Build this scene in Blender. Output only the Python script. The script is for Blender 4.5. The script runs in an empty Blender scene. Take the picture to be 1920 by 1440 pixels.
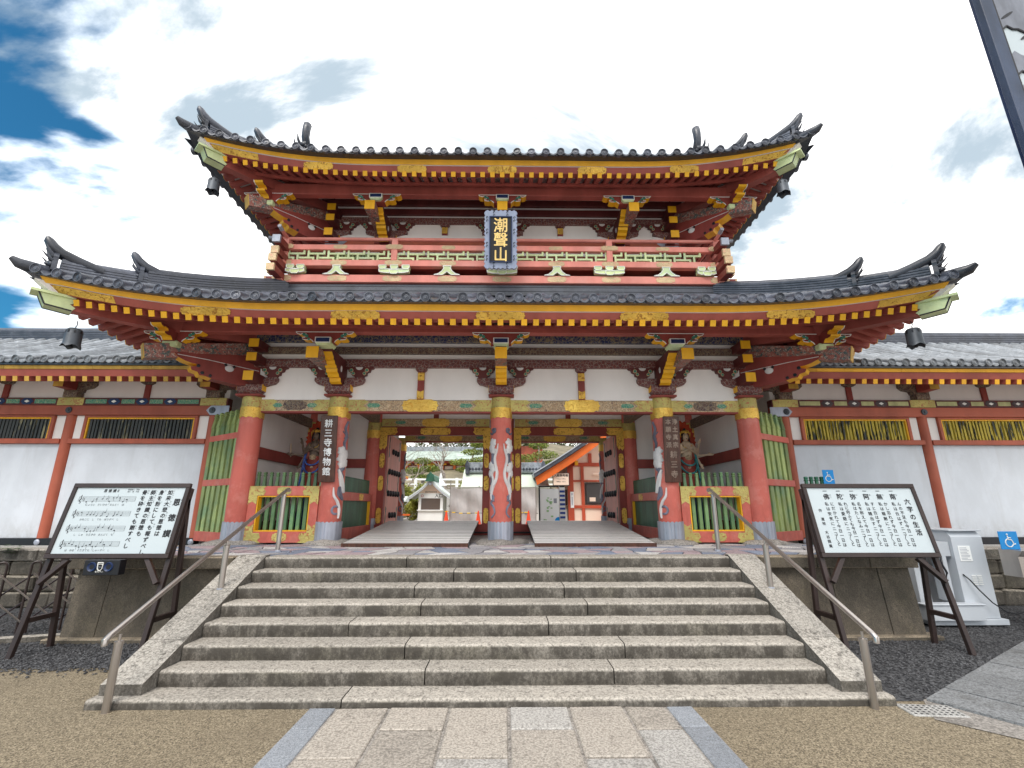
import bpy, bmesh, math, random
from math import sin, cos, pi, radians, sqrt, atan2, tan
from mathutils import Vector, Matrix
random.seed(7)
SC = bpy.context.scene
COL = SC.collection

# ------------------------------------------------------------------ camera
cam_d = bpy.data.cameras.new('camera')
cam = bpy.data.objects.new('camera', cam_d)
COL.objects.link(cam)
cam_d.sensor_width = 36.0
cam_d.lens = 36.0 * 874 / 1920
cam_d.clip_start = 0.05
cam_d.clip_end = 3000
CAM_PITCH = math.atan(230 / 874)
CAM_YAW = math.atan(12 / 874 * cos(CAM_PITCH))
cam.location = (0.1, 0.0, 1.847)
cam.rotation_euler = (pi / 2 + CAM_PITCH, 0, -CAM_YAW)
SC.camera = cam

# ------------------------------------------------------------------ world: bright broken cloud over blue sky
SUN_EL, SUN_AZ = radians(52), radians(205)     # azimuth clockwise from +Y
world = bpy.data.worlds.new('World')
SC.world = world
world.use_nodes = True
wn = world.node_tree
wn.nodes.clear()
def W(t, **kw):
    n = wn.nodes.new(t)
    for k, v in kw.items():
        setattr(n, k, v)
    return n
def wmath(op, a, b=None, c=None, clamp=False):
    n = W('ShaderNodeMath', operation=op)
    n.use_clamp = clamp
    for i, q in enumerate((a, b, c)):
        if q is None:
            continue
        if isinstance(q, (int, float)):
            n.inputs[i].default_value = q
        else:
            wn.links.new(q, n.inputs[i])
    return n.outputs[0]
out = W('ShaderNodeOutputWorld')
sky = W('ShaderNodeTexSky', sky_type='NISHITA')
sky.sun_disc = False
sky.sun_elevation = SUN_EL
sky.sun_rotation = SUN_AZ
sky.air_density = 1.0
sky.dust_density = 0.2
sky.ozone_density = 3.0
tc = W('ShaderNodeTexCoord')
sep = W('ShaderNodeSeparateXYZ')
wn.links.new(tc.outputs['Generated'], sep.inputs[0])
den = wmath('ADD', wmath('MAXIMUM', sep.outputs[2], 0.0), 0.32)
px_ = wmath('DIVIDE', sep.outputs[0], den)
py_ = wmath('DIVIDE', sep.outputs[1], den)
comb = W('ShaderNodeCombineXYZ')
wn.links.new(px_, comb.inputs[0]); wn.links.new(py_, comb.inputs[1])
def wnoise(scale, detail, rough, off, dist=0.0):
    mp = W('ShaderNodeMapping')
    mp.inputs['Location'].default_value = off
    mp.inputs['Rotation'].default_value = (0, 0, radians(-38))
    mp.inputs['Scale'].default_value = (1.0, 1.7, 1)
    wn.links.new(comb.outputs[0], mp.inputs[0])
    n = W('ShaderNodeTexNoise')
    n.inputs['Scale'].default_value = scale
    n.inputs['Detail'].default_value = detail
    n.inputs['Roughness'].default_value = rough
    n.inputs['Distortion'].default_value = dist
    wn.links.new(mp.outputs[0], n.inputs['Vector'])
    return n.outputs[0]
n1 = wnoise(1.9, 9, 0.52, (21.3, 2.8, 4.0), 0.25)
n2 = wnoise(0.8, 3, 0.5, (7.7, 2.2, 1.4))
# cloud cover thins out towards the west (left), where blue shows through
bias = wmath('MULTIPLY_ADD', px_, 0.50, 1.06)
bias = wmath('MINIMUM', bias, 0.98)
cov = wmath('ADD', bias, wmath('MULTIPLY', wmath('SUBTRACT', n1, 0.5), 1.9))
cov = wmath('ADD', cov, wmath('MULTIPLY', wmath('SUBTRACT', n2, 0.5), 0.5))
mr = W('ShaderNodeMapRange', interpolation_type='SMOOTHSTEP')
mr.inputs['From Min'].default_value = 0.40
mr.inputs['From Max'].default_value = 0.60
wn.links.new(cov, mr.inputs['Value'])
# thickness shading: thin grey-blue patches against white
mr2 = W('ShaderNodeMapRange', interpolation_type='SMOOTHSTEP')
mr2.inputs['From Min'].default_value = 0.42
mr2.inputs['From Max'].default_value = 0.72
wn.links.new(cov, mr2.inputs['Value'])
cr = W('ShaderNodeMix', data_type='RGBA')
cr.inputs[6].default_value = (0.74, 0.84, 0.95, 1)
cr.inputs[7].default_value = (1.0, 0.99, 0.98, 1)
wn.links.new(mr2.outputs[0], cr.inputs[0])
# grey undersides of the thicker cloud
n3 = wnoise(1.15, 9, 0.6, (4.4, 9.6, 2.0), 0.5)
mr3 = W('ShaderNodeMapRange', interpolation_type='SMOOTHSTEP')
mr3.inputs['From Min'].default_value = 0.475
mr3.inputs['From Max'].default_value = 0.62
wn.links.new(n3, mr3.inputs['Value'])
cr2 = W('ShaderNodeMix', data_type='RGBA')
wn.links.new(mr3.outputs[0], cr2.inputs[0])
wn.links.new(cr.outputs[2], cr2.inputs[6])
cr2.inputs[7].default_value = (0.27, 0.33, 0.38, 1)
bg1 = W('ShaderNodeBackground'); bg1.inputs[1].default_value = 0.085
skt = W('ShaderNodeMix', data_type='RGBA', blend_type='MULTIPLY')
skt.inputs[0].default_value = 1.0
skt.inputs[7].default_value = (0.28, 0.92, 1.08, 1)
wn.links.new(sky.outputs[0], skt.inputs[6])
wn.links.new(skt.outputs[2], bg1.inputs[0])
bg2 = W('ShaderNodeBackground'); bg2.inputs[1].default_value = 1.5
wn.links.new(cr2.outputs[2], bg2.inputs[0])
mx = W('ShaderNodeMixShader')
wn.links.new(mr.outputs[0], mx.inputs[0])
wn.links.new(bg1.outputs[0], mx.inputs[1])
wn.links.new(bg2.outputs[0], mx.inputs[2])
wn.links.new(mx.outputs[0], out.inputs[0])

# ------------------------------------------------------------------ sun (veiled by cloud)
sun_d = bpy.data.lights.new('sun', 'SUN')
sun_d.energy = 1.8
sun_d.angle = radians(28)
sun_d.color = (1.0, 0.96, 0.9)
sun = bpy.data.objects.new('sun', sun_d)
COL.objects.link(sun)
sdir = Vector((sin(SUN_AZ) * cos(SUN_EL), cos(SUN_AZ) * cos(SUN_EL), sin(SUN_EL)))
sun.rotation_euler = sdir.to_track_quat('Z', 'Y').to_euler()
sun.location = sdir * 50

SC.view_settings.view_transform = 'Standard'
SC.view_settings.look = 'None'
SC.view_settings.gamma = 1
SC.view_settings.exposure = 0.48
SC.view_settings.use_curve_mapping = False
SC.cycles.max_bounces = 8
SC.cycles.diffuse_bounces = 5
SC.cycles.sample_clamp_indirect = 6

# ------------------------------------------------------------------ materials
MATS = {}
class Nodes:
    def __init__(s, name):
        m = bpy.data.materials.new(name)
        m.use_nodes = True
        s.m = m; s.t = m.node_tree
        s.bsdf = s.t.nodes['Principled BSDF']
        s.geo = s.t.nodes.new('ShaderNodeNewGeometry')
        s.oi = s.t.nodes.new('ShaderNodeObjectInfo')
        MATS[name] = m
    def n(s, t, **kw):
        q = s.t.nodes.new(t)
        for k, v in kw.items():
            setattr(q, k, v)
        return q
    def link(s, a, b):
        s.t.links.new(a, b)
    def pos(s, scale=(1, 1, 1)):
        mp = s.n('ShaderNodeMapping')
        mp.inputs['Scale'].default_value = scale
        s.link(s.geo.outputs['Position'], mp.inputs[0])
        return mp.outputs[0]
    def noise(s, scale, detail=4, rough=0.55, stretch=(1, 1, 1), dist=0):
        q = s.n('ShaderNodeTexNoise')
        q.inputs['Scale'].default_value = scale
        q.inputs['Detail'].default_value = detail
        q.inputs['Roughness'].default_value = rough
        q.inputs['Distortion'].default_value = dist
        s.link(s.pos(stretch), q.inputs['Vector'])
        return q.outputs[0]
    def voro(s, scale, feature='F1', stretch=(1, 1, 1), out='Distance'):
        q = s.n('ShaderNodeTexVoronoi', feature=feature)
        q.inputs['Scale'].default_value = scale
        s.link(s.pos(stretch), q.inputs['Vector'])
        return q.outputs[out]
    def rng(s, v, a, b, lo=0.0, hi=1.0):
        q = s.n('ShaderNodeMapRange', interpolation_type='SMOOTHSTEP')
        for nm, x in (('From Min', a), ('From Max', b), ('To Min', lo), ('To Max', hi)):
            q.inputs[nm].default_value = x
        s.link(v, q.inputs['Value'])
        return q.outputs[0]
    def mth(s, op, a, b=0.0):
        q = s.n('ShaderNodeMath', operation=op)
        for i, x in enumerate((a, b)):
            if isinstance(x, (int, float)):
                q.inputs[i].default_value = x
            else:
                s.link(x, q.inputs[i])
        return q.outputs[0]
    def mix(s, fac, a, b, mode='MIX'):
        q = s.n('ShaderNodeMix', data_type='RGBA', blend_type=mode)
        for i, x in ((0, fac), (6, a), (7, b)):
            if isinstance(x, (int, float)):
                q.inputs[i].default_value = x
            elif isinstance(x, tuple):
                q.inputs[i].default_value = (*x, 1) if len(x) == 3 else x
            else:
                s.link(x, q.inputs[i])
        return q.outputs[2]
    def bump(s, h, strength=0.3, dist=0.02):
        q = s.n('ShaderNodeBump')
        q.inputs['Strength'].default_value = strength
        q.inputs['Distance'].default_value = dist
        s.link(h, q.inputs['Height'])
        s.link(q.outputs[0], s.bsdf.inputs['Normal'])
    def done(s, col, rough=0.6, metal=0.0, spec=0.5):
        b = s.bsdf
        if isinstance(col, tuple):
            b.inputs['Base Color'].default_value = (*col, 1)
        else:
            s.link(col, b.inputs['Base Color'])
        if isinstance(rough, (int, float)):
            b.inputs['Roughness'].default_value = rough
        else:
            s.link(rough, b.inputs['Roughness'])
        b.inputs['Metallic'].default_value = metal
        b.inputs['Specular IOR Level'].default_value = spec
        return s.m

def mulc(c, k):
    return tuple(min(1, x * k) for x in c)

def paint(name, c, var=0.18, scale=2.5, rough=0.55, dirt=0.25, dirtc=(0.09, 0.06, 0.045), bump=0.08,
          fade=None, streak=(1, 1, 0.35), metal=0.0, spec=0.4, rnd=0.1):
    s = Nodes(name)
    a = s.noise(scale, 5, 0.6, streak)
    col = s.mix(s.rng(a, 0.3, 0.7), mulc(c, 1 - var), mulc(c, 1 + var))
    if fade:
        col = s.mix(s.rng(s.noise(scale * 0.6, 4, 0.6), 0.42, 0.75, 0, 0.75), col, fade)
    d = s.rng(s.noise(scale * 5, 6, 0.7, streak), 0.58, 0.78, 0, dirt)
    col = s.mix(d, col, dirtc)
    if rnd:
        v = s.mth('MULTIPLY_ADD', s.oi.outputs['Random'], 2 * rnd)
        s.t.nodes[-1].inputs[2].default_value = 1 - rnd
        hs = s.n('ShaderNodeHueSaturation')
        s.link(v, hs.inputs['Value']); s.link(col, hs.inputs['Color'])
        col = hs.outputs[0]
    if bump:
        s.bump(s.noise(scale * 16, 4, 0.6), bump, 0.01)
    return s.done(col, rough, metal, spec)

RED = (0.56, 0.085, 0.055)
paint('column_red', (0.50, 0.108, 0.08), 0.18, 1.6, 0.45, 0.35, (0.27, 0.05, 0.035), fade=(0.56, 0.17, 0.135), rnd=0.02)
paint('eave_red', (0.38, 0.095, 0.072), 0.15, 2, 0.55, 0.25)
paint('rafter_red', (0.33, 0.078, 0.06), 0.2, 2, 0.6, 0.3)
paint('niche_green', (0.15, 0.26, 0.11), 0.35, 3, 0.45, 0.5, (0.03, 0.10, 0.07), fade=(0.05, 0.18, 0.12), rnd=0.3)
paint('beam_red', (0.25, 0.046, 0.036), 0.2, 2.5, 0.55, 0.3)
paint('deep_red', (0.11, 0.022, 0.020), 0.25, 3, 0.5, 0.3)
paint('wing_red', (0.36, 0.085, 0.045), 0.18, 1.8, 0.55, 0.35, fade=(0.40, 0.115, 0.07))
paint('rail_pink', (0.72, 0.25, 0.20), 0.14, 2, 0.6, 0.15, (0.4, 0.1, 0.08), fade=(0.78, 0.36, 0.30))
paint('door_pink', (0.78, 0.37, 0.31), 0.15, 2, 0.6, 0.2)
paint('yellow', (0.80, 0.41, 0.012), 0.10, 4, 0.5, 0.25, (0.5, 0.25, 0.05), rnd=0.06)
paint('old_yellow', (0.55, 0.33, 0.06), 0.25, 4, 0.6, 0.5, (0.2, 0.13, 0.06))
paint('fascia_yellow', (0.80, 0.40, 0.02), 0.12, 2, 0.5, 0.25, (0.35, 0.2, 0.05))
paint('plaster', (0.84, 0.80, 0.77), 0.05, 1.2, 0.8, 0.12, (0.5, 0.44, 0.38), bump=0.05, rnd=0.03)
paint('wall_white', (0.56, 0.60, 0.67), 0.04, 0.7, 0.7, 0.10, (0.55, 0.53, 0.5), bump=0.04, rnd=0.02)
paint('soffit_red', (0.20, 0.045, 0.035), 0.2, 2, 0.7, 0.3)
paint('soffit', (0.50, 0.44, 0.42), 0.1, 2, 0.8, 0.2)
paint('pale_green', (0.60, 0.68, 0.36), 0.15, 3, 0.5, 0.15, (0.3, 0.45, 0.28), fade=(0.50, 0.66, 0.46))
paint('white_edge', (0.82, 0.82, 0.78), 0.05, 3, 0.6, 0.1)
paint('picket_green', (0.30, 0.37, 0.13), 0.3, 3, 0.45, 0.5, (0.05, 0.13, 0.08), fade=(0.10, 0.25, 0.16), rnd=0.3)
paint('fence_green', (0.03, 0.12, 0.075), 0.3, 3, 0.45, 0.4, (0.12, 0.2, 0.06), rnd=0.15)
paint('black', (0.012, 0.012, 0.016), 0.2, 4, 0.4, 0.1)
paint('dark_brown', (0.035, 0.022, 0.02), 0.2, 4, 0.4, 0.15, (0.1, 0.07, 0.05))
paint('navy', (0.012, 0.03, 0.10), 0.2, 4, 0.4, 0.1)
paint('lead', (0.34, 0.36, 0.42), 0.2, 5, 0.45, 0.4, (0.13, 0.14, 0.17), metal=0.35, streak=(1, 1, 0.2))
paint('bronze', (0.075, 0.085, 0.10), 0.25, 6, 0.5, 0.35, (0.17, 0.20, 0.20), metal=0.3)
paint('steel', (0.45, 0.41, 0.38), 0.06, 6, 0.28, 0.1, (0.25, 0.2, 0.17), metal=0.85, bump=0.0)
paint('machine_grey', (0.50, 0.53, 0.57), 0.04, 2, 0.4, 0.2, (0.33, 0.28, 0.24), bump=0.0)
paint('board_white', (0.46, 0.515, 0.54), 0.015, 1, 0.25, 0.0, bump=0, rnd=0)
paint('ink', (0.012, 0.012, 0.015), 0.1, 4, 0.5, 0, bump=0)
paint('sign_blue', (0.0, 0.24, 0.62), 0.05, 4, 0.35, 0.05, bump=0)
paint('gold_ink', (0.85, 0.60, 0.22), 0.15, 8, 0.4, 0.1, metal=0.2)
paint('silver_ink', (0.75, 0.76, 0.76), 0.2, 10, 0.5, 0.35, (0.2, 0.15, 0.12))
paint('faded_ink', (0.24, 0.18, 0.14), 0.25, 10, 0.6, 0.5, (0.05, 0.03, 0.025))
paint('relief_white', (0.66, 0.64, 0.63), 0.12, 7, 0.6, 0.55, (0.32, 0.26, 0.27))
paint('relief_grey', (0.16, 0.16, 0.21), 0.45, 9, 0.5, 0.5, (0.35, 0.35, 0.4))
paint('plaque_frame', (0.27, 0.31, 0.42), 0.15, 6, 0.5, 0.3, (0.15, 0.17, 0.3))
paint('orange_paint', (0.72, 0.14, 0.02), 0.12, 2, 0.5, 0.15)
paint('office_red', (0.45, 0.07, 0.03), 0.15, 2, 0.5, 0.15)
paint('office_cream', (0.80, 0.62, 0.50), 0.05, 1, 0.8, 0.05)
paint('copper_green', (0.40, 0.47, 0.41), 0.25, 1.5, 0.6, 0.35, (0.62, 0.68, 0.6))
paint('green_tile', (0.06, 0.22, 0.16), 0.3, 4, 0.4, 0.3)
paint('pale_roof', (0.60, 0.66, 0.55), 0.08, 0.8, 0.7, 0.3, (0.4, 0.45, 0.35))
paint('map_white', (0.84, 0.85, 0.86), 0.02, 1, 0.4, 0.0, bump=0)
paint('tarp', (0.40, 0.37, 0.36), 0.12, 1.2, 0.5, 0.2, (0.55, 0.53, 0.5), bump=0.4, streak=(1, 1, 1))
paint('cone_orange', (0.80, 0.07, 0.02), 0.06, 3, 0.45, 0.05)
paint('booth_white', (0.80, 0.81, 0.80), 0.03, 2, 0.5, 0.05)
paint('slat_gap_shade', (0.30, 0.28, 0.265), 0.2, 4, 0.6, 0.2)  # dark slat fronts on the ramps: shadow gaps put into the colour
paint('bark', (0.34, 0.29, 0.25), 0.3, 6, 0.9, 0.4, (0.08, 0.06, 0.05), bump=0.4)
paint('rope_yellow', (0.75, 0.5, 0.03), 0.1, 3, 0.6, 0.1)
paint('red_box', (0.5, 0.008, 0.008), 0.1, 3, 0.4, 0.1)
paint('wave_grey', (0.16, 0.17, 0.2), 0.25, 4, 0.6, 0.2)
paint('skin_pale', (0.62, 0.47, 0.33), 0.15, 6, 0.5, 0.3, (0.25, 0.17, 0.1))
paint('skin_dark', (0.17, 0.125, 0.095), 0.35, 8, 0.45, 0.45, (0.40, 0.28, 0.12))
paint('robe_red', (0.30, 0.05, 0.035), 0.35, 12, 0.6, 0.5, (0.55, 0.4, 0.25))
paint('robe_teal', (0.05, 0.26, 0.27), 0.3, 10, 0.5, 0.4, (0.35, 0.45, 0.35))
paint('robe_blue', (0.06, 0.12, 0.42), 0.3, 10, 0.5, 0.4, (0.25, 0.3, 0.45))
paint('flame_red', (0.45, 0.05, 0.015), 0.4, 7, 0.5, 0.5, (0.12, 0.02, 0.02))

paint('pale_field', (0.42, 0.42, 0.20), 0.2, 6, 0.6, 0.4, (0.2, 0.2, 0.1))
paint('white_edge2', (0.07, 0.05, 0.055), 0.2, 6, 0.6, 0.3, (0.5, 0.5, 0.5))
paint('frame_blue', (0.035, 0.05, 0.09), 0.3, 3, 0.45, 0.2, (0.1, 0.12, 0.16))
paint('wood_ground', (0.20, 0.17, 0.11), 0.35, 0.6, 0.9, 0.5, (0.09, 0.09, 0.04))
paint('booth_roof', (0.62, 0.68, 0.66), 0.08, 2, 0.5, 0.2)
paint('green_print', (0.3, 0.5, 0.25), 0.3, 6, 0.5, 0.3, (0.6, 0.6, 0.6))
paint('banner_blue', (0.03, 0.07, 0.3), 0.1, 3, 0.6, 0.1)
def grimy(name, c, fade, dirtc, zlo, zhi, amt, streaks=0.25, rough=0.6):
    """paint or plaster with splash dirt near its foot, faint rain runs and rubbed patches"""
    s = Nodes(name)
    a = s.noise(1.4, 6, 0.62, (1, 1, .5))
    col = s.mix(s.rng(a, 0.3, 0.7), mulc(c, .92), mulc(c, 1.08))
    col = s.mix(s.rng(s.noise(2.6, 6, 0.7), 0.50, 0.64, 0, .6), col, fade)
    run = s.rng(s.noise(5, 5, 0.65, (1, 1, .09)), 0.52, 0.72, 0, streaks)
    col = s.mix(run, col, dirtc)
    sp = s.n('ShaderNodeSeparateXYZ'); s.link(s.geo.outputs['Position'], sp.inputs[0])
    h = s.rng(sp.outputs[2], zlo, zhi, 1, 0)
    sp2 = s.mth('MULTIPLY', h, s.rng(s.noise(7, 7, 0.7, (1, 1, .6)), 0.35, 0.65, .15, amt))
    col = s.mix(sp2, col, dirtc)
    ck = s.rng(s.noise(22, 5, 0.75), 0.66, 0.72, 0, .5)
    col = s.mix(ck, col, dirtc)
    s.bump(s.noise(26, 5, 0.65), 0.10, 0.01)
    return s.done(col, s.rng(a, .3, .7, rough - .12, rough + .15), 0, .35)
grimy('column_red', (0.60, 0.145, 0.11), (0.66, 0.235, 0.19), (0.24, 0.05, 0.038), 1.4, 2.5, .45, .22, .5)
grimy('wall_white', (0.60, 0.63, 0.68), (0.56, 0.585, 0.63), (0.36, 0.35, 0.34), 1.15, 1.75, .55, .20, .75)
def tile_mat(name, base, var, lichen):
    s = Nodes(name)
    a = s.noise(3, 5, 0.65)
    col = s.mix(s.rng(a, 0.3, 0.7), mulc(base, 1 - var), mulc(base, 1 + var))
    col = s.mix(s.rng(s.noise(14, 6, 0.7), 0.52, 0.75, 0, 0.6), col, lichen)
    v = s.mth('MULTIPLY_ADD', s.oi.outputs['Random'], 0.64)
    s.t.nodes[-1].inputs[2].default_value = 0.68
    hs = s.n('ShaderNodeHueSaturation')
    s.link(v, hs.inputs['Value']); s.link(col, hs.inputs['Color'])
    s.bump(s.noise(40, 4, 0.6), 0.12, 0.01)
    return s.done(hs.outputs[0], s.rng(a, 0.3, 0.7, 0.28, 0.5), 0.0, 0.6)
tile_mat('roof_tile', (0.072, 0.079, 0.102), 0.35, (0.19, 0.205, 0.235))
tile_mat('wing_tile', (0.18, 0.195, 0.215), 0.40, (0.42, 0.44, 0.455))
tile_mat('dark_tile', (0.035, 0.04, 0.055), 0.3, (0.09, 0.10, 0.12))

def gold_mat(name, base, fleck, amt, scale=14, metal=0.55):
    s = Nodes(name)
    e = s.voro(scale, 'DISTANCE_TO_EDGE')
    a = s.noise(scale * 0.9, 5, 0.65, dist=1.2)
    col = s.mix(s.rng(s.noise(2.2, 4, 0.6), 0.3, 0.7), mulc(base, 0.8), mulc(base, 1.15))
    col = s.mix(s.rng(a, 0.54, 0.6, 0, amt), col, fleck)
    s.bump(s.mth('ADD', s.rng(a, 0.45, 0.6), s.rng(e, 0, 0.2)), 0.35, 0.012)
    return s.done(col, 0.42, metal, 0.5)
gold_mat('gold', (0.80, 0.50, 0.09), (0.30, 0.10, 0.02), 0.75)
gold_mat('gold_bright', (0.95, 0.60, 0.13), (0.62, 0.28, 0.03), 0.6, 20, 0.75)
gold_mat('gold_olive', (0.52, 0.44, 0.14), (0.42, 0.12, 0.06), 0.8, 16, 0.25)
gold_mat('gold_faded', (0.62, 0.46, 0.26), (0.70, 0.30, 0.22), 0.7, 22, 0.1)

def brocade(name, base, cols, scale):
    s = Nodes(name)
    col = None
    a = s.noise(scale, 4, 0.6, dist=2.0)
    b = s.noise(scale * 1.7, 4, 0.6, dist=2.5)
    v = s.voro(scale * 1.2, 'DISTANCE_TO_EDGE')
    col = s.mix(s.rng(a, 0.48, 0.56), base, cols[0])
    col = s.mix(s.rng(b, 0.53, 0.60), col, cols[1])
    col = s.mix(s.rng(v, 0.0, 0.07, 0.85, 0), col, cols[2])
    s.bump(b, 0.3, 0.01)
    return s.done(col, 0.55)
brocade('brocade', (0.42, 0.27, 0.15), ((0.62, 0.47, 0.30), (0.12, 0.08, 0.07), (0.5, 0.4, 0.25)), 13)
brocade('brocade_red', (0.15, 0.036, 0.03), ((0.18, 0.046, 0.038), (0.07, 0.06, 0.075), (0.36, 0.30, 0.25)), 12)
brocade('brocade_dark', (0.11, 0.055, 0.04), ((0.24, 0.17, 0.10), (0.03, 0.03, 0.05), (0.26, 0.22, 0.16)), 12)
brocade('brocade_blue', (0.02, 0.03, 0.10), ((0.26, 0.19, 0.10), (0.02, 0.03, 0.12), (0.30, 0.27, 0.2)), 10)
brocade('brocade_green', (0.05, 0.24, 0.17), ((0.05, 0.24, 0.17), (0.30, 0.36, 0.14), (0.35, 0.45, 0.3)), 14)
brocade('mural', (0.30, 0.09, 0.07), ((0.05, 0.09, 0.09), (0.42, 0.34, 0.29), (0.25, 0.13, 0.10)), 7)

def bar_mat(name, c, worn, streak=(9, 9, 1.2), lo=0.46, hi=0.56):
    s = Nodes(name)
    a = s.noise(1.6, 6, 0.7, streak)
    col = s.mix(s.rng(a, lo, hi), c, worn)
    s.bump(a, 0.3, 0.01)
    return s.done(col, 0.65)
bar_mat('bar_dark', (0.035, 0.04, 0.04), (0.28, 0.25, 0.13), lo=0.55, hi=0.66)
bar_mat('bar_yellow', (0.46, 0.36, 0.04), (0.025, 0.03, 0.025), lo=0.51, hi=0.55)
bar_mat('weathered_wood', (0.24, 0.19, 0.17), (0.42, 0.36, 0.31), (3, 3, 9))

def granite(name, c, dark, stain, streak=0.0, speck=70, blot=0.0):
    s = Nodes(name)
    a = s.noise(speck, 3, 0.75)
    b = s.noise(speck * 0.42, 3, 0.7)
    col = s.mix(s.rng(a, 0.36, 0.62), mulc(c, 0.62), mulc(c, 1.25))
    col = s.mix(s.rng(b, 0.56, 0.66, 0, 0.65), col, dark)
    v = s.mth('MULTIPLY_ADD', s.oi.outputs['Random'], 0.22)
    s.t.nodes[-1].inputs[2].default_value = 0.89
    hs = s.n('ShaderNodeHueSaturation')
    s.link(v, hs.inputs['Value']); s.link(col, hs.inputs['Color'])
    col = hs.outputs[0]
    st = s.rng(s.noise(2.3, 7, 0.72), 0.50, 0.68, 0, stain)
    if blot:      # crusts of black lichen
        big = s.rng(s.noise(1.6, 5, 0.6), 0.40, 0.66, 0.0, 0.13)
        fine = s.mth('ADD', s.noise(13, 8, 0.85), big)
        st = s.mth('MAXIMUM', st, s.rng(fine, 0.58, 0.66, 0, blot))
    if streak:
        sp = s.n('ShaderNodeSeparateXYZ'); s.link(s.geo.outputs['Normal'], sp.inputs[0])
        vert = s.rng(s.mth('ABSOLUTE', sp.outputs[2]), 0.2, 0.75, 1, 0)
        k = s.rng(s.noise(4.5, 8, 0.8, (1, 1, 0.5)), 0.36, 0.58, 0.58, streak)
        st = s.mth('MAXIMUM', st, s.mth('MULTIPLY', vert, k))
        moss = s.rng(s.noise(1.1, 4, 0.6), 0.5, 0.66, 0, 0.22)
        col = s.mix(s.mth('MULTIPLY', vert, moss), col, (0.17, 0.15, 0.05))
    col = s.mix(st, col, (0.055, 0.048, 0.04))
    s.bump(s.mth('ADD', a, s.noise(18, 5, 0.7)), 0.55, 0.012)
    return s.done(col, 0.8, 0, 0.3)
granite('step_granite', (0.385, 0.35, 0.305), (0.09, 0.078, 0.068), 0.25, 0.96, speck=44, blot=0.15)
granite('cheek_granite', (0.385, 0.355, 0.315), (0.08, 0.07, 0.06), 0.25, 0.8, speck=44, blot=0.62)
granite('wall_granite', (0.30, 0.245, 0.18), (0.10, 0.08, 0.06), 0.6, 0.8)
granite('paving_granite', (0.37, 0.33, 0.285), (0.19, 0.165, 0.14), 0.22, speck=50)
granite('paving_grey', (0.385, 0.365, 0.34), (0.19, 0.175, 0.16), 0.22, speck=50)
granite('side_granite', (0.20, 0.205, 0.21), (0.07, 0.07, 0.07), 0.45, speck=50)
granite('kerb_granite', (0.27, 0.285, 0.31), (0.14, 0.15, 0.17), 0.15, speck=110)
granite('rough_stone', (0.24, 0.21, 0.17), (0.07, 0.06, 0.05), 0.7, 0.85, speck=30)
granite('base_rock', (0.30, 0.275, 0.25), (0.1, 0.09, 0.08), 0.6, speck=40)
granite('bounce_concrete', (0.48, 0.46, 0.44), (0.4, 0.38, 0.36), 0.15, speck=120)  # pale surface of the ground added for bounce light
granite('concrete', (0.42, 0.41, 0.39), (0.25, 0.24, 0.22), 0.3, speck=120)

def aggregate(name, c1, c2, c3, scale):
    s = Nodes(name)
    v = s.n('ShaderNodeTexVoronoi', feature='F1')
    v.inputs['Scale'].default_value = scale
    s.link(s.geo.outputs['Position'], v.inputs['Vector'])
    sp = s.n('ShaderNodeSeparateColor'); s.link(v.outputs['Color'], sp.inputs[0])
    col = s.mix(s.rng(sp.outputs[0], 0.2, 0.8), c1, c2)
    col = s.mix(s.rng(sp.outputs[1], 0.66, 0.72, 0, 0.9), col, c3)
    col = s.mix(s.rng(s.noise(0.8, 7, 0.7), 0.42, 0.72, 0, 0.45), col, mulc(c3, 1.6), 'MIX')
    col = s.mix(s.rng(s.noise(34, 4, 0.7), 0.52, 0.64, 0, 0.6), col, mulc(c3, 1.2))
    s.bump(v.outputs['Distance'], -0.7, 0.02)
    return s.done(col, 0.85, 0, 0.25)
aggregate('tan_aggregate', (0.205, 0.168, 0.112), (0.33, 0.272, 0.19), (0.09, 0.072, 0.05), 105)
aggregate('dark_gravel', (0.055, 0.055, 0.058), (0.12, 0.12, 0.125), (0.022, 0.022, 0.024), 48)
aggregate('yard_ground', (0.42, 0.38, 0.33), (0.52, 0.47, 0.42), (0.3, 0.27, 0.23), 30)

def wood(name, c, d):
    s = Nodes(name)
    a = s.noise(2.2, 6, 0.65, (7, 7, 1.0), 1.0)
    s.bump(a, 0.2, 0.01)
    return s.done(s.mix(s.rng(a, 0.3, 0.7), c, d), 0.4)
wood('board_wood', (0.045, 0.018, 0.012), (0.11, 0.045, 0.028))
wood('deck_wood', (0.68, 0.665, 0.655), (0.80, 0.785, 0.77))

def glass(name, c, rough=0.08):
    s = Nodes(name)
    return s.done(c, rough, 0.0, 0.8)
glass('dark_glass', (0.05, 0.045, 0.045))
glass('window_glass', (0.12, 0.09, 0.075), 0.15)

def leaf(name, a, b, tr=0.25):
    s = Nodes(name)
    col = s.mix(s.oi.outputs['Random'], a, b)
    col = s.mix(s.rng(s.noise(1.5, 4, 0.6), 0.3, 0.7), col, mulc(a, 0.6))
    col = s.mix(s.rng(s.noise(9, 3, 0.6), 0.45, 0.7), col, b)
    s.bsdf.inputs['Subsurface Weight'].default_value = 0.0
    return s.done(col, 0.6, 0, 0.3)
leaf('pine_leaf', (0.18, 0.24, 0.045), (0.34, 0.38, 0.08))
leaf('shrub_leaf', (0.26, 0.31, 0.05), (0.46, 0.46, 0.10))
leaf('wood_leaf', (0.06, 0.09, 0.03), (0.13, 0.14, 0.06))
leaf('fern_leaf', (0.03, 0.07, 0.015), (0.07, 0.12, 0.03))

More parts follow.
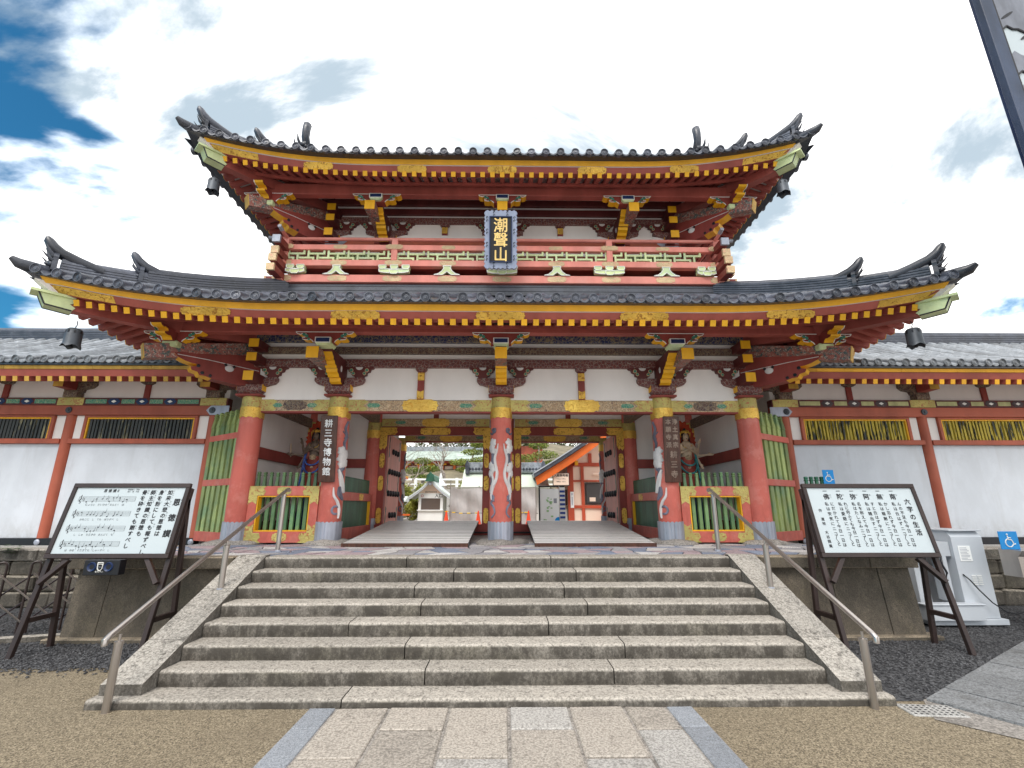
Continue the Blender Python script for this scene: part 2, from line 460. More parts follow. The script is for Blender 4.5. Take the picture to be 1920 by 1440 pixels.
# ------------------------------------------------------------------ mesh helpers
class MB:
    def __init__(s):
        s.v = []; s.f = []; s.mi = []; s.cur = 0
    def add(s, verts, faces, mi=None):
        o = len(s.v)
        s.v += [tuple(p) for p in verts]
        for f in faces:
            s.f.append(tuple(i + o for i in f))
            s.mi.append(s.cur if mi is None else mi)
        return s
    def box(s, x0, x1, y0, y1, z0, z1, M=None, mi=None):
        v = [(x, y, z) for x in (x0, x1) for y in (y0, y1) for z in (z0, z1)]
        if M is not None:
            v = [tuple(M @ Vector(p)) for p in v]
        return s.add(v, [(0, 1, 3, 2), (4, 6, 7, 5), (0, 4, 5, 1), (2, 3, 7, 6), (0, 2, 6, 4), (1, 5, 7, 3)], mi)
    def cbox(s, x0, x1, y0, y1, z0, z1, c=0.01, j=0.0, M=None, mi=None):
        """box with chamfered edges, optionally a little uneven"""
        cx, cy, cz = (x0 + x1) / 2, (y0 + y1) / 2, (z0 + z1) / 2
        hx, hy, hz = (x1 - x0) / 2, (y1 - y0) / 2, (z1 - z0) / 2
        V = []; idx = {}
        for sx in (-1, 1):
            for sy in (-1, 1):
                for sz in (-1, 1):
                    d = [random.uniform(-j, j) for _ in range(3)]
                    for a in range(3):
                        p = [cx + sx * (hx - (0 if a == 0 else c)), cy + sy * (hy - (0 if a == 1 else c)), cz + sz * (hz - (0 if a == 2 else c))]
                        idx[(sx, sy, sz, a)] = len(V)
                        V.append((p[0] + d[0], p[1] + d[1], p[2] + d[2]))
        F = []
        for sx in (-1, 1):
            F.append([idx[(sx, a, b, 0)] for a, b in ((-1, -1), (1, -1), (1, 1), (-1, 1))])
        for sy in (-1, 1):
            F.append([idx[(a, sy, b, 1)] for a, b in ((-1, -1), (1, -1), (1, 1), (-1, 1))])
        for sz in (-1, 1):
            F.append([idx[(a, b, sz, 2)] for a, b in ((-1, -1), (1, -1), (1, 1), (-1, 1))])
        for a in (-1, 1):
            for b in (-1, 1):
                F.append([idx[(-1, a, b, 1)], idx[(1, a, b, 1)], idx[(1, a, b, 2)], idx[(-1, a, b, 2)]])
                F.append([idx[(a, -1, b, 0)], idx[(a, 1, b, 0)], idx[(a, 1, b, 2)], idx[(a, -1, b, 2)]])
                F.append([idx[(a, b, -1, 0)], idx[(a, b, 1, 0)], idx[(a, b, 1, 1)], idx[(a, b, -1, 1)]])
                for q in (-1, 1):
                    F.append([idx[(a, b, q, 0)], idx[(a, b, q, 1)], idx[(a, b, q, 2)]])
        if M is not None:
            V = [tuple(M @ Vector(p)) for p in V]
        return s.add(V, F, mi)
    def prism(s, poly, axis, a, b, M=None, mi=None, edge_mi=None, cap_mi=None):
        n = len(poly)
        def P(p, t):
            return {'x': (t, p[0], p[1]), 'y': (p[0], t, p[1]), 'z': (p[0], p[1], t)}[axis]
        v = [P(p, a) for p in poly] + [P(p, b) for p in poly]
        if M is not None:
            v = [tuple(M @ Vector(p)) for p in v]
        s.add(v, [], mi)
        o = len(s.v) - 2 * n
        base = s.cur if mi is None else mi
        s.f.append(tuple(o + i for i in range(n))); s.mi.append(base if cap_mi is None else cap_mi)
        s.f.append(tuple(o + n + i for i in reversed(range(n)))); s.mi.append(base if cap_mi is None else cap_mi)
        for i in range(n):
            k = (i + 1) % n
            s.f.append((o + i, o + k, o + n + k, o + n + i))
            s.mi.append(edge_mi[i] if edge_mi and i < len(edge_mi) and edge_mi[i] is not None else base)
        return s
    def tube(s, pts, r, n=8, caps=True, mi=None, flat=1.0, up=None):
        pts = [Vector(p) for p in pts]
        m = len(pts)
        rs = r if isinstance(r, (list, tuple)) else [r] * m
        rings = []
        ref = Vector(up) if up else None
        prev = None
        for i, p in enumerate(pts):
            t = (pts[min(i + 1, m - 1)] - pts[max(i - 1, 0)])
            t = t.normalized() if t.length > 1e-9 else Vector((0, 0, 1))
            if prev is None:
                u = ref if ref else (Vector((0, 0, 1)) if abs(t.z) < 0.9 else Vector((1, 0, 0)))
            else:
                u = prev
            w = t.cross(u)
            if w.length < 1e-6:
                w = t.cross(Vector((1, 0.3, 0)))
            w.normalize()
            u = w.cross(t).normalized()
            prev = u
            rings.append([p + (u * cos(2 * pi * k / n) * flat + w * sin(2 * pi * k / n)) * rs[i] for k in range(n)])
        v = [q for ring in rings for q in ring]
        f = []
        for i in range(m - 1):
            for k in range(n):
                k2 = (k + 1) % n
                f.append((i * n + k, i * n + k2, (i + 1) * n + k2, (i + 1) * n + k))
        if caps:
            f.append(tuple(reversed(range(n))))
            f.append(tuple((m - 1) * n + k for k in range(n)))
        return s.add(v, f, mi)
    def lathe(s, prof, n=16, c=(0, 0, 0), axis='z', mi=None, a0=0.0, a1=2 * pi, cap=True):
        full = abs(a1 - a0 - 2 * pi) < 1e-6
        cnt = n if full else n + 1
        v = []
        for r, h in prof:
            for k in range(cnt):
                a = a0 + (a1 - a0) * k / n
                x, y = r * cos(a), r * sin(a)
                p = {'z': (x, y, h), 'y': (x, h, y), 'x': (h, x, y)}[axis]
                v.append((c[0] + p[0], c[1] + p[1], c[2] + p[2]))
        f = []
        for i in range(len(prof) - 1):
            for k in range(n):
                k2 = (k + 1) % cnt
                f.append((i * cnt + k, i * cnt + k2, (i + 1) * cnt + k2, (i + 1) * cnt + k))
        if cap and full:
            f.append(tuple(reversed(range(cnt))))
            f.append(tuple((len(prof) - 1) * cnt + k for k in range(cnt)))
        return s.add(v, f, mi)
    def ball(s, c, r, n=10, m=6, mi=None):
        rx, ry, rz = (r, r, r) if isinstance(r, (int, float)) else r
        v = [(c[0], c[1], c[2] - rz)]
        for i in range(1, m):
            a = -pi / 2 + pi * i / m
            for k in range(n):
                b = 2 * pi * k / n
                v.append((c[0] + rx * cos(a) * cos(b), c[1] + ry * cos(a) * sin(b), c[2] + rz * sin(a)))
        v.append((c[0], c[1], c[2] + rz))
        f = [(0, 1 + (k + 1) % n, 1 + k) for k in range(n)]
        for i in range(m - 2):
            for k in range(n):
                f.append((1 + i * n + k, 1 + i * n + (k + 1) % n, 1 + (i + 1) * n + (k + 1) % n, 1 + (i + 1) * n + k))
        t = len(v) - 1
        f += [(t, 1 + (m - 2) * n + k, 1 + (m - 2) * n + (k + 1) % n) for k in range(n)]
        return s.add(v, f, mi)
    def grid(s, P, nu, nv, mi=None):
        v = [P(i / nu, k / nv) for k in range(nv + 1) for i in range(nu + 1)]
        f = [(k * (nu + 1) + i, k * (nu + 1) + i + 1, (k + 1) * (nu + 1) + i + 1, (k + 1) * (nu + 1) + i) for k in range(nv) for i in range(nu)]
        return s.add(v, f, mi)
    def mesh(s, name, mats, smooth=False, recalc=True):
        me = bpy.data.meshes.new(name)
        me.from_pydata(s.v, [], s.f)
        for m in (mats if isinstance(mats, (list, tuple)) else [mats]):
            me.materials.append(MATS[m])
        me.polygons.foreach_set('material_index', s.mi)
        if recalc:
            b = bmesh.new(); b.from_mesh(me)
            bmesh.ops.recalc_face_normals(b, faces=b.faces)
            b.to_mesh(me); b.free()
        if smooth:
            me.polygons.foreach_set('use_smooth', [True] * len(me.polygons))
            if smooth is not True:
                me.set_sharp_from_angle(angle=radians(smooth))
        me.update()
        return me

ROOT_INV = {}
def link(name, me, parent=None, loc=None, rz=0.0, local=False, rot=None):
    o = bpy.data.objects.new(name, me)
    COL.objects.link(o)
    if parent is not None:
        o.parent = parent
        if not local and parent.name in ROOT_INV:
            o.matrix_parent_inverse = ROOT_INV[parent.name]
    if loc is not None:
        o.location = loc
    if rz:
        o.rotation_euler = (0, 0, rz)
    if rot is not None:
        o.rotation_euler = rot
    return o
def thing(name, label, cat, loc=(0, 0, 0), group=None):
    o = bpy.data.objects.new(name, None)
    COL.objects.link(o)
    o.location = loc
    o.empty_display_size = 0.2
    ROOT_INV[o.name] = Matrix.Translation(loc).inverted()
    tag(o, label, cat, group)
    return o
def tag(o, label, cat, group=None):
    o['label'] = label; o['category'] = cat
    if group:
        o['group'] = group
    return o
def part(name, mb, mats, parent, smooth=False, label=None, kind=None):
    o = link(name, mb.mesh(name, mats, smooth), parent)
    if label:
        o['label'] = label
    if kind:
        o['kind'] = kind
    return o
def struct(name, mb, mats, smooth=False):
    o = link(name, mb.mesh(name, mats, smooth))
    o['kind'] = 'structure'
    ROOT_INV[o.name] = Matrix.Identity(4)
    return o
def box_part(name, x0, x1, y0, y1, z0, z1, mat, parent, c=0.006, **kw):
    return part(name, MB().cbox(x0, x1, y0, y1, z0, z1, c), mat, parent, **kw)

def lobed(w, h, n=3):
    """outline of a lobed metal fitting, width w, height h, centred on 0"""
    p = []
    hw, hh = w / 2, h / 2
    e = min(hw * 0.45, hh * 1.1)
    right = [(hw - e, -hh), (hw - e * 0.62, -hh * 0.72), (hw - e * 0.35, -hh * 0.80), (hw - e * 0.18, -hh * 0.5), (hw - e * 0.22, -hh * 0.3), (hw, 0)]
    right = right + [(x, -z) for x, z in reversed(right[:-1])]
    return right + [(-x, z) for x, z in reversed(right)]

# ------------------------------------------------------------------ lettering
def text_mesh_data(body, size, spacing=1.0, bold=0.0, res=2):
    cu = bpy.data.curves.new('t', 'FONT')
    cu.body = body
    cu.size = size
    cu.align_x = 'CENTER'
    cu.align_y = 'TOP'
    cu.space_line = spacing
    cu.offset = bold
    cu.resolution_u = res
    ob = bpy.data.objects.new('t', cu)
    COL.objects.link(ob)
    dg = bpy.context.evaluated_depsgraph_get()
    dg.update()
    me = bpy.data.meshes.new_from_object(ob.evaluated_get(dg))
    v = [tuple(p.co) for p in me.vertices]
    f = [tuple(p.vertices) for p in me.polygons]
    bpy.data.objects.remove(ob); bpy.data.curves.remove(cu); bpy.data.meshes.remove(me)
    return v, f
def put_text(mb, body, size, M, x, y, spacing=1.0, bold=0.0, sx=1.0):
    """text with top centre at board coordinates (x, y); M maps board (x, y, out) to world"""
    v, f = text_mesh_data(body, size, spacing, 0.0)
    offs = [(0, 0)] if not bold else [(-bold, 0), (bold, 0), (0, -bold), (0, bold), (0, 0)]
    for i, (ox, oy) in enumerate(offs):
        mb.add([tuple(M @ Vector((x + a * sx + ox, y + b + oy, 0.0004 * i))) for a, b, c in v], f)
def vert(s):
    return '\n'.join(s)
# ================================================================== SETTING
PZ = 1.13                      # gate platform level
m = MB(); m.grid(lambda u, v: (-900 + 1800 * u, -700 + 1800 * v, 0.0), 6, 6)
struct('ground', m, 'tan_aggregate')
# dark gravel either side of the stair
m = MB()
m.add([(-14, 6.25, .004), (-3.4, 6.25, .004), (-3.4, 9.7, .004), (-14, 9.7, .004)], [(0, 1, 2, 3)])
m.add([(3.4, 5.16, .004), (4.35, 5.16, .004), (6.4, 6.5, .004), (14, 11.3, .004), (14, 12, .004), (3.4, 12, .004)], [(0, 1, 2, 3, 4, 5)])
struct('gravel_bed', m, 'dark_gravel')

q = MB()
rg = random.Random(31)
def pebble(x, y):
    r = rg.uniform(.008, .022)
    a = rg.uniform(0, 3)
    ex, ey = Vector((cos(a), sin(a), 0)) * r * rg.uniform(1, 1.6), Vector((-sin(a), cos(a), 0)) * r
    c = Vector((x, y, .004 + r * .3))
    h = Vector((0, 0, r * .7))
    q.add([c + ex, c + ey, c - ex, c - ey, c + h], [(0, 1, 4), (1, 2, 4), (2, 3, 4), (3, 0, 4)])
for i in range(15000):
    if rg.random() < .5:
        x = rg.uniform(-9.5, -3.45); y = rg.uniform(6.22, 7.35) if x > -6.3 else rg.uniform(6.22, 9.4)
        if rg.random() < .12: y = 6.25 - abs(rg.gauss(0, .10))
    else:
        x = rg.uniform(3.9, 9.5); y = rg.uniform(max(5.2, 5.2 + (x - 4.3) * .64), 7.3 if x < 6.3 else 9.4) if x < 7.4 else rg.uniform(7.3, 9.4)
    pebble(x, y)
pb_ = link('loose_gravel', q.mesh('loose_gravel', 'dark_gravel'))
tag(pb_, 'loose dark grey gravel scattered beside the stair', 'gravel'); pb_['kind'] = 'stuff'
# approach path : slabs between two pale kerb strips
path = struct('approach_path', MB().box(-1.74, 1.88, 2.6, 5.05, -0.05, 0.003), 'base_rock')
colx = [-1.485, -0.955, -0.40, 0.15, 0.715, 1.24, 1.625]
colx = [-1.485, -0.98, -0.42, 0.135, 0.70, 1.22, 1.625]
rng = random.Random(5)
for i in range(6):
    y = 5.045
    first = True
    while y > 2.7:
        if i % 2 == 0:
            L = 0.93 if first else rng.uniform(0.75, 1.0)
        else:
            L = 0.47 if first else rng.uniform(0.7, 1.0)
        first = False
        mb = MB().cbox(colx[i] + .014, colx[i + 1] - .014, y - L + .014, y - .014, -.04, .016 + rng.uniform(-.003, .004), .008, .004)
        part('paving_slab', mb, 'paving_grey' if rng.random() < .42 else 'paving_granite', path)
        y -= L
for x0, x1 in ((-1.735, -1.495), (1.635, 1.875)):
    y = 5.045
    for L in (0.42, 1.1, .9):
        part('kerb_strip', MB().cbox(x0, x1, y - L + .004, y - .004, -.04, .014, .006, .002), 'kerb_granite', path)
        y -= L

# unseen pale ground behind the viewer, added to bounce light under the eaves
struct('bounce_ground', MB().add([(-60, -25, .012), (60, -25, .012), (60, 2.6, .012), (-60, 2.6, .012)], [(0, 1, 2, 3)]), 'bounce_concrete')
# diagonal granite path to the right
side = struct('side_path', MB().add([(4.22, 5.18, .006), (3.95, 4.75, .006), (5.6, 3.1, .006), (12, 6.4, .006), (12, 10.05, .006)], [(0, 1, 2, 3, 4)]), 'base_rock')
ax = Vector((0.845, 0.535)); bx_ = Vector((0.535, -0.845))
O = Vector((4.22, 5.16))
def slab2(a0, a1, b0, b1, matn, z=.03):
    g = .012
    ps = [O + ax * a + bx_ * b for a, b in ((a0 + g, b0 + g), (a1 - g, b0 + g), (a1 - g, b1 - g), (a0 + g, b1 - g))]
    part('paving_slab', MB().prism([tuple(p) for p in ps], 'z', -.03, z), matn, side)
rng = random.Random(9)
a = 0.0
while a < 7.5:
    L = rng.uniform(.45, .62)
    slab2(a, a + L, 0, .95, 'side_granite', .028 + rng.uniform(-.003, .004))
    a += L
a = 0.0
while a < 7.5:
    L = rng.uniform(.9, 1.1)
    slab2(a - .15, a - .15 + L, .95, 1.10, 'base_rock', .026)
    slab2(a, a + L, 1.12, 2.0, 'side_granite', .028)
    a += L

# drain cover
dr = thing('drain_cover', 'perforated concrete drain cover set in the ground by the stair corner', 'drain cover', (4.1, 4.93, 0))
Mz = Matrix.Translation((4.08, 4.93, 0)) @ Matrix.Rotation(radians(-6), 4, 'Z')
part('slab', MB().cbox(-.24, .24, -.13, .13, -.03, .012, .006, M=Mz), 'concrete', dr)
mb = MB()
for i in range(9):
    for k in range(5):
        p = Mz @ Vector((-.2 + i * .05, -.095 + k * .047, 0))
        mb.lathe([(.001, .0135), (.013, .0135)], 8, (p.x, p.y, 0), cap=False)
part('drain_holes', mb, 'black', dr, kind='stuff')

# ------------------------------------------------------------------ platform
plat = struct('stone_platform', MB().box(-6.15, 6.15, 7.5, 17.4, -.2, 1.10), 'concrete')
rng = random.Random(3)
# front retaining slabs and coping, left and right of the stair
for s in (-1, 1):
    xs = [3.3, 4.05, 5.0, 5.72, 6.2]
    for i in range(4):
        a, b = xs[i] + .004, xs[i + 1] - .004
        mb = MB()
        d = rng.uniform(0, .012)
        v = []
        for x in (a, b):
            v += [(s * x, 7.36 - d, .0), (s * x, 7.47 - d, .97), (s * x, 7.6, .0), (s * x, 7.6, .97)]
        mb.add(v, [(0, 1, 5, 4), (0, 2, 3, 1), (4, 5, 7, 6), (1, 3, 7, 5), (2, 6, 7, 3)])
        part('wall_slab', mb, 'wall_granite', plat)
    xs = [3.9, 4.75, 5.55, 6.28]
    for i in range(3):
        part('coping_stone', MB().cbox(*sorted((s * (xs[i] + .003), s * (xs[i + 1] - .003))), 7.34, 7.75, .965, PZ - .005, .012, .003), 'wall_granite', plat)
    part('footing_stone', MB().cbox(*sorted((s * 3.5, s * 6.35)), 7.24, 7.5, -.05, .06, .01), 'wall_granite', plat)
    ys = [7.6, 8.6, 9.6]
    for i in range(2):
        part('side_slab', MB().cbox(*sorted((s * 6.1, s * 6.22)), ys[i], ys[i + 1] - .008, 0, .97, .01, .006), 'wall_granite', plat)
    part('coping_stone', MB().cbox(*sorted((s * 5.9, s * 6.3)), 7.76, 9.6, .965, PZ - .005, .012), 'wall_granite', plat)
# crazy paving on the platform: irregular coloured slates near the front edge, one sheet further in
fl = ['slate_grey', 'slate_lilac', 'slate_pale', 'slate_blue']
granite('slate_grey', (0.34, 0.33, 0.35), (0.2, 0.2, 0.2), .2)
granite('slate_lilac', (0.40, 0.31, 0.33), (0.25, 0.2, 0.2), .2)
granite('slate_pale', (0.55, 0.53, 0.52), (0.35, 0.33, 0.32), .15)
granite('slate_blue', (0.22, 0.25, 0.33), (0.15, 0.16, 0.2), .2)
nx, ny = 34, 7
X0, X1, Y0, Y1 = -6.05, 6.05, 7.63, 10.3
P = {}
for i in range(nx + 1):
    for k in range(ny + 1):
        jx = 0 if i in (0, nx) else rng.uniform(-.13, .13)
        jy = 0 if k in (0, ny) else rng.uniform(-.13, .13)
        P[i, k] = (X0 + (X1 - X0) * i / nx + jx + (.17 if k % 2 and 0 < i < nx else 0), Y0 + (Y1 - Y0) * k / ny + jy)
for i in range(nx):
    for k in range(ny):
        q = [P[i, k], P[i + 1, k], P[i + 1, k + 1], P[i, k + 1]]
        cxq, cyq = sum(p[0] for p in q) / 4, sum(p[1] for p in q) / 4
        q = [(cxq + (p[0] - cxq) * .93, cyq + (p[1] - cyq) * .93) for p in q]
        part('paving_stone', MB().prism(q, 'z', 1.09, PZ + rng.uniform(-.006, .004)), rng.choice(fl), plat)
part('floor_sheet', MB().box(-6.1, 6.1, 10.3, 17.35, 1.09, PZ - .004), 'slate_pale', plat)

# wing bases with rough masonry
for s in (-1, 1):
    base = struct('wing_base', MB().box(*sorted((s * 6.25, s * 17)), 9.75, 15.6, -.2, 1.0), 'rough_stone')
    zs = [0.0, .30, .58, .84]
    for r in range(3):
        x = 6.24
        while x < 15.5:
            L = rng.uniform(.45, .85)
            mb = MB().cbox(*sorted((s * (x + .012), s * (x + L - .012))), 9.62 + rng.uniform(-.03, .03), 9.9, zs[r] + .01, zs[r + 1] - .01, .03, .02)
            part('masonry_stone', mb, 'rough_stone', base)
            x += L
    x = 6.24
    while x < 15.5:
        part('coping_stone', MB().cbox(*sorted((s * (x + .004), s * (x + 1.3 - .004))), 9.55, 10.1, .85, 1.05, .015, .004), 'step_granite', base)
        x += 1.3
    part('base_top', MB().box(*sorted((s * 6.25, s * 17)), 10.1, 15.5, .98, 1.045), 'concrete', base)

# courtyard behind the gate
struct('courtyard_ground', MB().add([(-60, 17.4, .93), (60, 17.4, .93), (60, 45, .96), (-60, 45, .96)], [(0, 1, 2, 3)]), 'yard_ground')
mb = MB()
def hill(u, v):
    x = -90 + 180 * u; y = 43 + 130 * v
    return (x, y, .9 + 19 * (1 - math.exp(-2.6 * v)) + 2.0 * sin(x * .09 + 1) * v + (1.2 * sin(x * .23) * v))
mb.grid(hill, 24, 16)
struct('hillside', mb, 'wood_ground' if 'wood_ground' in MATS else 'rough_stone', True)

# ================================================================== STAIR
st = thing('stone_stair', 'broad granite stair of eight worn steps leading up to the temple gate', 'stairs', (0, 6, 0))
R_, T_, B0, D0 = .15, .3201, .08, 5.055
joints = [[-1.45], [-.72, 1.22], [-1.0, 1.42], [-1.73, .61], [-.95, 1.13], [-1.1, .88], [-.62, 1.09], [-1.35, .77]]
for k in range(8):
    z1 = B0 + k * R_
    y0 = D0 + k * T_
    hw = 3.86 if k == 0 else 3.42
    xs = [-hw] + joints[k] + [hw]
    for a, b in zip(xs[:-1], xs[1:]):
        z0 = -.1 if k == 0 else z1 - R_ - .01
        jx = rng.uniform(-.006, .006)
        n = max(4, int((b - a) / .05))
        mb = MB()
        # a worn stone: uneven front edge, rounded nosing
        def Pf(u, v, a=a, b=b, y0=y0, z1=z1, z0=z0, jx=jx):
            x = a + .006 + (b - a - .012) * u
            w = .0016 * sin(x * 7.3 + k) + .0014 * sin(x * 17.1 + 2 * k)
            prof = [(0.012, z0), (.0, z0 + .02), (-.004, z1 - .035), (.004, z1 - .012), (.02, z1 - .002), (.06, z1), (T_ + .05, z1 + .0)]
            yy, zz = prof[int(round(v * 6))]
            chip = .05 * max(0, sin(x * 23.1 + k * 1.7) * sin(x * 5.3 + k) - .86) if 2 <= round(v * 6) <= 4 else 0
            return (x, y0 + yy + jx + w * .6 + chip, zz + w * .5 - chip * .5)
        mb.grid(Pf, n, 6)
        # end faces
        o = len(mb.v)
        mb.add([Pf(0, v / 6) for v in range(7)] + [(a + .006, y0 + T_ + .05, z0)], [tuple(range(8))])
        mb.add([Pf(1, v / 6) for v in range(7)] + [(b - .006, y0 + T_ + .05, z0)], [tuple(range(8))])
        part('step_stone', mb, 'step_granite', st, 40)
part('stair_core', MB().prism([(5.3, -.1), (5.3, -.03), (7.4, .93), (7.52, .93), (7.52, -.1)], 'x', -3.4, 3.4), 'concrete', st)
sl = R_ / T_
for s in (-1, 1):
    mb = MB()
    ya, yb = 5.17, 7.345
    za = .175
    zb = 1.155
    poly = [(ya, .08), (ya, za - .02), (ya + .02, za), (yb, zb), (yb + .12, zb), (yb + .12, .0), (5.5, .0)]
    # split into three stones
    cuts = [ya, 5.75, 6.6, yb + .12]
    for i in range(3):
        y0, y1 = cuts[i] + .003, cuts[i + 1] - .003
        def zt(y):
            return za + (zb - za) * min(1, max(0, (y - ya - .02) / (yb - ya - .02)))
        pl = [(y0, .081), (y0, zt(y0)), ] + ([(yb, zb)] if y1 > yb else []) + [(y1, zt(y1)), (y1, .0 if i else .081)]
        if i: pl[0] = (y0, 0.0)
        part('balustrade_stone', MB().prism(pl, 'x', *sorted((s * 3.425, s * 3.83))), 'cheek_granite', st)

# ================================================================== HANDRAILS
def handrail(s, label):
    h = thing('handrail', label, 'handrail', (s * 3.6, 5.02, 0), 'steel handrails on the stair')
    def post(x, y, z0, z1):
        mb = MB().lathe([(.036, z0), (.036, z1 - .03), (.04, z1 - .03), (.04, z1), (.03, z1 + .004), (.013, z1 + .006), (.013, z1 + .06)], 14, (x, y, 0))
        part('post', mb, 'steel', h, 40)
    post(s * 3.6, 5.0, -.02, .60)
    post(s * 3.62, 6.62, .80, 1.345)
    post(s * 3.63, 8.12, 1.12, 2.05)
    a = Vector((s * 3.66, 4.95, .66)); b = Vector((s * 3.63, 8.22, 2.13))
    part('rail', MB().tube([a + Vector((0, -.045, -.075)), a + Vector((0, -.05, -.03)), a, a + (b - a) * .33, a + (b - a) * .66, b, b + Vector((0, .05, .005)), b + Vector((0, .075, -.02))], .027, 12), 'steel', h, 50)
    for y, z0 in ((6.62, .79), (8.12, 1.132)):
        part('flange', MB().lathe([(.05, z0 + .0), (.05, z0 + .02), (.038, z0 + .03)], 14, (s * 3.62, y, 0)), 'lead', h, 40)
handrail(-1, 'brushed steel handrail on the left of the stone stair, by the sheet music board')
handrail(1, 'brushed steel handrail on the right of the stone stair, by the verse board')
# ================================================================== TEMPLE GATE
GY = 12.8                                  # centre line of the gate in depth
gate = thing('temple_gate', 'red two-storey temple gate with grey tiled roofs, white plaster and yellow rafter ends', 'temple gate', (0, 9.8, PZ))

disc_cache = {}
def eave_disc_mesh(r, mat):
    if (r, mat) not in disc_cache:
        mb = MB().lathe([(.001, -.012), (r * .28, -.014), (r * .34, -.004), (r * .55, -.002), (r * .62, -.012), (r * .72, -.004), (r * .84, -.004), (r * .88, -.02), (r, -.02), (r, .06)], 14, axis='y', cap=False)
        disc_cache[r, mat] = mb.mesh('eave_tile', mat, 35)
    return disc_cache[r, mat]
def rise_fn(R, L, p=2.2):
    return lambda u: R * max(0.0, 1 - u / L) ** p

class Eave:
    """three-sided eave (front, left, right) that sweeps up at the corners"""
    def __init__(s, hx, yf, z, R, L, flare, yback):
        s.hx, s.yf, s.z, s.R, s.L, s.flare, s.yback = hx, yf, z, R, L, flare, yback
        s.rise = rise_fn(R, L); s.fl = rise_fn(flare, L)
    def front(s, x, d=0.0, dz=0.0):
        u = s.hx - abs(x)
        return Vector((x, s.yf - s.fl(u) * max(0, 1 - d / 2.5) + d, s.z + s.rise(max(0, u)) * max(0.15, 1 - d / 4.5) + dz))
    def sidep(s, sg, y, d=0.0, dz=0.0):
        u = max(0, min(y - s.yf, 1e9))
        u2 = max(0, min(u, 2 * (GY - s.yf) - u))
        return Vector((sg * (s.hx + s.fl(u2) * max(0, 1 - d / 2.5) - d), y, s.z + s.rise(u2) * max(0.15, 1 - d / 4.5) + dz))
    def strip(s, sect, nx=60):
        """swept strip along left side, front, right side; sect = [(inset, dz)]"""
        rings = []
        yb = s.yback
        for sg in (-1,):
            for i in range(17):
                y = yb + (s.yf - yb) * i / 16
                if i == 16: continue
                rings.append([s.sidep(-1, max(y, s.yf + d), d, dz) for d, dz in sect])
        for i in range(nx + 1):
            t = -1 + 2 * i / nx
            rings.append([s.front(t * (s.hx - d), d, dz) for d, dz in sect])
            # include the flare at the corner itself
        for i in range(1, 17):
            y = s.yf + (yb - s.yf) * i / 16
            rings.append([s.sidep(1, max(y, s.yf + d), d, dz) for d, dz in sect])
        mb = MB()
        k = len(sect)
        v = [p for r in rings for p in r]
        f = []
        for i in range(len(rings) - 1):
            for j in range(k):
                j2 = (j + 1) % k
                f.append((i * k + j, i * k + j2, (i + 1) * k + j2, (i + 1) * k + j))
        f.append(tuple(range(k))); f.append(tuple((len(rings) - 1) * k + j for j in range(k)))
        return mb.add(v, f)

def profile(d, s1, s2):
    return s1 * d + s2 * d * d

def tile_row(pts, r, n=7, seg=0.30):
    """half-round cover tiles laid end to end up the slope"""
    mb = MB()
    # resample at tile joints
    P = [Vector(p) for p in pts]
    acc = [0]
    for a, b in zip(P[:-1], P[1:]):
        acc.append(acc[-1] + (b - a).length)
    tot = acc[-1]
    def at(t):
        t = min(max(t, 0), tot)
        for i in range(len(P) - 1):
            if t <= acc[i + 1] + 1e-9:
                return P[i].lerp(P[i + 1], (t - acc[i]) / max(1e-9, acc[i + 1] - acc[i]))
        return P[-1]
    m_ = max(1, int(round(tot / seg)))
    rings = []
    for i in range(m_):
        rings.append((at(tot * i / m_), r * 1.09)); rings.append((at(tot * (i + .96) / m_), r * .91))
    side = Vector((1, 0, 0))
    dirv = (P[-1] - P[0])
    if abs(dirv.x) > abs(dirv.y):
        side = Vector((0, 1, 0))
    v = []
    for p, rr in rings:
        for k in range(n):
            a = pi * (-.12 + 1.24 * k / (n - 1))
            v.append(p + side * cos(a) * rr + Vector((0, 0, 1)) * sin(a) * rr)
    f = []
    for i in range(len(rings) - 1):
        for k in range(n - 1):
            f.append((i * n + k, i * n + k + 1, (i + 1) * n + k + 1, (i + 1) * n + k))
    f.append(tuple(range(n)))
    return mb.add(v, f)

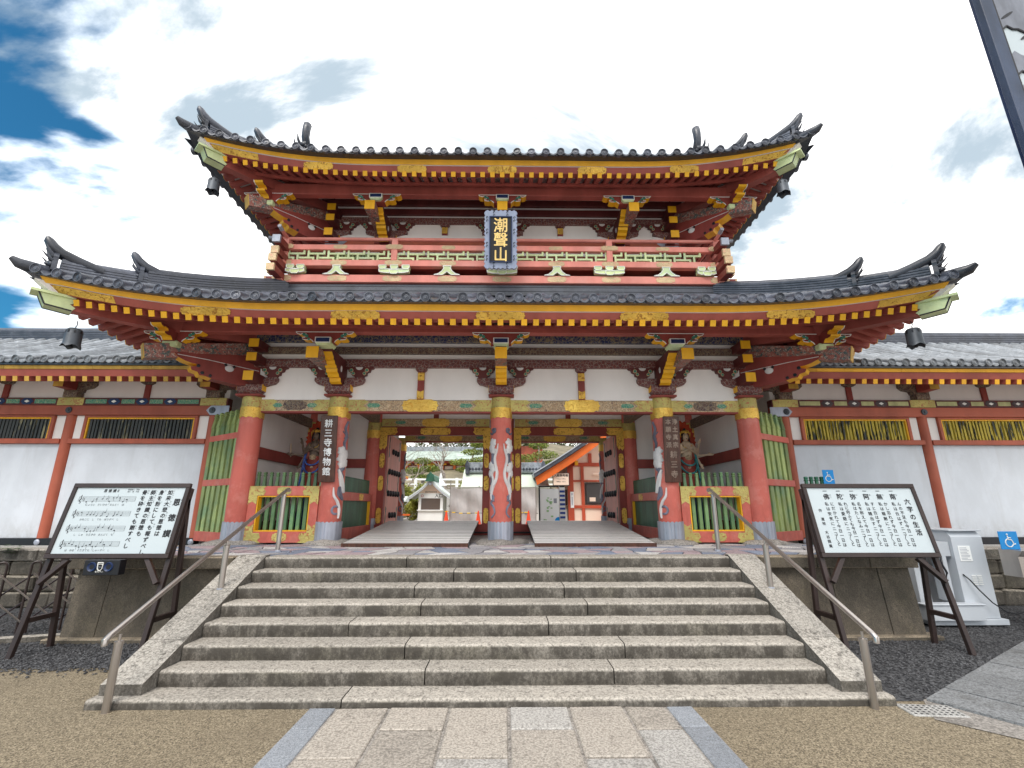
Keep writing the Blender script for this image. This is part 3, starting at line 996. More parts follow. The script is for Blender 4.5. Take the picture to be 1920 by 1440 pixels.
def oni(parent, pos, ang, sc=1.0, horn='flat', mat='dark_tile'):
    """demon-face ridge end tile with horns and the upturned bar tile above; faces direction ang"""
    M = Matrix.Translation(pos) @ Matrix.Rotation(ang, 4, 'Z') @ Matrix.Scale(sc, 4)
    mb = MB()       # local: +x is outward
    mb.prism([(-.20, 0), (-.22, .10), (-.17, .22), (-.19, .30), (-.12, .40), (0, .44), (.12, .40), (.19, .30), (.17, .22), (.22, .10), (.20, 0)], 'x', -.03, .05, M=M)
    def bl(c, r):
        q = MB().ball(c, r, 8, 5)
        mb.add([tuple(M @ Vector(p)) for p in q.v], q.f)
    bl((.09, 0, .17), (.08, .05, .05)); bl((.08, -.08, .25), (.05, .05, .04)); bl((.08, .08, .25), (.05, .05, .04))
    bl((.08, 0, .07), (.06, .11, .04)); bl((.06, -.13, .14), .05); bl((.06, .13, .14), .05); bl((.06, 0, .34), (.05, .10, .06))
    for sg in (-1, 1):
        q = MB().tube([(.05, sg * .09, .33), (.13, sg * .12, .42), (.20, sg * .12, .55)], [.045, .03, .004], 7)
        mb.add([tuple(M @ Vector(p)) for p in q.v], q.f)
        q = MB().tube([(.05, sg * .15, .22), (.15, sg * .18, .28), (.24, sg * .17, .37)], [.035, .022, .004], 7)
        mb.add([tuple(M @ Vector(p)) for p in q.v], q.f)
    o = part('ridge_end_tile', mb, mat, parent, 40)
    q = MB()
    if horn == 'flat':
        pts = [(-.75, 0, .28), (-.35, 0, .36), (-.05, 0, .45), (.10, 0, .56), (.18, 0, .68), (.21, 0, .75)]
        q.tube(pts, [.11, .12, .12, .11, .085, .035], 10)
    else:
        pts = [(-.35, 0, .30), (-.12, 0, .38), (.02, 0, .60), (.02, 0, .82), (-.01, 0, .98), (-.02, 0, 1.02)]
        q.tube(pts, [.10, .10, .095, .10, .105, .06], 10)
    q.v = [tuple(M @ Vector(p)) for p in q.v]
    part('bar_tile', q, mat, parent, 50)

def ridge(parent, pts, w, h, layers, mat, cap=True):
    """stacked flat-tile ridge with recessed joints, along pts"""
    P = [Vector(p) for p in pts]
    mb = MB()
    prof = []
    for i in range(layers):
        z0 = h * i / layers; z1 = h * (i + 1) / layers
        ww = w * (1 - .12 * i / layers)
        prof += [(ww * .5, z0), (ww * .5, z0 + (z1 - z0) * .62), (ww * .5 - .018, z0 + (z1 - z0) * .66), (ww * .5 - .018, z1)]
    if cap:
        r = w * .33
        prof += [(r * cos(a), h + r * sin(a)) for a in (0, .5, 1.0, 1.57)]
    prof = prof + [(-x, z) for x, z in reversed(prof)]
    k = len(prof)
    v = []
    for i, p in enumerate(P):
        t = P[min(i + 1, len(P) - 1)] - P[max(i - 1, 0)]
        sd = Vector((t.y, -t.x, 0)).normalized()
        for x, z in prof:
            v.append(p + sd * x + Vector((0, 0, z)))
    f = []
    for i in range(len(P) - 1):
        for j in range(k):
            j2 = (j + 1) % k
            f.append((i * k + j, i * k + j2, (i + 1) * k + j2, (i + 1) * k + j))
    f.append(tuple(range(k))); f.append(tuple((len(P) - 1) * k + j for j in range(k)))
    mb.add(v, f)
    return part('ridge', mb, mat, parent)

def big_roof(name, hx, yf, zt, R, L, flare, D, s1, s2, spacing, topfn=None, side_depth=8.0):
    """tiled skirt or hip roof. zt = height of tile bed at the eave; D = how far the slope runs in"""
    E = Eave(hx, yf, zt, R, L, flare, GY + (GY - yf))
    rf = part(name, E.strip([(-.02, -.055), (-.02, -.005), (.35, .06), (.35, .0)]), 'dark_tile', gate)
    def pt(x, d):
        p = E.front(x, d)
        return Vector((p.x, p.y, p.z + profile(d, s1, s2)))
    def spt(sg, y, d):
        p = E.sidep(sg, y, d)
        return Vector((p.x, p.y, p.z + profile(d, s1, s2)))
    # bed surfaces
    mb = MB()
    NX, ND = 48, 10
    def bed(u, v):
        d = D * v
        return pt((-1 + 2 * u) * (hx - d), d) - Vector((0, 0, .0))
    mb.grid(bed, NX, ND)
    for sg in (-1, 1):
        mb.grid(lambda u, v, sg=sg: spt(sg, (yf + D * v) + u * (2 * (GY - yf) - 2 * D * v), D * v), 30, ND)
    mb.grid(lambda u, v: Vector(((lambda q: (q.x, 2 * GY - q.y, q.z))(bed(u, v)))), NX, ND)
    part('tile_bed', mb, 'dark_tile', rf, 50)
    dm = eave_disc_mesh(.083, 'roof_tile')
    n = int(hx / spacing)
    for i in range(-n, n + 1):
        x = i * spacing
        dmax = min(D, hx - abs(x) - .08)
        if dmax < .12:
            dmax = .12
        K = max(2, int(dmax / .3) + 1)
        jx = random.uniform(-.008, .008)
        pts = [pt(x, -.04 + (dmax + .04) * k / K) + Vector((jx * (1 - k / K) + random.uniform(-.006, .006), 0, .035 + random.uniform(-.005, .005))) for k in range(K + 1)]
        part('tile_row', tile_row(pts, .078), 'roof_tile', rf, 50)
        o = link('eave_tile', dm, rf)
        p = pt(x, -.05)
        o.location = (p.x + random.uniform(-.008, .008), p.y, p.z + .045 + random.uniform(-.007, .007))
        o.rotation_euler = (radians(-6 + random.uniform(-4, 4)), random.uniform(0, 6), radians(random.uniform(-4, 4)))
        if i < n:      # pan tile with a curved lip
            xm = x + spacing / 2
            dm2 = max(.25, min(D, hx - abs(xm) - .1))
            q = MB()
            def pan(u, v, x=x, dm2=dm2):
                xx = x + .07 + (spacing - .14) * u
                d = -.045 + (dm2 + .045) * v
                p = pt(xx, d)
                return (p.x, p.y, p.z + .045 - .05 * sin(pi * u) )
            q.grid(pan, 6, max(1, int(dm2 / .4)))
            def lip(u, v, x=x):
                xx = x + .07 + (spacing - .14) * u
                p = pt(xx, -.05)
                return (p.x, p.y, p.z + .045 - .05 * sin(pi * u) - .035 * v)
            q.grid(lip, 6, 1)
            part('pan_tile_row', q, 'roof_tile', rf, 60)
    ns = int(side_depth / spacing)
    for sg in (-1, 1):
        for i in range(ns):
            y = yf + .35 + i * spacing
            u = min(y - yf, 2 * (GY - yf) - (y - yf))
            dmax = min(D, max(.12, u - .08))
            pts = [spt(sg, y, -.04 + (dmax + .04) * k / 5) + Vector((0, 0, .035)) for k in range(6)]
            part('tile_row', tile_row(pts, .078), 'roof_tile', rf, 50)
            o = link('eave_tile', dm, rf)
            p = spt(sg, y, -.05)
            o.location = (p.x, p.y, p.z + .045)
            o.rotation_euler = (0, 0, sg * pi / 2)
    # hips
    for sg in (-1, 1):
        def hp(d, dz=0):
            return pt(sg * (hx - d), d) + Vector((0, 0, dz))
        ang = atan2(-1, sg)
        lo = [hp(d, .04) for d in (.22, .5, .8, 1.1, 1.4)]
        ridge(rf, lo, .24, .20, 4, 'roof_tile')
        oni(rf, hp(.18, .02), ang, .82)
        top = D if topfn is None else D
        k = max(4, int((top - .95) / .3))
        hi = [hp(.98 + (top - .98) * i / k, .06) for i in range(k + 1)]
        ridge(rf, hi, .26, .27, 5, 'roof_tile')
        oni(rf, hp(.92, .07), ang, .80)
        # upturned corner tile below
        c = hp(-.06, .0)
        part('corner_tile', MB().tube([hp(.35, .03), hp(.1, .03), hp(-.01, .05), hp(-.08, .09), hp(-.14, .17)], [.085, .10, .10, .085, .04], 9), 'dark_tile', rf, 50)
    return rf, E, pt, spt

LOW = dict(hx=7.74, yf=7.28, zt=5.235, R=.38, L=4.2, flare=.26, D=2.72, s1=.44, s2=.02)
UP = dict(hx=6.66, yf=8.53, zt=9.265, R=.34, L=3.8, flare=.26, D=3.4, s1=.46, s2=.05)
lower, ELt, lpt, lspt = big_roof('lower_roof', spacing=.316, side_depth=7.5, **LOW)
upper, EUt, upt, uspt = big_roof('upper_roof', spacing=.316, side_depth=6.5, **UP)
# gable roof on top of the upper hip skirt
gz = upt(0, UP['D']).z
gy = upt(0, UP['D']).y
mb = MB()
gx = 4.6
mb.prism([(gy - .1, gz), (GY, gz + .62), (2 * GY - gy + .1, gz), (2 * GY - gy + .1, gz - .1), (gy - .1, gz - .1)], 'x', -gx, gx)
part('gable_roof', mb, 'dark_tile', upper)
ridge(upper, [(x, GY, gz + .58) for x in (-4.8, -2, 2, 4.8)], .4, .35, 6, 'roof_tile')
for sg in (-1, 1):
    ridge(upper, [upt(sg * 4.59, d) + Vector((0, 0, .05)) for d in (.75, 1.2, 1.8, 2.5, 3.3)], .26, .25, 4, 'roof_tile')
    oni(upper, upt(sg * 4.62, .68) + Vector((0, 0, .03)), -pi / 2, .92, 'tall')
# flat-tile course where the lower roof meets the balcony
ytop = lpt(0, LOW['D']).y; ztop = lpt(0, LOW['D']).z
mb = MB()
for i in range(5):
    z = ztop - .02 + i * .058
    o_ = .018 * (i % 2) + .012 * i
    mb.box(-5.32 + o_, 5.32 - o_, ytop - .12 + o_, 15.6, z, z + .05)
part('flat_tile_course', mb, 'roof_tile', lower)

# ------------------------------------------------------------------ eaves: boards, rafters
def eaves(roofE, hx, yf, zc, R, L, flare, px, py, pz0, pz1, slope, spacing, cap_t, wall_x, wall_y, plates):
    """hx,yf,zc : line of the flying rafter tips (bottom of the tip). px,py : purlin ring"""
    E = Eave(hx, yf, zc, R, L, flare, GY + (GY - yf))
    hxr = hx
    # boards above the rafter tips, stepping outwards to the tiles
    tz = roofE
    E2 = Eave(hx, yf, zc, R * 1.12, L, flare + .10, GY + (GY - yf))
    part('fascia_board', E2.strip([(.01, .109), (-.075, .214), (.12, .225), (.16, .112)]), 'eave_red', gate)
    part('soffit_edge', E2.strip([(-.073, .2155), (-.10, .2185), (.05, .235), (.06, .226)]), 'plaster', gate)
    part('fascia_trim', E2.strip([(-.105, .219), (-.15, .318), (.06, .33), (.08, .236)]), 'fascia_yellow', gate)
    # sheathing
    rin = (hx - px)
    def under(dz):
        q = MB()
        q.grid(lambda u, v: (lambda d: E.front((-1 + 2 * u) * (hx - d), d, dz + slope * d))(.02 + (rin + 1.0) * v), 40, 4)
        for sg in (-1, 1):
            q.grid(lambda u, v, sg=sg: (lambda d: E.sidep(sg, yf + d + u * (2 * (GY - yf) - 2 * d), d, dz + slope * d))(.02 + (rin + 1.0) * v), 24, 4)
        return q
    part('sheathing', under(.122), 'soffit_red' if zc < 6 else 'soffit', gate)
    # rafters
    rl = MB().box(-.047, .047, 0, 1.0, 0, .105)
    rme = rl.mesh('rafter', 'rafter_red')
    cme = MB().box(-.0485, .0485, -.004, .004, -.0015, .1065).mesh('rafter_cap', cap_t)
    n = int(hx / spacing)
    an = math.atan(slope)
    for i in range(-n, n + 1):
        x = i * spacing
        ln = min(rin + .35, hx - abs(x) + .05)
        p = E.front(x)
        o = link('rafter', rme, gate, p, rot=(an, 0, 0))
        o.scale = (1, ln / cos(an), 1)
        c = link('rafter_cap', cme, o, local=True)
    m_ = int((2 * (GY - yf) * .62) / spacing)
    for sg in (-1, 1):
        for i in range(1, m_):
            y = yf + i * spacing
            ln = min(rin + .35, (y - yf) + .05)
            p = E.sidep(sg, y)
            o = link('rafter', rme, gate, p, rot=(an, 0, sg * pi / 2))
            o.scale = (1, ln / cos(an), 1)
            link('rafter_cap', cme, o, local=True)
    # second, inner board line where the flying rafters sit (seen from below)
    d1 = rin * .55
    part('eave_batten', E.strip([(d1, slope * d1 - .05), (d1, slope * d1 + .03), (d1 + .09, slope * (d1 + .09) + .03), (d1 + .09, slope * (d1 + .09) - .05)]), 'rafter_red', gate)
    # purlin ring
    q = MB()
    for a, b in (((-px, py), (px, py)), ((px, py), (px, 2 * GY - py)), ((-px, py), (-px, 2 * GY - py))):
        if a[1] == b[1]:
            q.cbox(a[0] - .09, b[0] + .09, py - .09, py + .09, pz0, pz1, .01)
        else:
            q.cbox(a[0] - .09, a[0] + .09, a[1] + .091, b[1], pz0, pz1, .01)
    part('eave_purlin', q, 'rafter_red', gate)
    # hip rafters with green capped ends
    for sg in (-1, 1):
        tip = E.front(sg * hx)
        inn = Vector((sg * (wall_x), wall_y, pz1 + .05))
        dirv = (Vector((tip.x, tip.y, tip.z + .0)) - inn)
        dh = Vector((dirv.x, dirv.y, 0)).normalized()
        M = Matrix(((dh.x, -dh.y, 0, 0), (dh.y, dh.x, 0, 0), (0, 0, 1, 0), (0, 0, 0, 1)))
        Lh = Vector((dirv.x, dirv.y)).length
        zt0, zt1 = inn.z, tip.z + .0
        poly = [(0, zt0 - .12), (Lh * .5, (zt0 + zt1) / 2 - .17), (Lh - .05, zt1 - .12), (Lh + .02, zt1 + .06), (0, zt0 + .12)]
        T = Matrix.Translation((inn.x, inn.y, 0)) @ M
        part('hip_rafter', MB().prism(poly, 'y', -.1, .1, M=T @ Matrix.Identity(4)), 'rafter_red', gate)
        # green cap with dark rim
        h = part('hip_rafter_cap', MB().prism([(Lh - .16, zt1 - .13), (Lh + .18, zt1 - .11), (Lh + .27, zt1 + .075), (Lh - .16, zt1 + .075), (Lh - .22, zt1 + .03), (Lh - .12, zt1 - .02), (Lh - .2, zt1 - .07)], 'y', -.125, .125, M=T), 'pale_green', gate)
        part('cap_roof', MB().box(Lh - .18, Lh + .37, -.16, .16, zt1 + .076, zt1 + .118, M=T), 'pale_green', h)
        q = MB()
        for yy in (-.128, .128):
            for a, b in (((Lh - .16, zt1 - .13), (Lh + .18, zt1 - .11)), ((Lh + .18, zt1 - .11), (Lh + .27, zt1 + .075))):
                q.tube([tuple(T @ Vector((a[0], yy, a[1]))), tuple(T @ Vector((b[0], yy, b[1])))], .013, 5)
        part('cap_rim', q, 'black', h)
        # white corner soffit triangle piece under tile tip
        part('corner_soffit', MB().prism([(Lh - .1, zt1 + .12), (Lh + .14, zt1 + .13), (Lh + .36, zt1 + .30), (Lh - .1, zt1 + .30)], 'y', -.09, .09, M=T), 'plaster', gate)
    # gold plates on the fascia
    for x, w in plates:
        p = E2.front(x, 0)
        po = lobed(w, .15)
        tilt = Matrix.Translation((p.x, p.y - .045, p.z + .158)) @ Matrix.Rotation(radians(36), 4, 'X')
        part('fascia_plate', MB().prism(po, 'y', -.006, .006, M=tilt), 'gold', gate)
    for sg in (-1, 1):   # long corner plates follow the curve
        q = MB()
        def cp(u, v, sg=sg):
            x = sg * (hx + .02 - .95 * u)
            p = E2.front(x)
            return (p.x, p.y + .003 - .085 * v, p.z + .112 + .10 * v)
        q.grid(cp, 8, 1)
        part('corner_plate', q, 'gold', gate)
    return E

EL = eaves(ELt, 7.47, 7.55, 4.885, .30, 4.0, .16, 6.38, 8.7, 5.15, 5.33, .37, .2055, 'yellow', 5.28, 9.8,
           [(-5.05, .86), (-2.5, .86), (0.0, .86), (2.5, .86), (5.05, .86)])
EU = eaves(EUt, 6.26, 8.84, 8.92, .26, 3.6, .16, 5.48, 9.6, 8.95, 9.23, .39, .2165, 'yellow', 4.38, 10.7,
           [(-4.05, .66), (-2.0, .66), (0.0, .66), (2.0, .66), (4.05, .66)])
# ------------------------------------------------------------------ columns
CX = [-5.28, -3.44, 0.0, 3.44, 5.28]
FY = 9.8
def cyl(x, y, th, z, r):
    return (x + r * sin(th), y - r * cos(th), z)
def relief_band(mb, x, y, R, pts, widths, lift=.022, n=None, mi=None):
    """raised ribbon on a column: pts = (arc metres from the front, z)"""
    P = []
    for i in range(len(pts) - 1):      # smooth
        p0 = pts[max(i - 1, 0)]; p1 = pts[i]; p2 = pts[i + 1]; p3 = pts[min(i + 2, len(pts) - 1)]
        for k in range(5):
            t = k / 5
            q = [.5 * ((2 * p1[j]) + (-p0[j] + p2[j]) * t + (2 * p0[j] - 5 * p1[j] + 4 * p2[j] - p3[j]) * t * t + (-p0[j] + 3 * p1[j] - 3 * p2[j] + p3[j]) * t ** 3) for j in (0, 1)]
            w = widths[i] + (widths[i + 1] - widths[i]) * t
            P.append((q[0], q[1], w))
    P.append((*pts[-1], widths[-1]))
    v = []
    for i, (a, z, w) in enumerate(P):
        a2, z2, _ = P[min(i + 1, len(P) - 1)]; a1, z1, _ = P[max(i - 1, 0)]
        tx, tz = a2 - a1, z2 - z1
        L = sqrt(tx * tx + tz * tz) or 1
        nx_, nz_ = -tz / L, tx / L
        for o_, r_ in ((-1, .002), (-.6, lift), (.6, lift), (1, .002)):
            aa = a + nx_ * w * .5 * o_; zz = z + nz_ * w * .5 * o_
            v.append(cyl(x, y, aa / R, zz, R + r_))
    f = []
    for i in range(len(P) - 1):
        for k in range(3):
            f.append((i * 4 + k, i * 4 + k + 1, (i + 1) * 4 + k + 1, (i + 1) * 4 + k))
    mb.add(v, f, mi)
def relief_blob(mb, x, y, R, a, z, r, lift=.03, seed=0):
    rg = random.Random(seed)
    n = 18
    v = [cyl(x, y, a / R, z, R + lift)]
    for rr, l in ((.5, lift), (.85, lift * .7), (1.0, .002)):
        for k in range(n):
            t = 2 * pi * k / n
            q = r * rr * (1 + .16 * cos(5 * t + seed))
            v.append(cyl(x, y, (a + q * cos(t)) / R, z + q * sin(t), R + l))
    f = [(0, 1 + k, 1 + (k + 1) % n) for k in range(n)]
    for i in range(2):
        for k in range(n):
            f.append((1 + i * n + k, 1 + i * n + (k + 1) % n, 1 + (i + 1) * n + (k + 1) % n, 1 + (i + 1) * n + k))
    mb.add(v, f)
def column(x, y, r, base=True, relief=None, z0=PZ + .09, ztop=4.09, gold=True, rock=True):
    prof = [(r * .97, z0), (r, z0 + .5), (r * 1.0, z0 + 1.4), (r * .97, 3.4), (r * .93, ztop)]
    c = part('column', MB().lathe(prof, 28, (x, y, 0)), 'column_red', gate, 40)
    # lead foot with a scalloped upper edge
    n = 56
    v = []
    for k in range(n):
        t = 2 * pi * k / n
        e = abs(sin(t * 9))
        rr = r * 1.02 + .024 * e ** .45
        v += [cyl(x, y, t, z0 - .02, rr), cyl(x, y, t, z0 + .315 + .028 * e, rr), cyl(x, y, t, z0 + .315 + .028 * e, r * .99)]
    f = []
    for k in range(n):
        k2 = (k + 1) % n
        f += [(3 * k, 3 * k2, 3 * k2 + 1, 3 * k + 1), (3 * k + 1, 3 * k2 + 1, 3 * k2 + 2, 3 * k + 2)]
    part('lead_foot', MB().add(v, f), 'lead', c, 40)
    if gold:
        n = 40; v = []
        for k in range(n):
            t = 2 * pi * k / n
            e = .022 * abs(sin(t * 5)) ** .6
            v += [cyl(x, y, t, 3.635 + e, r * .985), cyl(x, y, t, 3.635 + e, r * 1.035), cyl(x, y, t, 3.865, r * 1.03), cyl(x, y, t, 3.865, r * .93)]
        f = [(4 * k + j, 4 * ((k + 1) % n) + j, 4 * ((k + 1) % n) + j + 1, 4 * k + j + 1) for k in range(n) for j in range(3)]
        part('gold_collar', MB().add(v, f), 'gold_bright', c, 40)
        part('collar_band', MB().lathe([(r * .985, 3.866), (r * .97, 4.088)], 32, (x, y, 0)), 'gold_olive', c, 40)
    if rock:
        q = MB()
        rg = random.Random(int(x * 100))
        def rk(u, v):
            t = 2 * pi * u
            prof_ = [(1.0, 0), (1.0, .35), (.86, .8), (.60, 1.0), (.0, 1.02)]
            i = v * 4
            a = prof_[int(i + .001)]
            k = 1 + .16 * sin(2 * t + x) + .09 * sin(3 * t + 2 * x) + .05 * sin(7 * t)
            return (x + .50 * a[0] * k * cos(t), y + .40 * a[0] * k * sin(t), PZ - .02 + (.11 + .015 * sin(3 * t)) * a[1])
        q.grid(rk, 26, 4)
        part('base_rock', q, 'base_rock', c, 50)
    if relief:
        relief(c, x, y, r)
    return c
def dragon_front(c, x, y, r):
    w = MB(); g = MB()
    for s in (-1, 1):
        relief_band(g, x, y, r, [(s * (.15 + .045 * cos(t) * (1 - t / 14)), 3.37 + .06 * sin(t) * (1 - t / 14)) for t in [i * .7 for i in range(11)]], [.028] * 11)
        relief_band(g, x, y, r, [(s * .11, 3.42), (s * .2, 3.30), (s * .27, 3.34)], [.03, .03, .02])
        for k, (a, z, q) in enumerate(((.185, 3.13, .085), (.22, 3.02, .09), (.17, 2.96, .07), (.24, 2.66, .09), (.19, 2.58, .08), (.25, 2.5, .08))):
            relief_blob(w, x, y, r, s * a, z, q, .032, k + 3)
        relief_band(w, x, y, r, [(s * .055, 3.10), (s * .075, 2.97), (s * .125, 2.80), (s * .095, 2.62), (s * .075, 2.50), (s * .10, 2.36), (s * .16, 2.24), (s * .205, 2.08), (s * .19, 1.98)], [.012, .035, .05, .055, .06, .06, .06, .05, .02], .03)
        relief_band(w, x, y, r, [(s * .2, 2.50), (s * .16, 2.36), (s * .20, 2.24), (s * .24, 2.12)], [.03, .05, .05, .02], .028)
        relief_band(g, x, y, r, [(s * .19, 2.92), (s * .17, 2.80), (s * .21, 2.68)], [.10, .14, .08], .02)
        relief_band(g, x, y, r, [(s * .22, 2.46), (s * .20, 2.36), (s * .24, 2.28)], [.06, .10, .05], .02)
        relief_band(g, x, y, r, [(s * .24, 2.10), (s * .15, 2.02), (s * .22, 1.92), (s * .15, 1.84), (s * .12, 1.72), (s * .20, 1.64)], [.05, .05, .06, .05, .03, .04], .018)
        relief_band(g, x, y, r, [(s * .13, 2.06), (s * .19, 2.0), (s * .12, 1.95)], [.02, .035, .015], .018)
    part('carved_cloud', w, 'relief_white', c, 50, kind='stuff')
    part('carved_dragon', g, 'relief_grey', c, 50, kind='stuff')
def dragon_side(sd):
    def fn(c, x, y, r):
        w = MB(); g = MB()
        s = sd
        relief_band(g, x, y, r, [(s * .30, 3.58), (s * .24, 3.42), (s * .30, 3.26), (s * .24, 3.12), (s * .28, 2.98)], [.05, .07, .06, .07, .05], .02)
        relief_band(g, x, y, r, [(s * .18, 3.36), (s * .26, 3.28), (s * .22, 3.20)], [.02, .035, .02], .02)
        for k, (a, z, q) in enumerate(((.20, 2.96, .09), (.28, 2.88, .11), (.21, 2.80, .10), (.29, 2.72, .10), (.22, 2.68, .08))):
            relief_blob(w, x, y, r, s * a, z, q, .034, k)
        relief_band(g, x, y, r, [(s * .3, 2.62), (s * .2, 2.55), (s * .28, 2.42)], [.08, .12, .08], .022)
        relief_band(w, x, y, r, [(s * .16, 2.58), (s * .22, 2.44), (s * .28, 2.26), (s * .34, 2.12)], [.03, .10, .13, .05], .034)
        relief_band(g, x, y, r, [(s * .22, 2.24), (s * .24, 2.10), (s * .33, 1.98)], [.06, .13, .05], .024)
        relief_band(w, x, y, r, [(s * .10, 2.22), (s * .12, 2.06), (s * .20, 1.94), (s * .25, 1.78), (s * .24, 1.62)], [.02, .05, .06, .06, .02], .03)
        relief_band(g, x, y, r, [(s * .13 + .075 * s * cos(t) + .05 * s, 1.78 + .075 * sin(t)) for t in [i * .65 + .5 for i in range(8)]], [.045] * 8, .022)
        part('carved_cloud', w, 'relief_white', c, 50, kind='stuff')
        part('carved_dragon', g, 'relief_grey', c, 50, kind='stuff')
    return fn
for i, x in enumerate(CX):
    column(x, FY, .228, relief={1: dragon_side(1), 2: dragon_front, 3: dragon_side(-1)}.get(i))
for x in (-5.28, -3.5, 3.5, 5.28):
    column(x, 12.8, .20, ztop=4.5, gold=True)
for x in (-5.28, -3.46, 0, 3.46, 5.28):
    column(x, 15.8, .21, relief=dragon_side(1) if x == -3.46 else (dragon_side(-1) if x == 3.46 else None))

# ------------------------------------------------------------------ bracket sets
SCR = [(.0, .0)]
def scroll_disc(mb, x, y, z, r, mi_d=0, mi_l=1):
    mb.lathe([(r, .0), (r * 1.0, -.012), (r * .78, -.014)], 12, (x, y, z), axis='y', mi=mi_l, cap=False)
    mb.lathe([(r * .78, -.014), (r * .74, -.004), (r * .4, -.004), (r * .36, -.012), (.001, -.014)], 12, (x, y, z), axis='y', mi=mi_d, cap=False)
def wall_bracket(x, wy, dz, half=None, side=0):
    """boat arm and two scrolled cloud brackets lying on the wall face"""
    y0, y1 = wy - .21, wy - .08
    b = part('boat_arm', MB().prism([(x - .52, 4.50 + dz), (x - .52, 4.43 + dz), (x - .47, 4.37 + dz), (x - .28, 4.315 + dz), (x + .28, 4.315 + dz), (x + .47, 4.37 + dz), (x + .52, 4.43 + dz), (x + .52, 4.50 + dz)], 'y', y0, y1), 'brocade_red', gate)
    for s in (-1, 1):
        if side and s != -side:
            pass
        cx = x + s * .40
        poly = [(-.10, 4.502), (.10, 4.502), (.13, 4.55), (.19, 4.565), (.20, 4.625), (.27, 4.645), (.29, 4.70), (.35, 4.715), (.37, 4.738), (-.37, 4.738), (-.35, 4.715), (-.29, 4.70), (-.27, 4.645), (-.20, 4.625), (-.19, 4.565), (-.13, 4.55)]
        q = MB().prism([(cx + a * .82, z + dz) for a, z in poly], 'y', y0 + .02, y1)
        o = part('cloud_bracket', q, 'deep_red', gate)
        q = MB()
        for e in (-1, 1):
            scroll_disc(q, cx + e * .165, y0 + .018, 4.665 + dz, .042)
            scroll_disc(q, cx + e * .118, y0 + .018, 4.595 + dz, .036)
        part('scroll', q, ['green_tile', 'gold_faded'], o, kind='stuff')
        n = 10
        po = [(cx + .075 * cos(a), 4.735 + dz - .06 * sin(a)) for a in [pi * i / n for i in range(n + 1)]]
        part('scroll_eye', MB().prism(po, 'y', y0 + .006, y0 + .022), 'relief_white', o)
def cap_block(x, wy, dz):
    c = part('cap_plate', MB().cbox(x - .27, x + .27, wy - .27, wy + .25, 4.09 + dz, 4.135 + dz, .008), 'beam_red', gate)
    v = []
    for r_, z in ((.2, 4.136), (.265, 4.20), (.265, 4.335)):
        v += [(x - r_, wy - r_, z + dz), (x + r_, wy - r_, z + dz), (x + r_, wy + r_, z + dz), (x - r_, wy + r_, z + dz)]
    f = [(0, 1, 2, 3), (8, 9, 10, 11)]
    mi = []
    for i in range(2):
        for k in range(4):
            f.append((i * 4 + k, i * 4 + (k + 1) % 4, (i + 1) * 4 + (k + 1) % 4, (i + 1) * 4 + k))
    q = MB().add(v, f)
    part('cap_block', q, 'brocade_red', gate)
    # yellow cheek on the side faces
    for s in (-1, 1):
        part('cap_cheek', MB().box(*sorted((x + s * .266, x + s * .27)), wy - .262, wy + .262, 4.205 + dz, 4.334 + dz), 'yellow', gate)
def cloud_plate_poly(w=.56):
    h = [(w, 0), (w - .03, -.035), (w - .10, -.05), (w - .13, -.03), (w - .20, -.045), (w - .225, -.085), (w - .17, -.115), (w - .13, -.12), (w - .15, -.155), (w - .24, -.165), (w - .29, -.15), (w - .33, -.175), (w - .36, -.215)]
    return h + [(-a, b) for a, b in reversed(h)]
def cloud_plate(T, dz, parent=None):
    """scrolled plate that carries the purlin; T maps (x,y,z) with y=0 the front face, z=0 its top"""
    po = cloud_plate_poly()
    em = [0] * len(po)
    for i in range(len(po) - 1):
        em[i] = 1
    em[12] = 0
    o = part('purlin_bracket', MB().prism(po, 'y', 0.0, .19, M=T, edge_mi=em), ['beam_red', 'yellow'], gate)
    edge = [T @ Vector((a, -.004, b)) for a, b in po[:13]]
    edge2 = [T @ Vector((a, -.004, b)) for a, b in po[13:]]
    q = MB().tube(edge, .008, 5).tube(edge2, .008, 5).tube([edge[0], edge2[-1]], .008, 5)
    part('white_line', q, 'white_edge', o)
    q = MB()
    for s in (-1, 1):
        for a, b, r_ in ((.40, -.055, .034), (.345, -.085, .034), (.30, -.145, .026)):
            l = MB().lathe([(r_, 0), (r_, -.01), (.001, -.014)], 9, (s * a, -.001, b), axis='y', cap=False)
            q.add([tuple(T @ Vector(p)) for p in l.v], l.f)
    part('scroll', q, 'green_tile', o, kind='stuff')
    return o
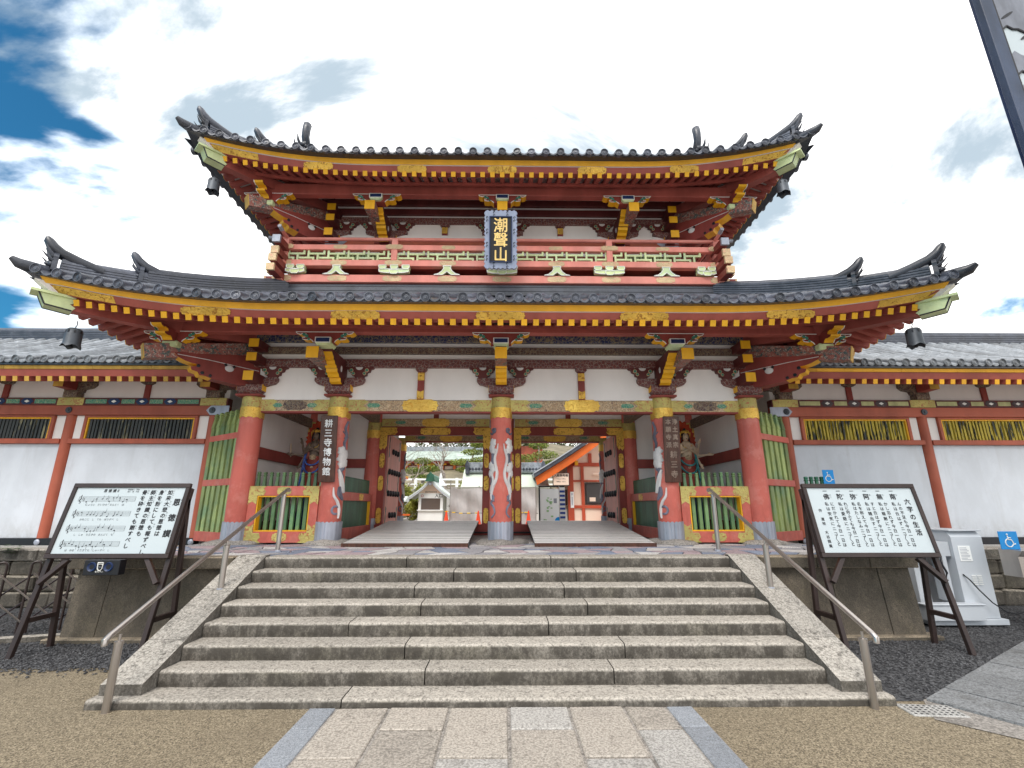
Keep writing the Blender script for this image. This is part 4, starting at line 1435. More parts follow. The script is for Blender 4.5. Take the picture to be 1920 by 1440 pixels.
def front_arm(x, wy, dz, nose_dx=0.0):
    """arm stepping out from the column to the purlin, yellow painted curls on its nose and underside"""
    y0 = wy
    P = [(y0 - .02, 4.86), (y0 - 1.05, 4.86), (y0 - 1.05, 4.80), (y0 - .93, 4.72), (y0 - .93, 4.68), (y0 - .86, 4.665), (y0 - .83, 4.62), (y0 - .76, 4.60), (y0 - .72, 4.56), (y0 - .68, 4.565), (y0 - .66, 4.50),
         (y0 - .58, 4.47), (y0 - .53, 4.42), (y0 - .45, 4.42), (y0 - .43, 4.35), (y0 - .34, 4.32), (y0 - .27, 4.30), (y0 - .02, 4.30)]
    em = [0, 0, 1, 1, 1, 1, 1, 1, 0, 1, 1, 1, 1, 1, 1, 0, 0, 0]
    o = part('bracket_arm', MB().prism([(a, b + dz) for a, b in P], 'x', x - .115, x + .115, edge_mi=em), ['deep_red', 'yellow'], gate)
    q = MB()
    for s in (-1, 1):
        q.ball((x + s * .115, y0 - .45, 4.62 + dz), (.012, .05, .07), 8, 5)
    part('white_eye', q, 'relief_white', o)
    # beam nose
    nx_ = x + nose_dx
    nb = part('beam_nose', MB().cbox(nx_ - .115, nx_ + .115, y0 - 1.28, y0 - .12, 4.60 + dz, 4.825 + dz, .008), 'mural', gate)
    part('nose_cap', MB().box(nx_ - .117, nx_ + .117, y0 - 1.287, y0 - 1.275, 4.598 + dz, 4.827 + dz), 'yellow', nb)
    # bearing block with a blue face
    bb = part('bearing_block', MB().prism([(-.10, 4.852), (.10, 4.852), (.15, 4.91), (.15, 5.02), (-.15, 5.02), (-.15, 4.91)], 'y', y0 - 1.27, y0 - .95, M=Matrix.Translation((x, 0, dz))), ['pale_green'], gate)
    part('block_face', MB().box(x - .15, x + .15, y0 - 1.278, y0 - 1.268, 4.905 + dz, 5.02 + dz), 'white_edge', bb)
    part('block_panel', MB().box(x - .13, x + .13, y0 - 1.284, y0 - 1.276, 4.922 + dz, 5.004 + dz), 'navy', bb)
def diag(s, x, y):
    """local frame: first axis runs out from the corner at 45 degrees"""
    d = Vector((s * .7071, -.7071, 0)); e = Vector((.7071 * s, .7071, 0)) * 1.0
    e = Vector((-d.y, d.x, 0))
    return Matrix(((d.x, e.x, 0, x), (d.y, e.y, 0, y), (0, 0, 1, 0), (0, 0, 0, 1)))
def corner_set(s, x, wy, dz, purl):
    T = diag(s, s * x, wy)
    k = 1.4142
    # tail rafter beam, weathered painting
    P = [(0, 5.30 + dz), (0, 5.02 + dz), (1.40 * k, 4.52 + dz), (1.44 * k, 4.79 + dz)]
    t = part('tail_beam', MB().prism(P, 'y', -.12, .12, M=T), 'mural', gate)
    part('tail_cap', MB().prism([(1.402 * k, 4.521 + dz), (1.41 * k, 4.518 + dz), (1.45 * k, 4.79 + dz), (1.441 * k, 4.79 + dz)], 'y', -.121, .121, M=T), 'old_yellow', t)
    # scrolled diagonal arm
    P = [(0, 4.98), (0, 4.32), (.3 * k, 4.29), (.62 * k, 4.33), (.70 * k, 4.36), (.77 * k, 4.36), (.80 * k, 4.42), (.87 * k, 4.44), (.89 * k, 4.50), (.83 * k, 4.53), (.79 * k, 4.57), (.88 * k, 4.575), (.96 * k, 4.60), (1.05 * k, 4.65), (1.10 * k, 4.72), (1.02 * k, 4.765), (.85 * k, 4.78), (.35 * k, 4.92)]
    em = [0, 0, 0, 1, 1, 1, 1, 1, 1, 1, 1, 1, 1, 1, 0, 0, 0, 0]
    a = part('corner_arm', MB().prism([(p, z + dz) for p, z in P], 'y', -.13, .13, M=T, edge_mi=em), ['beam_red', 'yellow'], gate)
    q = MB(); w = MB()
    for e in (-1, 1):
        for p_, z_, r_ in ((.74 * k, 4.415, .035), (.64 * k, 4.385, .03), (.80 * k, 4.545, .035), (.47 * k, 4.66, .03), (.36 * k, 4.65, .03)):
            b = MB().lathe([(r_, 0), (r_, e * .012), (.001, e * .016)], 9, (p_, e * .13, z_ + dz), axis='y', cap=False)
            q.add([tuple(T @ Vector(u)) for u in b.v], b.f)
        b = MB().ball((.415 * k, e * .13, 4.60 + dz), (.085, .016, .07), 10, 6)
        w.add([tuple(T @ Vector(u)) for u in b.v], b.f)
        w.tube([tuple(T @ Vector((p_ * k, e * .134, z_ + dz))) for p_, z_ in ((1.06, 4.70), (.7, 4.70), (.02, 4.66))], .007, 5)
    part('scroll', q, 'black', a, kind='stuff')
    part('white_eye', w, 'relief_white', a)
    # stub arm ends seen from the front
    for z0, z1, yf in ((4.335, 4.525, .62), (4.755, 4.925, .60), (5.06, 5.235, .58)):
        for ax_ in (0, 1):
            if ax_ == 0:
                xa = s * (x - .14)
                o = part('stub_arm', MB().cbox(xa - .1, xa + .1, wy - yf, wy - .02, z0 + dz, z1 + dz, .006), 'deep_red', gate)
                part('stub_cap', MB().box(xa - .102, xa + .102, wy - yf - .006, wy - yf + .004, z0 + dz - .002, z1 + dz + .002), 'yellow', o)
            else:
                o = part('stub_arm', MB().cbox(*sorted((s * (x + .02), s * (x + yf))), wy + .05, wy + .25, z0 + dz, z1 + dz, .006), 'deep_red', gate)
    # scrolled plates under the purlin corner
    for ang, off in ((0, 0), (s * pi / 2, 0)):
        pass
    M1 = Matrix.Translation((s * (x + 1.10) , purl[1] - .10, purl[0]))
    cloud_plate(M1, dz)
    M2 = Matrix.Translation((s * (x + 1.20), purl[1], purl[0])) @ Matrix.Rotation(s * pi / 2, 4, 'Z')
    cloud_plate(M2, dz)
    part('bearing_block', MB().cbox(s * (x + 1.1) - .15, s * (x + 1.1) + .15, purl[1] - .15, purl[1] + .15, purl[0] - .33, purl[0] - .20, .02), 'pale_green', gate)

def storey(cols, wy, dz, purl_z, purl_y, beams, plaster_z, struts, nose):
    xo = cols[-1]
    part('plaster_wall', MB().box(-xo, xo, wy - .09, wy + .05, plaster_z[0], plaster_z[1]), 'plaster', gate)
    for s in (-1, 1):
        part('plaster_wall', MB().box(*sorted((s * (xo - .05), s * (xo + .05))), wy + .06, 2 * GY - wy, plaster_z[0], plaster_z[1]), 'plaster', gate)
    for (z0, z1, out_, mt) in beams:
        part('wall_beam', MB().cbox(-xo - .3, xo + .3, wy - out_, wy - .085, z0, z1, .008), mt, gate)
        for s in (-1, 1):
            part('wall_beam', MB().cbox(*sorted((s * (xo + .045), s * (xo + out_))), wy + .1, 2 * GY - wy, z0, z1, .008), mt, gate)
    for i, x in enumerate(cols):
        cap_block(x, wy, dz)
        wall_bracket(x, wy, dz)
        if 0 < i < len(cols) - 1:
            front_arm(x, wy, dz if dz < 1 else 3.90, nose.get(i, 0))
            cloud_plate(Matrix.Translation((x, purl_y - .10, purl_z)), dz)
    for s in (-1, 1):
        corner_set(s, cols[-1], wy, dz if dz < 1 else 3.90, (purl_z, purl_y))
    for x in struts:
        q = MB()
        o = part('strut', q.cbox(x - .07, x + .07, wy - .15, wy - .085, 4.05 + dz, 4.65 + dz, .006), 'beam_red', gate)
        part('strut_cap', MB().prism([(x - .08, 4.651 + dz), (x + .08, 4.651 + dz), (x + .12, 4.69 + dz), (x + .12, 4.738 + dz), (x - .12, 4.738 + dz), (x - .12, 4.69 + dz)], 'y', wy - .18, wy - .085), 'brocade_red', o)
        for z0, z1 in ((4.06, 4.24), (4.46, 4.63)):
            zs = (z0 + z1) / 2
            po = [(x - .072, z0 + dz), (x + .072, z0 + dz), (x + .072, z1 + dz), (x, z1 + dz - .03 if zs < 4.4 else z1 + dz), (x - .072, z1 + dz)]
            part('strut_plate', MB().prism(po, 'y', wy - .157, wy - .151), 'gold', o)

storey(CX, FY, 0.0, 5.15, 8.7,
       [(4.74, 4.92, .19, 'brocade_red'), (5.05, 5.20, .18, 'brocade_dark'), (5.31, 5.47, .19, 'brocade_blue')],
       (4.03, 5.75), [-1.72, 1.72], {1: -.17, 3: .17})
UX = [-4.38, -2.95, 0.0, 2.95, 4.38]
storey(UX, 10.7, 4.13, 8.95, 9.6,
       [(8.87, 9.03, .18, 'brocade_red'), (9.12, 9.29, .17, 'deep_red'), (9.39, 9.56, .18, 'deep_red'), (9.67, 9.92, .20, 'deep_red')],
       (8.0, 10.2), [-1.48, 1.48], {1: -.12, 3: .12})

# ------------------------------------------------------------------ architrave of the front row, fittings
def architrave(x0, x1, y, z0, z1, centre=True):
    b = part('tie_beam', MB().cbox(x0, x1, y - .09, y + .09, z0, z1, .006), 'brocade', gate)
    part('beam_soffit', MB().box(x0, x1, y - .085, y + .085, z0 - .035, z0 - .002), 'beam_red', b)
    L = x1 - x0; h = z1 - z0; zc = (z0 + z1) / 2
    yy = y - .09
    e = min(.42, L * .24)
    for s, xe in ((1, x0), (-1, x1)):
        po = [(xe, z0), (xe + s * (e - .08), z0), (xe + s * e, z0 + h * .18), (xe + s * (e - .10), zc), (xe + s * e, z1 - h * .18), (xe + s * (e - .08), z1), (xe, z1)]
        part('end_plate', MB().prism(po, 'y', yy - .008, yy - .001), 'gold_olive', b)
    xs = [(x0 + x1) / 2]
    if centre:
        po = lobed(.78, h * 1.08)
        part('centre_plate', MB().prism([(a + (x0 + x1) / 2, c + zc) for a, c in po], 'y', yy - .014, yy - .001), 'gold_bright', b)
        xs = [x0 + L * .31, x0 + L * .69]
    for xm in xs:
        po = lobed(.52, h * .82)
        part('medallion', MB().prism([(a + xm, c + zc) for a, c in po], 'y', yy - .006, yy - .001), 'brocade_dark' if abs(xm) > 3 else 'brocade', b)
        for s in (-1, 1):
            xc = xm + s * .40
            po = [(xc - .11, zc - .045), (xc + .09, zc - .045), (xc + .14, zc), (xc + .09, zc + .045), (xc - .11, zc + .045), (xc - .15, zc)]
            part('green_panel', MB().prism(po, 'y', yy - .006, yy - .001), 'brocade_green', b)
for a, b in zip(CX[:-1], CX[1:]):
    architrave(a + .2, b - .2, FY, 3.80, 4.045, abs(b - a) > 3)

# ------------------------------------------------------------------ door row
DY = 12.8
part('plaster_wall', MB().box(-5.28, 5.28, DY - .04, DY + .04, 4.2, 5.6), 'plaster', gate)
for a, b in ((-3.3, -.35), (.35, 3.3)):
    architrave(a, b, DY, 3.98, 4.19, True)
    part('door_head', MB().cbox(a - .2, b + .2, DY - .08, DY + .08, 3.74, 3.945, .006), 'beam_red', gate)
    xm = (a + b) / 2
    part('head_plate', MB().prism([(p + xm, q + 3.845) for p, q in lobed(.85, .20)], 'y', DY - .094, DY - .081), 'gold', gate)
    part('strut', MB().cbox(xm - .07, xm + .07, DY - .08, DY - .045, 4.2, 4.7, .006), 'beam_red', gate)
    for s, xe in ((1, a), (-1, b)):
        j = part('door_jamb', MB().cbox(*sorted((xe - s * .03, xe + s * .17)), DY - .09, DY + .09, 1.30, 3.739, .006), 'beam_red', gate)
        for zc in (1.62, 2.45, 3.05):
            po = lobed(.40, .13)
            part('jamb_plate', MB().prism([(c + xe + s * .07, zc + p) for p, c in po], 'y', DY - .105, DY - .091), 'gold', j)
        po = [(0, 0), (.46, 0), (.44, -.07), (.48, -.12), (.40, -.2), (.2, -.2), (.2, -.5), (.14, -.6), (.1, -.55), (.05, -.62), (0, -.55)]
        part('corner_plate', MB().prism([(xe - s * .03 + s * p, 3.945 + c) for p, c in po], 'y', DY - .11, DY - .0945), 'gold', gate)
    part('threshold', MB().cbox(a - .1, b + .1, DY - .12, DY + .12, PZ, 1.40, .008), 'beam_red', gate)
    part('sill_board', MB().cbox(a - .1, b + .1, DY - .2, DY - .121, PZ + .06, 1.22, .006), 'black', gate)
    # door leaf, folded back against the side
    s = -1 if a < 0 else 1
    xh = s * 3.12
    d = part('door_leaf', MB().cbox(*sorted((xh, xh + s * .07)), DY + .12, DY + 1.62, 1.42, 3.80, .006), 'door_pink', gate)
    studs = MB()
    for zc, n in ((3.35, 3), (2.78, 5), (2.2, 5), (1.62, 3)):
        for i in range(n):
            yy = DY + .28 + (1.2 / 4) * (i + (5 - n) / 2)
            studs.ball((xh - s * .02, yy, zc), (.055, .075, .085), 8, 5)
    part('door_studs', studs, 'black', d, True, kind='stuff')
    for zc in (3.45, 2.5, 1.55):
        for yy in (DY + .15, DY + 1.5):
            po = [(0, -.3), (.10, -.25), (.05, -.1), (.08, 0), (.05, .1), (.10, .25), (0, .3)]
            sg = 1 if yy < DY + .5 else -1
            part('strap_plate', MB().prism([(yy + sg * p, zc + q) for p, q in po], 'x', *sorted((xh - s * .006, xh - s * .001))), 'fence_green', d)
part('door_post', MB().cbox(-.32, .32, DY - .10, DY + .10, 1.2, 4.2, .008), 'beam_red', gate)
for s in (-1, 1):
    for zc in (1.62, 2.45, 3.05):
        part('jamb_plate', MB().prism([(c + s * .26, zc + p) for p, c in lobed(.40, .11)], 'y', DY - .115, DY - .101), 'gold', gate)
# rear row beams
for a, b in ((-3.3, -.2), (.2, 3.3)):
    architrave(a, b, 15.8, 3.98, 4.22, True)
    part('plaster_wall', MB().box(a - .2, b + .2, 15.76, 15.84, 4.23, 5.6), 'plaster', gate)
# ceiling over the passage
part('passage_ceiling', MB().box(-5.25, 5.25, 9.9, 15.7, 4.95, 5.0), 'plaster', gate)
for x in (-3.44, 0, 3.44):
    part('cross_beam', MB().cbox(x - .11, x + .11, 10.0, 12.6, 4.06, 4.30, .01), 'brocade_dark', gate)
for s in (-1, 1):
    part('cross_beam', MB().cbox(s * 5.28 - .1, s * 5.28 + .1, 10.0, 15.6, 3.92, 4.16, .01), 'brocade_dark', gate)
# niche walls
for s in (-1, 1):
    part('niche_wall', MB().box(*sorted((s * 5.25, s * 5.31)), 10.0, 15.6, PZ, 4.7), 'plaster', gate)
    part('niche_back', MB().box(*sorted((s * 3.6, s * 5.26)), DY - .03, DY + .03, PZ, 4.5), 'plaster', gate)
    for z in (2.85, 1.3):
        part('niche_rail', MB().cbox(*sorted((s * 5.17, s * 5.249)), 10.0, 12.7, z, z + .24, .006), 'beam_red', gate)
    part('niche_rail', MB().cbox(*sorted((s * 3.6, s * 5.16)), DY - .10, DY - .031, 2.85, 3.09, .006), 'beam_red', gate)
    part('niche_floor', MB().box(*sorted((s * 3.5, s * 5.2)), 10.1, 12.75, PZ, 1.30), 'deep_red', gate)
    part('niche_wall', MB().box(*sorted((s * 3.48, s * 3.52)), 12.95, 15.6, PZ, 4.6), 'plaster', gate)
# ------------------------------------------------------------------ picket fences in the front bays and along the passage
pick_top = {}
def picket_mesh(h, mat):
    if (h, mat) not in pick_top:
        mb = MB().box(-.034, .034, -.034, .034, 0, h - .30)
        v = []
        for a, z in ((.034, h - .30), (.022, h - .09), (.030, h - .075), (.030, h - .06), (.02, h - .05), (.031, h - .025), (.02, h)):
            v += [(-a, -a, z), (a, -a, z), (a, a, z), (-a, a, z)]
        f = []
        for i in range(6):
            for k in range(4):
                f.append((i * 4 + k, i * 4 + (k + 1) % 4, i * 4 + 4 + (k + 1) % 4, i * 4 + 4 + k))
        f.append((24, 25, 26, 27))
        mb.add(v, f)
        pick_top[h, mat] = mb.mesh('picket', mat)
    return pick_top[h, mat]
def niche_fence(s):
    side = 'left' if s < 0 else 'right'
    fn = thing('picket_fence', 'red framed green picket fence with gold corner plates before the %s statue' % ('dark' if s < 0 else 'pale'), 'fence', (s * 4.36, FY, PZ), 'picket fences of the gate niches')
    x0, x1 = 3.66, 5.06
    y0, y1 = FY - .10, FY + .06
    q = MB()
    for (a, b, z0, z1) in ((x0, x1, 1.16, 1.37), (x0, x1, 2.06, 2.25), (x0, x0 + .17, 1.371, 2.059), (x1 - .17, x1, 1.371, 2.059)):
        part('frame_rail', MB().cbox(*sorted((s * a, s * b)), y0, y1, z0, z1, .005), 'column_red', fn)
    for (a, b, z0, z1) in ((x0 + .171, x1 - .171, 1.372, 1.395), (x0 + .171, x1 - .171, 2.035, 2.058), (x0 + .171, x0 + .194, 1.396, 2.034), (x1 - .194, x1 - .171, 1.396, 2.034)):
        part('yellow_trim', MB().box(*sorted((s * a, s * b)), y0 + .01, y1, z0, z1), 'yellow', fn)
    for xa, sx in ((x0, 1), (x1, -1)):
        for za, sz in ((1.16, 1), (2.25, -1)):
            po = [(0, 0), (.34, 0), (.28, .05), (.33, .10), (.30, .185), (.172, .185), (.172, .36), (.085, .30), (0, .36)]
            part('corner_plate', MB().prism([(s * (xa + sx * p), za + sz * c) for p, c in po], 'y', y0 - .006, y0 - .001), 'gold_olive', fn)
    for z in (1.265, 2.155):
        part('middle_plate', MB().prism([(s * (x0 + x1) / 2 + p, z + c) for p, c in lobed(.30, .16)], 'y', y0 - .007, y0 - .001), 'gold_olive', fn)
    me = picket_mesh(1.30, 'niche_green')
    for i in range(11):
        x = s * (x0 + .05 + (x1 - x0 - .1) * i / 10)
        o = link('picket', me, fn, (x, FY + .10, 1.24 + random.uniform(-.008, .008)))
    # passage side: dense dark green boards in a red frame
    fs = thing('passage_fence', 'dark green board fence in a red frame along the %s side of the passage' % side, 'fence', (s * 3.44, 11.3, PZ), 'board fences along the passage')
    for (a, b, z0, z1) in ((10.05, 12.6, 1.16, 1.40), (10.05, 12.6, 1.98, 2.16), (12.40, 12.6, 1.401, 1.979)):
        part('frame_rail', MB().cbox(*sorted((s * 3.38, s * 3.50)), a, b, z0, z1, .005), 'column_red', fs)
    part('yellow_trim', MB().box(*sorted((s * 3.375, s * 3.45)), 12.36, 12.399, 1.402, 1.978), 'yellow', fs)
    part('rail_plate', MB().prism([(11.6 + p, 2.07 + c) for p, c in lobed(.35, .15)], 'x', *sorted((s * 3.372, s * 3.379))), 'gold', fs)
    bm = MB().box(-.012, .012, -.042, .042, 0, 1.27).box(-.012, .012, -.03, .03, 1.271, 1.30).mesh('board', 'fence_green')
    for i in range(26):
        link('board', bm, fs, (s * 3.45, 10.1 + i * .091, 1.20))
niche_fence(-1); niche_fence(1)

# ------------------------------------------------------------------ diagonal lattice screens between gate and wings
def lattice(s):
    t = thing('lattice_screen', 'tall screen of green bars with red rails between the gate column and the %s wing' % ('left' if s < 0 else 'right'), 'screen', (s * 5.95, 10.3, PZ), 'green bar screens beside the gate')
    A = Vector((s * 5.50, 9.95, 0)); Bv = Vector((s * 6.60, 10.72, 0))
    d = (Bv - A); L = d.length; d.normalize()
    e = Vector((-d.y, d.x, 0))
    T = Matrix(((d.x, e.x, 0, A.x), (d.y, e.y, 0, A.y), (0, 0, 1, 0), (0, 0, 0, 1)))
    for z0, z1 in ((1.14, 1.34), (2.28, 2.42), (3.26, 3.39)):
        part('rail', MB().cbox(-.05, L, -.07, .07, z0, z1, .006, M=T), 'column_red', t)
    mb = MB().box(-.07, .07, -.045, .045, 0, 2.40)
    v = []
    for a, z in ((.07, 2.40), (.035, 2.64), (.045, 2.655), (.045, 2.675), (.03, 2.685), (.046, 2.715), (.02, 2.74)):
        v += [(-a, -a * .8, z), (a, -a * .8, z), (a, a * .8, z), (-a, a * .8, z)]
    f = [(i * 4 + k, i * 4 + (k + 1) % 4, i * 4 + 4 + (k + 1) % 4, i * 4 + 4 + k) for i in range(6) for k in range(4)] + [(24, 25, 26, 27)]
    mb.add(v, f)
    me = mb.mesh('bar', 'picket_green')
    for i in range(6):
        p = T @ Vector((.12 + i * (L - .2) / 5, .02, 1.17))
        link('bar', me, t, p, rz=atan2(d.y, d.x))
lattice(-1); lattice(1)

# ------------------------------------------------------------------ balcony
BX, BY = 5.12, 9.95
def ring(name, off, z0, z1, th, mat, ext=.0, parent=gate):
    x, y = BX + off, BY - off
    part(name, MB().cbox(-x - ext, x + ext, y - th / 2, y + th / 2, z0, z1, .008), mat, parent)
    for s in (-1, 1):
        part(name, MB().cbox(*sorted((s * (x - th / 2), s * (x + th / 2))), y - ext if ext else y + th / 2 + .001, 2 * GY - y, z0 + .004, z1 + .003, .008), mat, parent)
bal = part('balcony', MB().box(-BX, BX, BY + .02, 2 * GY - BY, 7.30, 7.36), 'beam_red', gate)
def bpart(*a, **k):
    return part(*a, **k)
ring('base_beam', 0, 6.87, 7.06, .16, 'rail_pink', .18, bal)
ring('floor_beam', .0, 7.29, 7.445, .16, 'rail_pink', .2, bal)
ring('middle_rail', .0, 7.72, 7.855, .12, 'rail_pink', .24, bal)
for s in (-1, 1):
    part('top_rail', MB().tube([(s * BX, BY - .42, 8.10), (s * BX, BY - .2, 8.055), (s * BX, BY + .3, 8.04), (s * BX, 15, 8.04)], .042, 10), 'rail_pink', bal, 50)
    part('rail_tip', MB().tube([(s * BX, BY - .44, 8.105), (s * BX, BY - .30, 8.072)], .045, 10), 'lead', bal, 50)
part('top_rail', MB().tube([(-BX - .42, BY, 8.06), (-BX - .2, BY, 8.035), (-BX + .3, BY, 8.03), (BX - .3, BY, 8.03), (BX + .2, BY, 8.035), (BX + .42, BY, 8.06)], .042, 10), 'rail_pink', bal, 50)
for s in (-1, 1):
    part('rail_tip', MB().tube([(s * (BX + .44), BY, 8.062), (s * (BX + .28), BY, 8.045)], .045, 10), 'lead', bal, 50)
for x in (-BX, -2.55, 0, 2.55, BX):
    p = part('baluster_post', MB().cbox(x - .07, x + .07, BY - .075, BY + .065, 7.446, 8.0, .006), 'rail_pink', bal)
    for z in (7.37, 7.79):
        part('post_plate', MB().prism([(x + a, z + c) for a, c in lobed(.42, .12)], 'y', BY - .088, BY - .081), 'gold_faded', bal)
for i in range(9):
    x = -5.1 + i * 1.275
    part('beam_plate', MB().prism([(x + a, 6.965 + c) for a, c in lobed(.46, .14)], 'y', BY - .088, BY - .081), 'gold_faded', bal)
    if i % 2:
        part('beam_plate', MB().prism([(x + a, 7.365 + c) for a, c in lobed(.4, .12)], 'y', BY - .088, BY - .081), 'gold_faded', bal)
        part('beam_plate', MB().prism([(x + a, 7.79 + c) for a, c in lobed(.34, .10)], 'y', BY - .068, BY - .061), 'gold_faded', bal)
# corner stack of beam ends
for s in (-1, 1):
    for z, hh, wx in ((7.745, .17, .30), (7.46, .17, .30), (7.24, .16, .36), (6.98, .16, .40)):
        o = part('beam_end', MB().cbox(*sorted((s * (BX - .085), s * (BX + .085))), BY - wx - .2, BY + .1, z - hh / 2, z + hh / 2, .008), 'beam_red', bal)
        part('beam_end_cap', MB().box(*sorted((s * (BX - .088), s * (BX + .088))), BY - wx - .206, BY - wx - .15, z - hh / 2 - .003, z + hh / 2 + .003), 'gold_faded' if z < 7.5 else 'lead', o)
        o = part('beam_end', MB().cbox(*sorted((s * (BX + .09), s * (BX + wx - .02))), BY - .085, BY + .085, z - hh / 2 - .05, z + hh / 2 - .05, .008), 'beam_red', bal)
        part('beam_end_cap', MB().box(*sorted((s * (BX + wx - .06), s * (BX + wx - .014))), BY - .088, BY + .088, z - hh / 2 - .053, z + hh / 2 - .047), 'gold_faded', o)
# fret pieces
h_ = .272; u_ = .47; b_ = .046
fa = MB().box(0, .776 * u_, -.02, .02, .68 * h_ - b_ / 2, .68 * h_ + b_ / 2).box(.415 * u_ - b_ / 2, .415 * u_ + b_ / 2, -.0195, .0195, 0, .68 * h_ - b_ / 2 - .0005).box(.776 * u_ - b_, .776 * u_, -.0195, .0195, .68 * h_ + b_ / 2 + .0005, h_)
fb = MB().box(-.523 * u_, .253 * u_, -.02, .02, .28 * h_ - b_ / 2, .28 * h_ + b_ / 2).box(-.054 * u_ - b_ / 2, -.054 * u_ + b_ / 2, -.0195, .0195, .28 * h_ + b_ / 2 + .0005, h_).box(.253 * u_ - b_, .253 * u_, -.0195, .0195, 0, .28 * h_ - b_ / 2 - .0005)
fam = fa.mesh('fret_piece', 'pale_green'); fbm = fb.mesh('fret_piece', 'pale_green')
i = 0
x = -BX + .1
while x < BX - .3:
    link('fret_piece', fam, bal, (x, BY - .005, 7.447))
    link('fret_piece', fbm, bal, (x, BY - .005, 7.447))
    x += u_
# frog-leg struts and three-block brackets in pale green with white edges
def outline(po, x, z, y, parent, r=.012):
    q = MB().tube([(x + a, y, z + c) for a, c in po] + [(x + po[0][0], y, z + po[0][1])], r, 5)
    part('white_edge', q, 'white_edge', parent)
frog = [(-.30, 0), (-.20, .025), (-.12, .09), (-.075, .165), (-.085, .20), (-.10, .225), (.10, .225), (.085, .20), (.075, .165), (.12, .09), (.20, .025), (.30, 0), (.10, 0), (.03, .06), (0, .085), (-.03, .06), (-.10, 0)]
def tri(x0, h0, w):
    return [(x0 - w, h0), (x0 + w, h0), (x0 + w, h0 - .06), (x0 + w * .6, h0 - .10), (x0 - w * .6, h0 - .10), (x0 - w, h0 - .06)]
for k in (-3, -1, 1, 3):
    x = k * 1.285
    o = part('frog_leg_strut', MB().prism([(x + a, 7.062 + c) for a, c in frog], 'y', BY - .10, BY + .02), 'pale_green', bal)
    outline(frog, x, 7.062, BY - .102, o)
for k in (-4, -2, 0, 2, 4):
    x = k * 1.275 * .985
    arm = [(-.35, .125), (.35, .125), (.345, .06), (.22, .035), (.08, .03), (-.08, .03), (-.22, .035), (-.345, .06)]
    if abs(k) == 4:
        sg = 1 if k > 0 else -1
        x = sg * 4.80
        arm = [(a * .62, c) for a, c in arm]
    o = part('three_block_bracket', MB().prism([(x + a, 7.062 + c) for a, c in arm], 'y', BY - .12, BY), 'pale_green', bal)
    outline(arm, x, 7.062, BY - .122, o)
    ks = (-.27, 0, .27) if abs(k) < 4 else (-.12, .12)
    for kx in ks:
        po = tri(kx, .226, .085)
        part('bearing_block', MB().prism([(x + a, 7.062 + c) for a, c in po], 'y', BY - .13, BY + .01), 'pale_green', o)
        outline(po, x, 7.062, BY - .132, o, .010)
    po = tri(0, .10, .10)
    part('bearing_block', MB().prism([(x + a, 7.062 + c) for a, c in po], 'y', BY - .14, BY - .121), 'pale_green', o)
    outline(po, x, 7.062, BY - .142, o, .010)
# upper storey body behind the balcony: boards, studs, green bars
part('upper_wall', MB().box(-4.4, 4.4, 10.62, 10.72, 6.6, 8.0), 'beam_red', gate)
for s in (-1, 1):
    part('upper_wall', MB().box(*sorted((s * 4.33, s * 4.43)), 10.73, 14.9, 6.6, 8.0), 'beam_red', gate)
part('sill_beam', MB().cbox(-4.6, 4.6, 10.46, 10.61, 8.12, 8.36, .008), 'wing_red', gate)
part('white_band', MB().box(-4.5, 4.5, 10.50, 10.61, 8.365, 8.5), 'plaster', gate)
for x in UX:
    part('upper_column', MB().lathe([(.15, 6.6), (.15, 8.25)], 16, (x, 10.6, 0)), 'beam_red', gate, 40)
    part('rosette', MB().lathe([(.001, 10.44), (.05, 10.445), (.06, 10.46)], 10, (x + .1, 0, 8.25), axis='y', cap=False), 'lead', gate)
for s in (-1, 1):
    for i in range(16):
        x = s * (2.05 + .11 * i if False else 3.0 + .085 * i)
        part('window_bar', MB().box(x - .025, x + .025, 10.56, 10.615, 6.7, 8.0), 'picket_green', gate)
    part('corner_plate', MB().prism([(s * 4.62, 8.12), (s * 4.1, 8.12), (s * 4.0, 8.2), (s * 3.9, 8.28), (s * 4.1, 8.34), (s * 4.3, 8.37), (s * 4.62, 8.36)], 'y', 10.45, 10.457), 'lead', gate)
q = MB()
for i in range(-22, 23):
    q.ball((i * .105, 10.615, 7.15), .022, 6, 4)
part('stud_row', q, 'black', gate, kind='stuff')

# ------------------------------------------------------------------ things hung on the gate
# name plaque
pl = thing('name_plaque', 'black plaque with three gold characters in a scalloped blue-grey frame, on the upper storey', 'plaque', (0, 9.35, 7.0))
z0p, z1p = 7.0, 8.40
tilt = Matrix.Translation((-.03, 9.45, 7.02)) @ Matrix.Rotation(radians(13), 4, 'X')
H_, Wd = 1.28, .345
def scall(w, h, r=.028, n=7):
    po = []
    for k in range(n * 2):
        po.append((-w + 2 * w * k / (n * 2), -r * (k % 2)))
    for k in range(n * 4):
        po.append((w + r * (k % 2), h * k / (n * 4)))
    for k in range(n * 2):
        po.append((w - 2 * w * k / (n * 2), h + r * (k % 2) - (.03 * sin(pi * k / (n * 2)) if 0 else 0)))
    for k in range(n * 4):
        po.append((-w - r * (k % 2), h - h * k / (n * 4)))
    return po
part('frame', MB().prism(scall(Wd, H_), 'y', -.03, .04, M=tilt), 'plaque_frame', pl)
q = MB()
for (a, b, c, d) in ((-.255, .255, .12, .14), (-.255, .255, H_ - .14, H_ - .12), (-.255, -.235, .1401, H_ - .1401), (.235, .255, .1401, H_ - .1401)):
    q.box(a, b, -.058, -.03, c, d, M=tilt)
part('inner_frame', q, 'navy', pl)
part('panel', MB().box(-.235, .235, -.038, -.031, .14, H_ - .14, M=tilt), 'ink', pl)
q = MB()
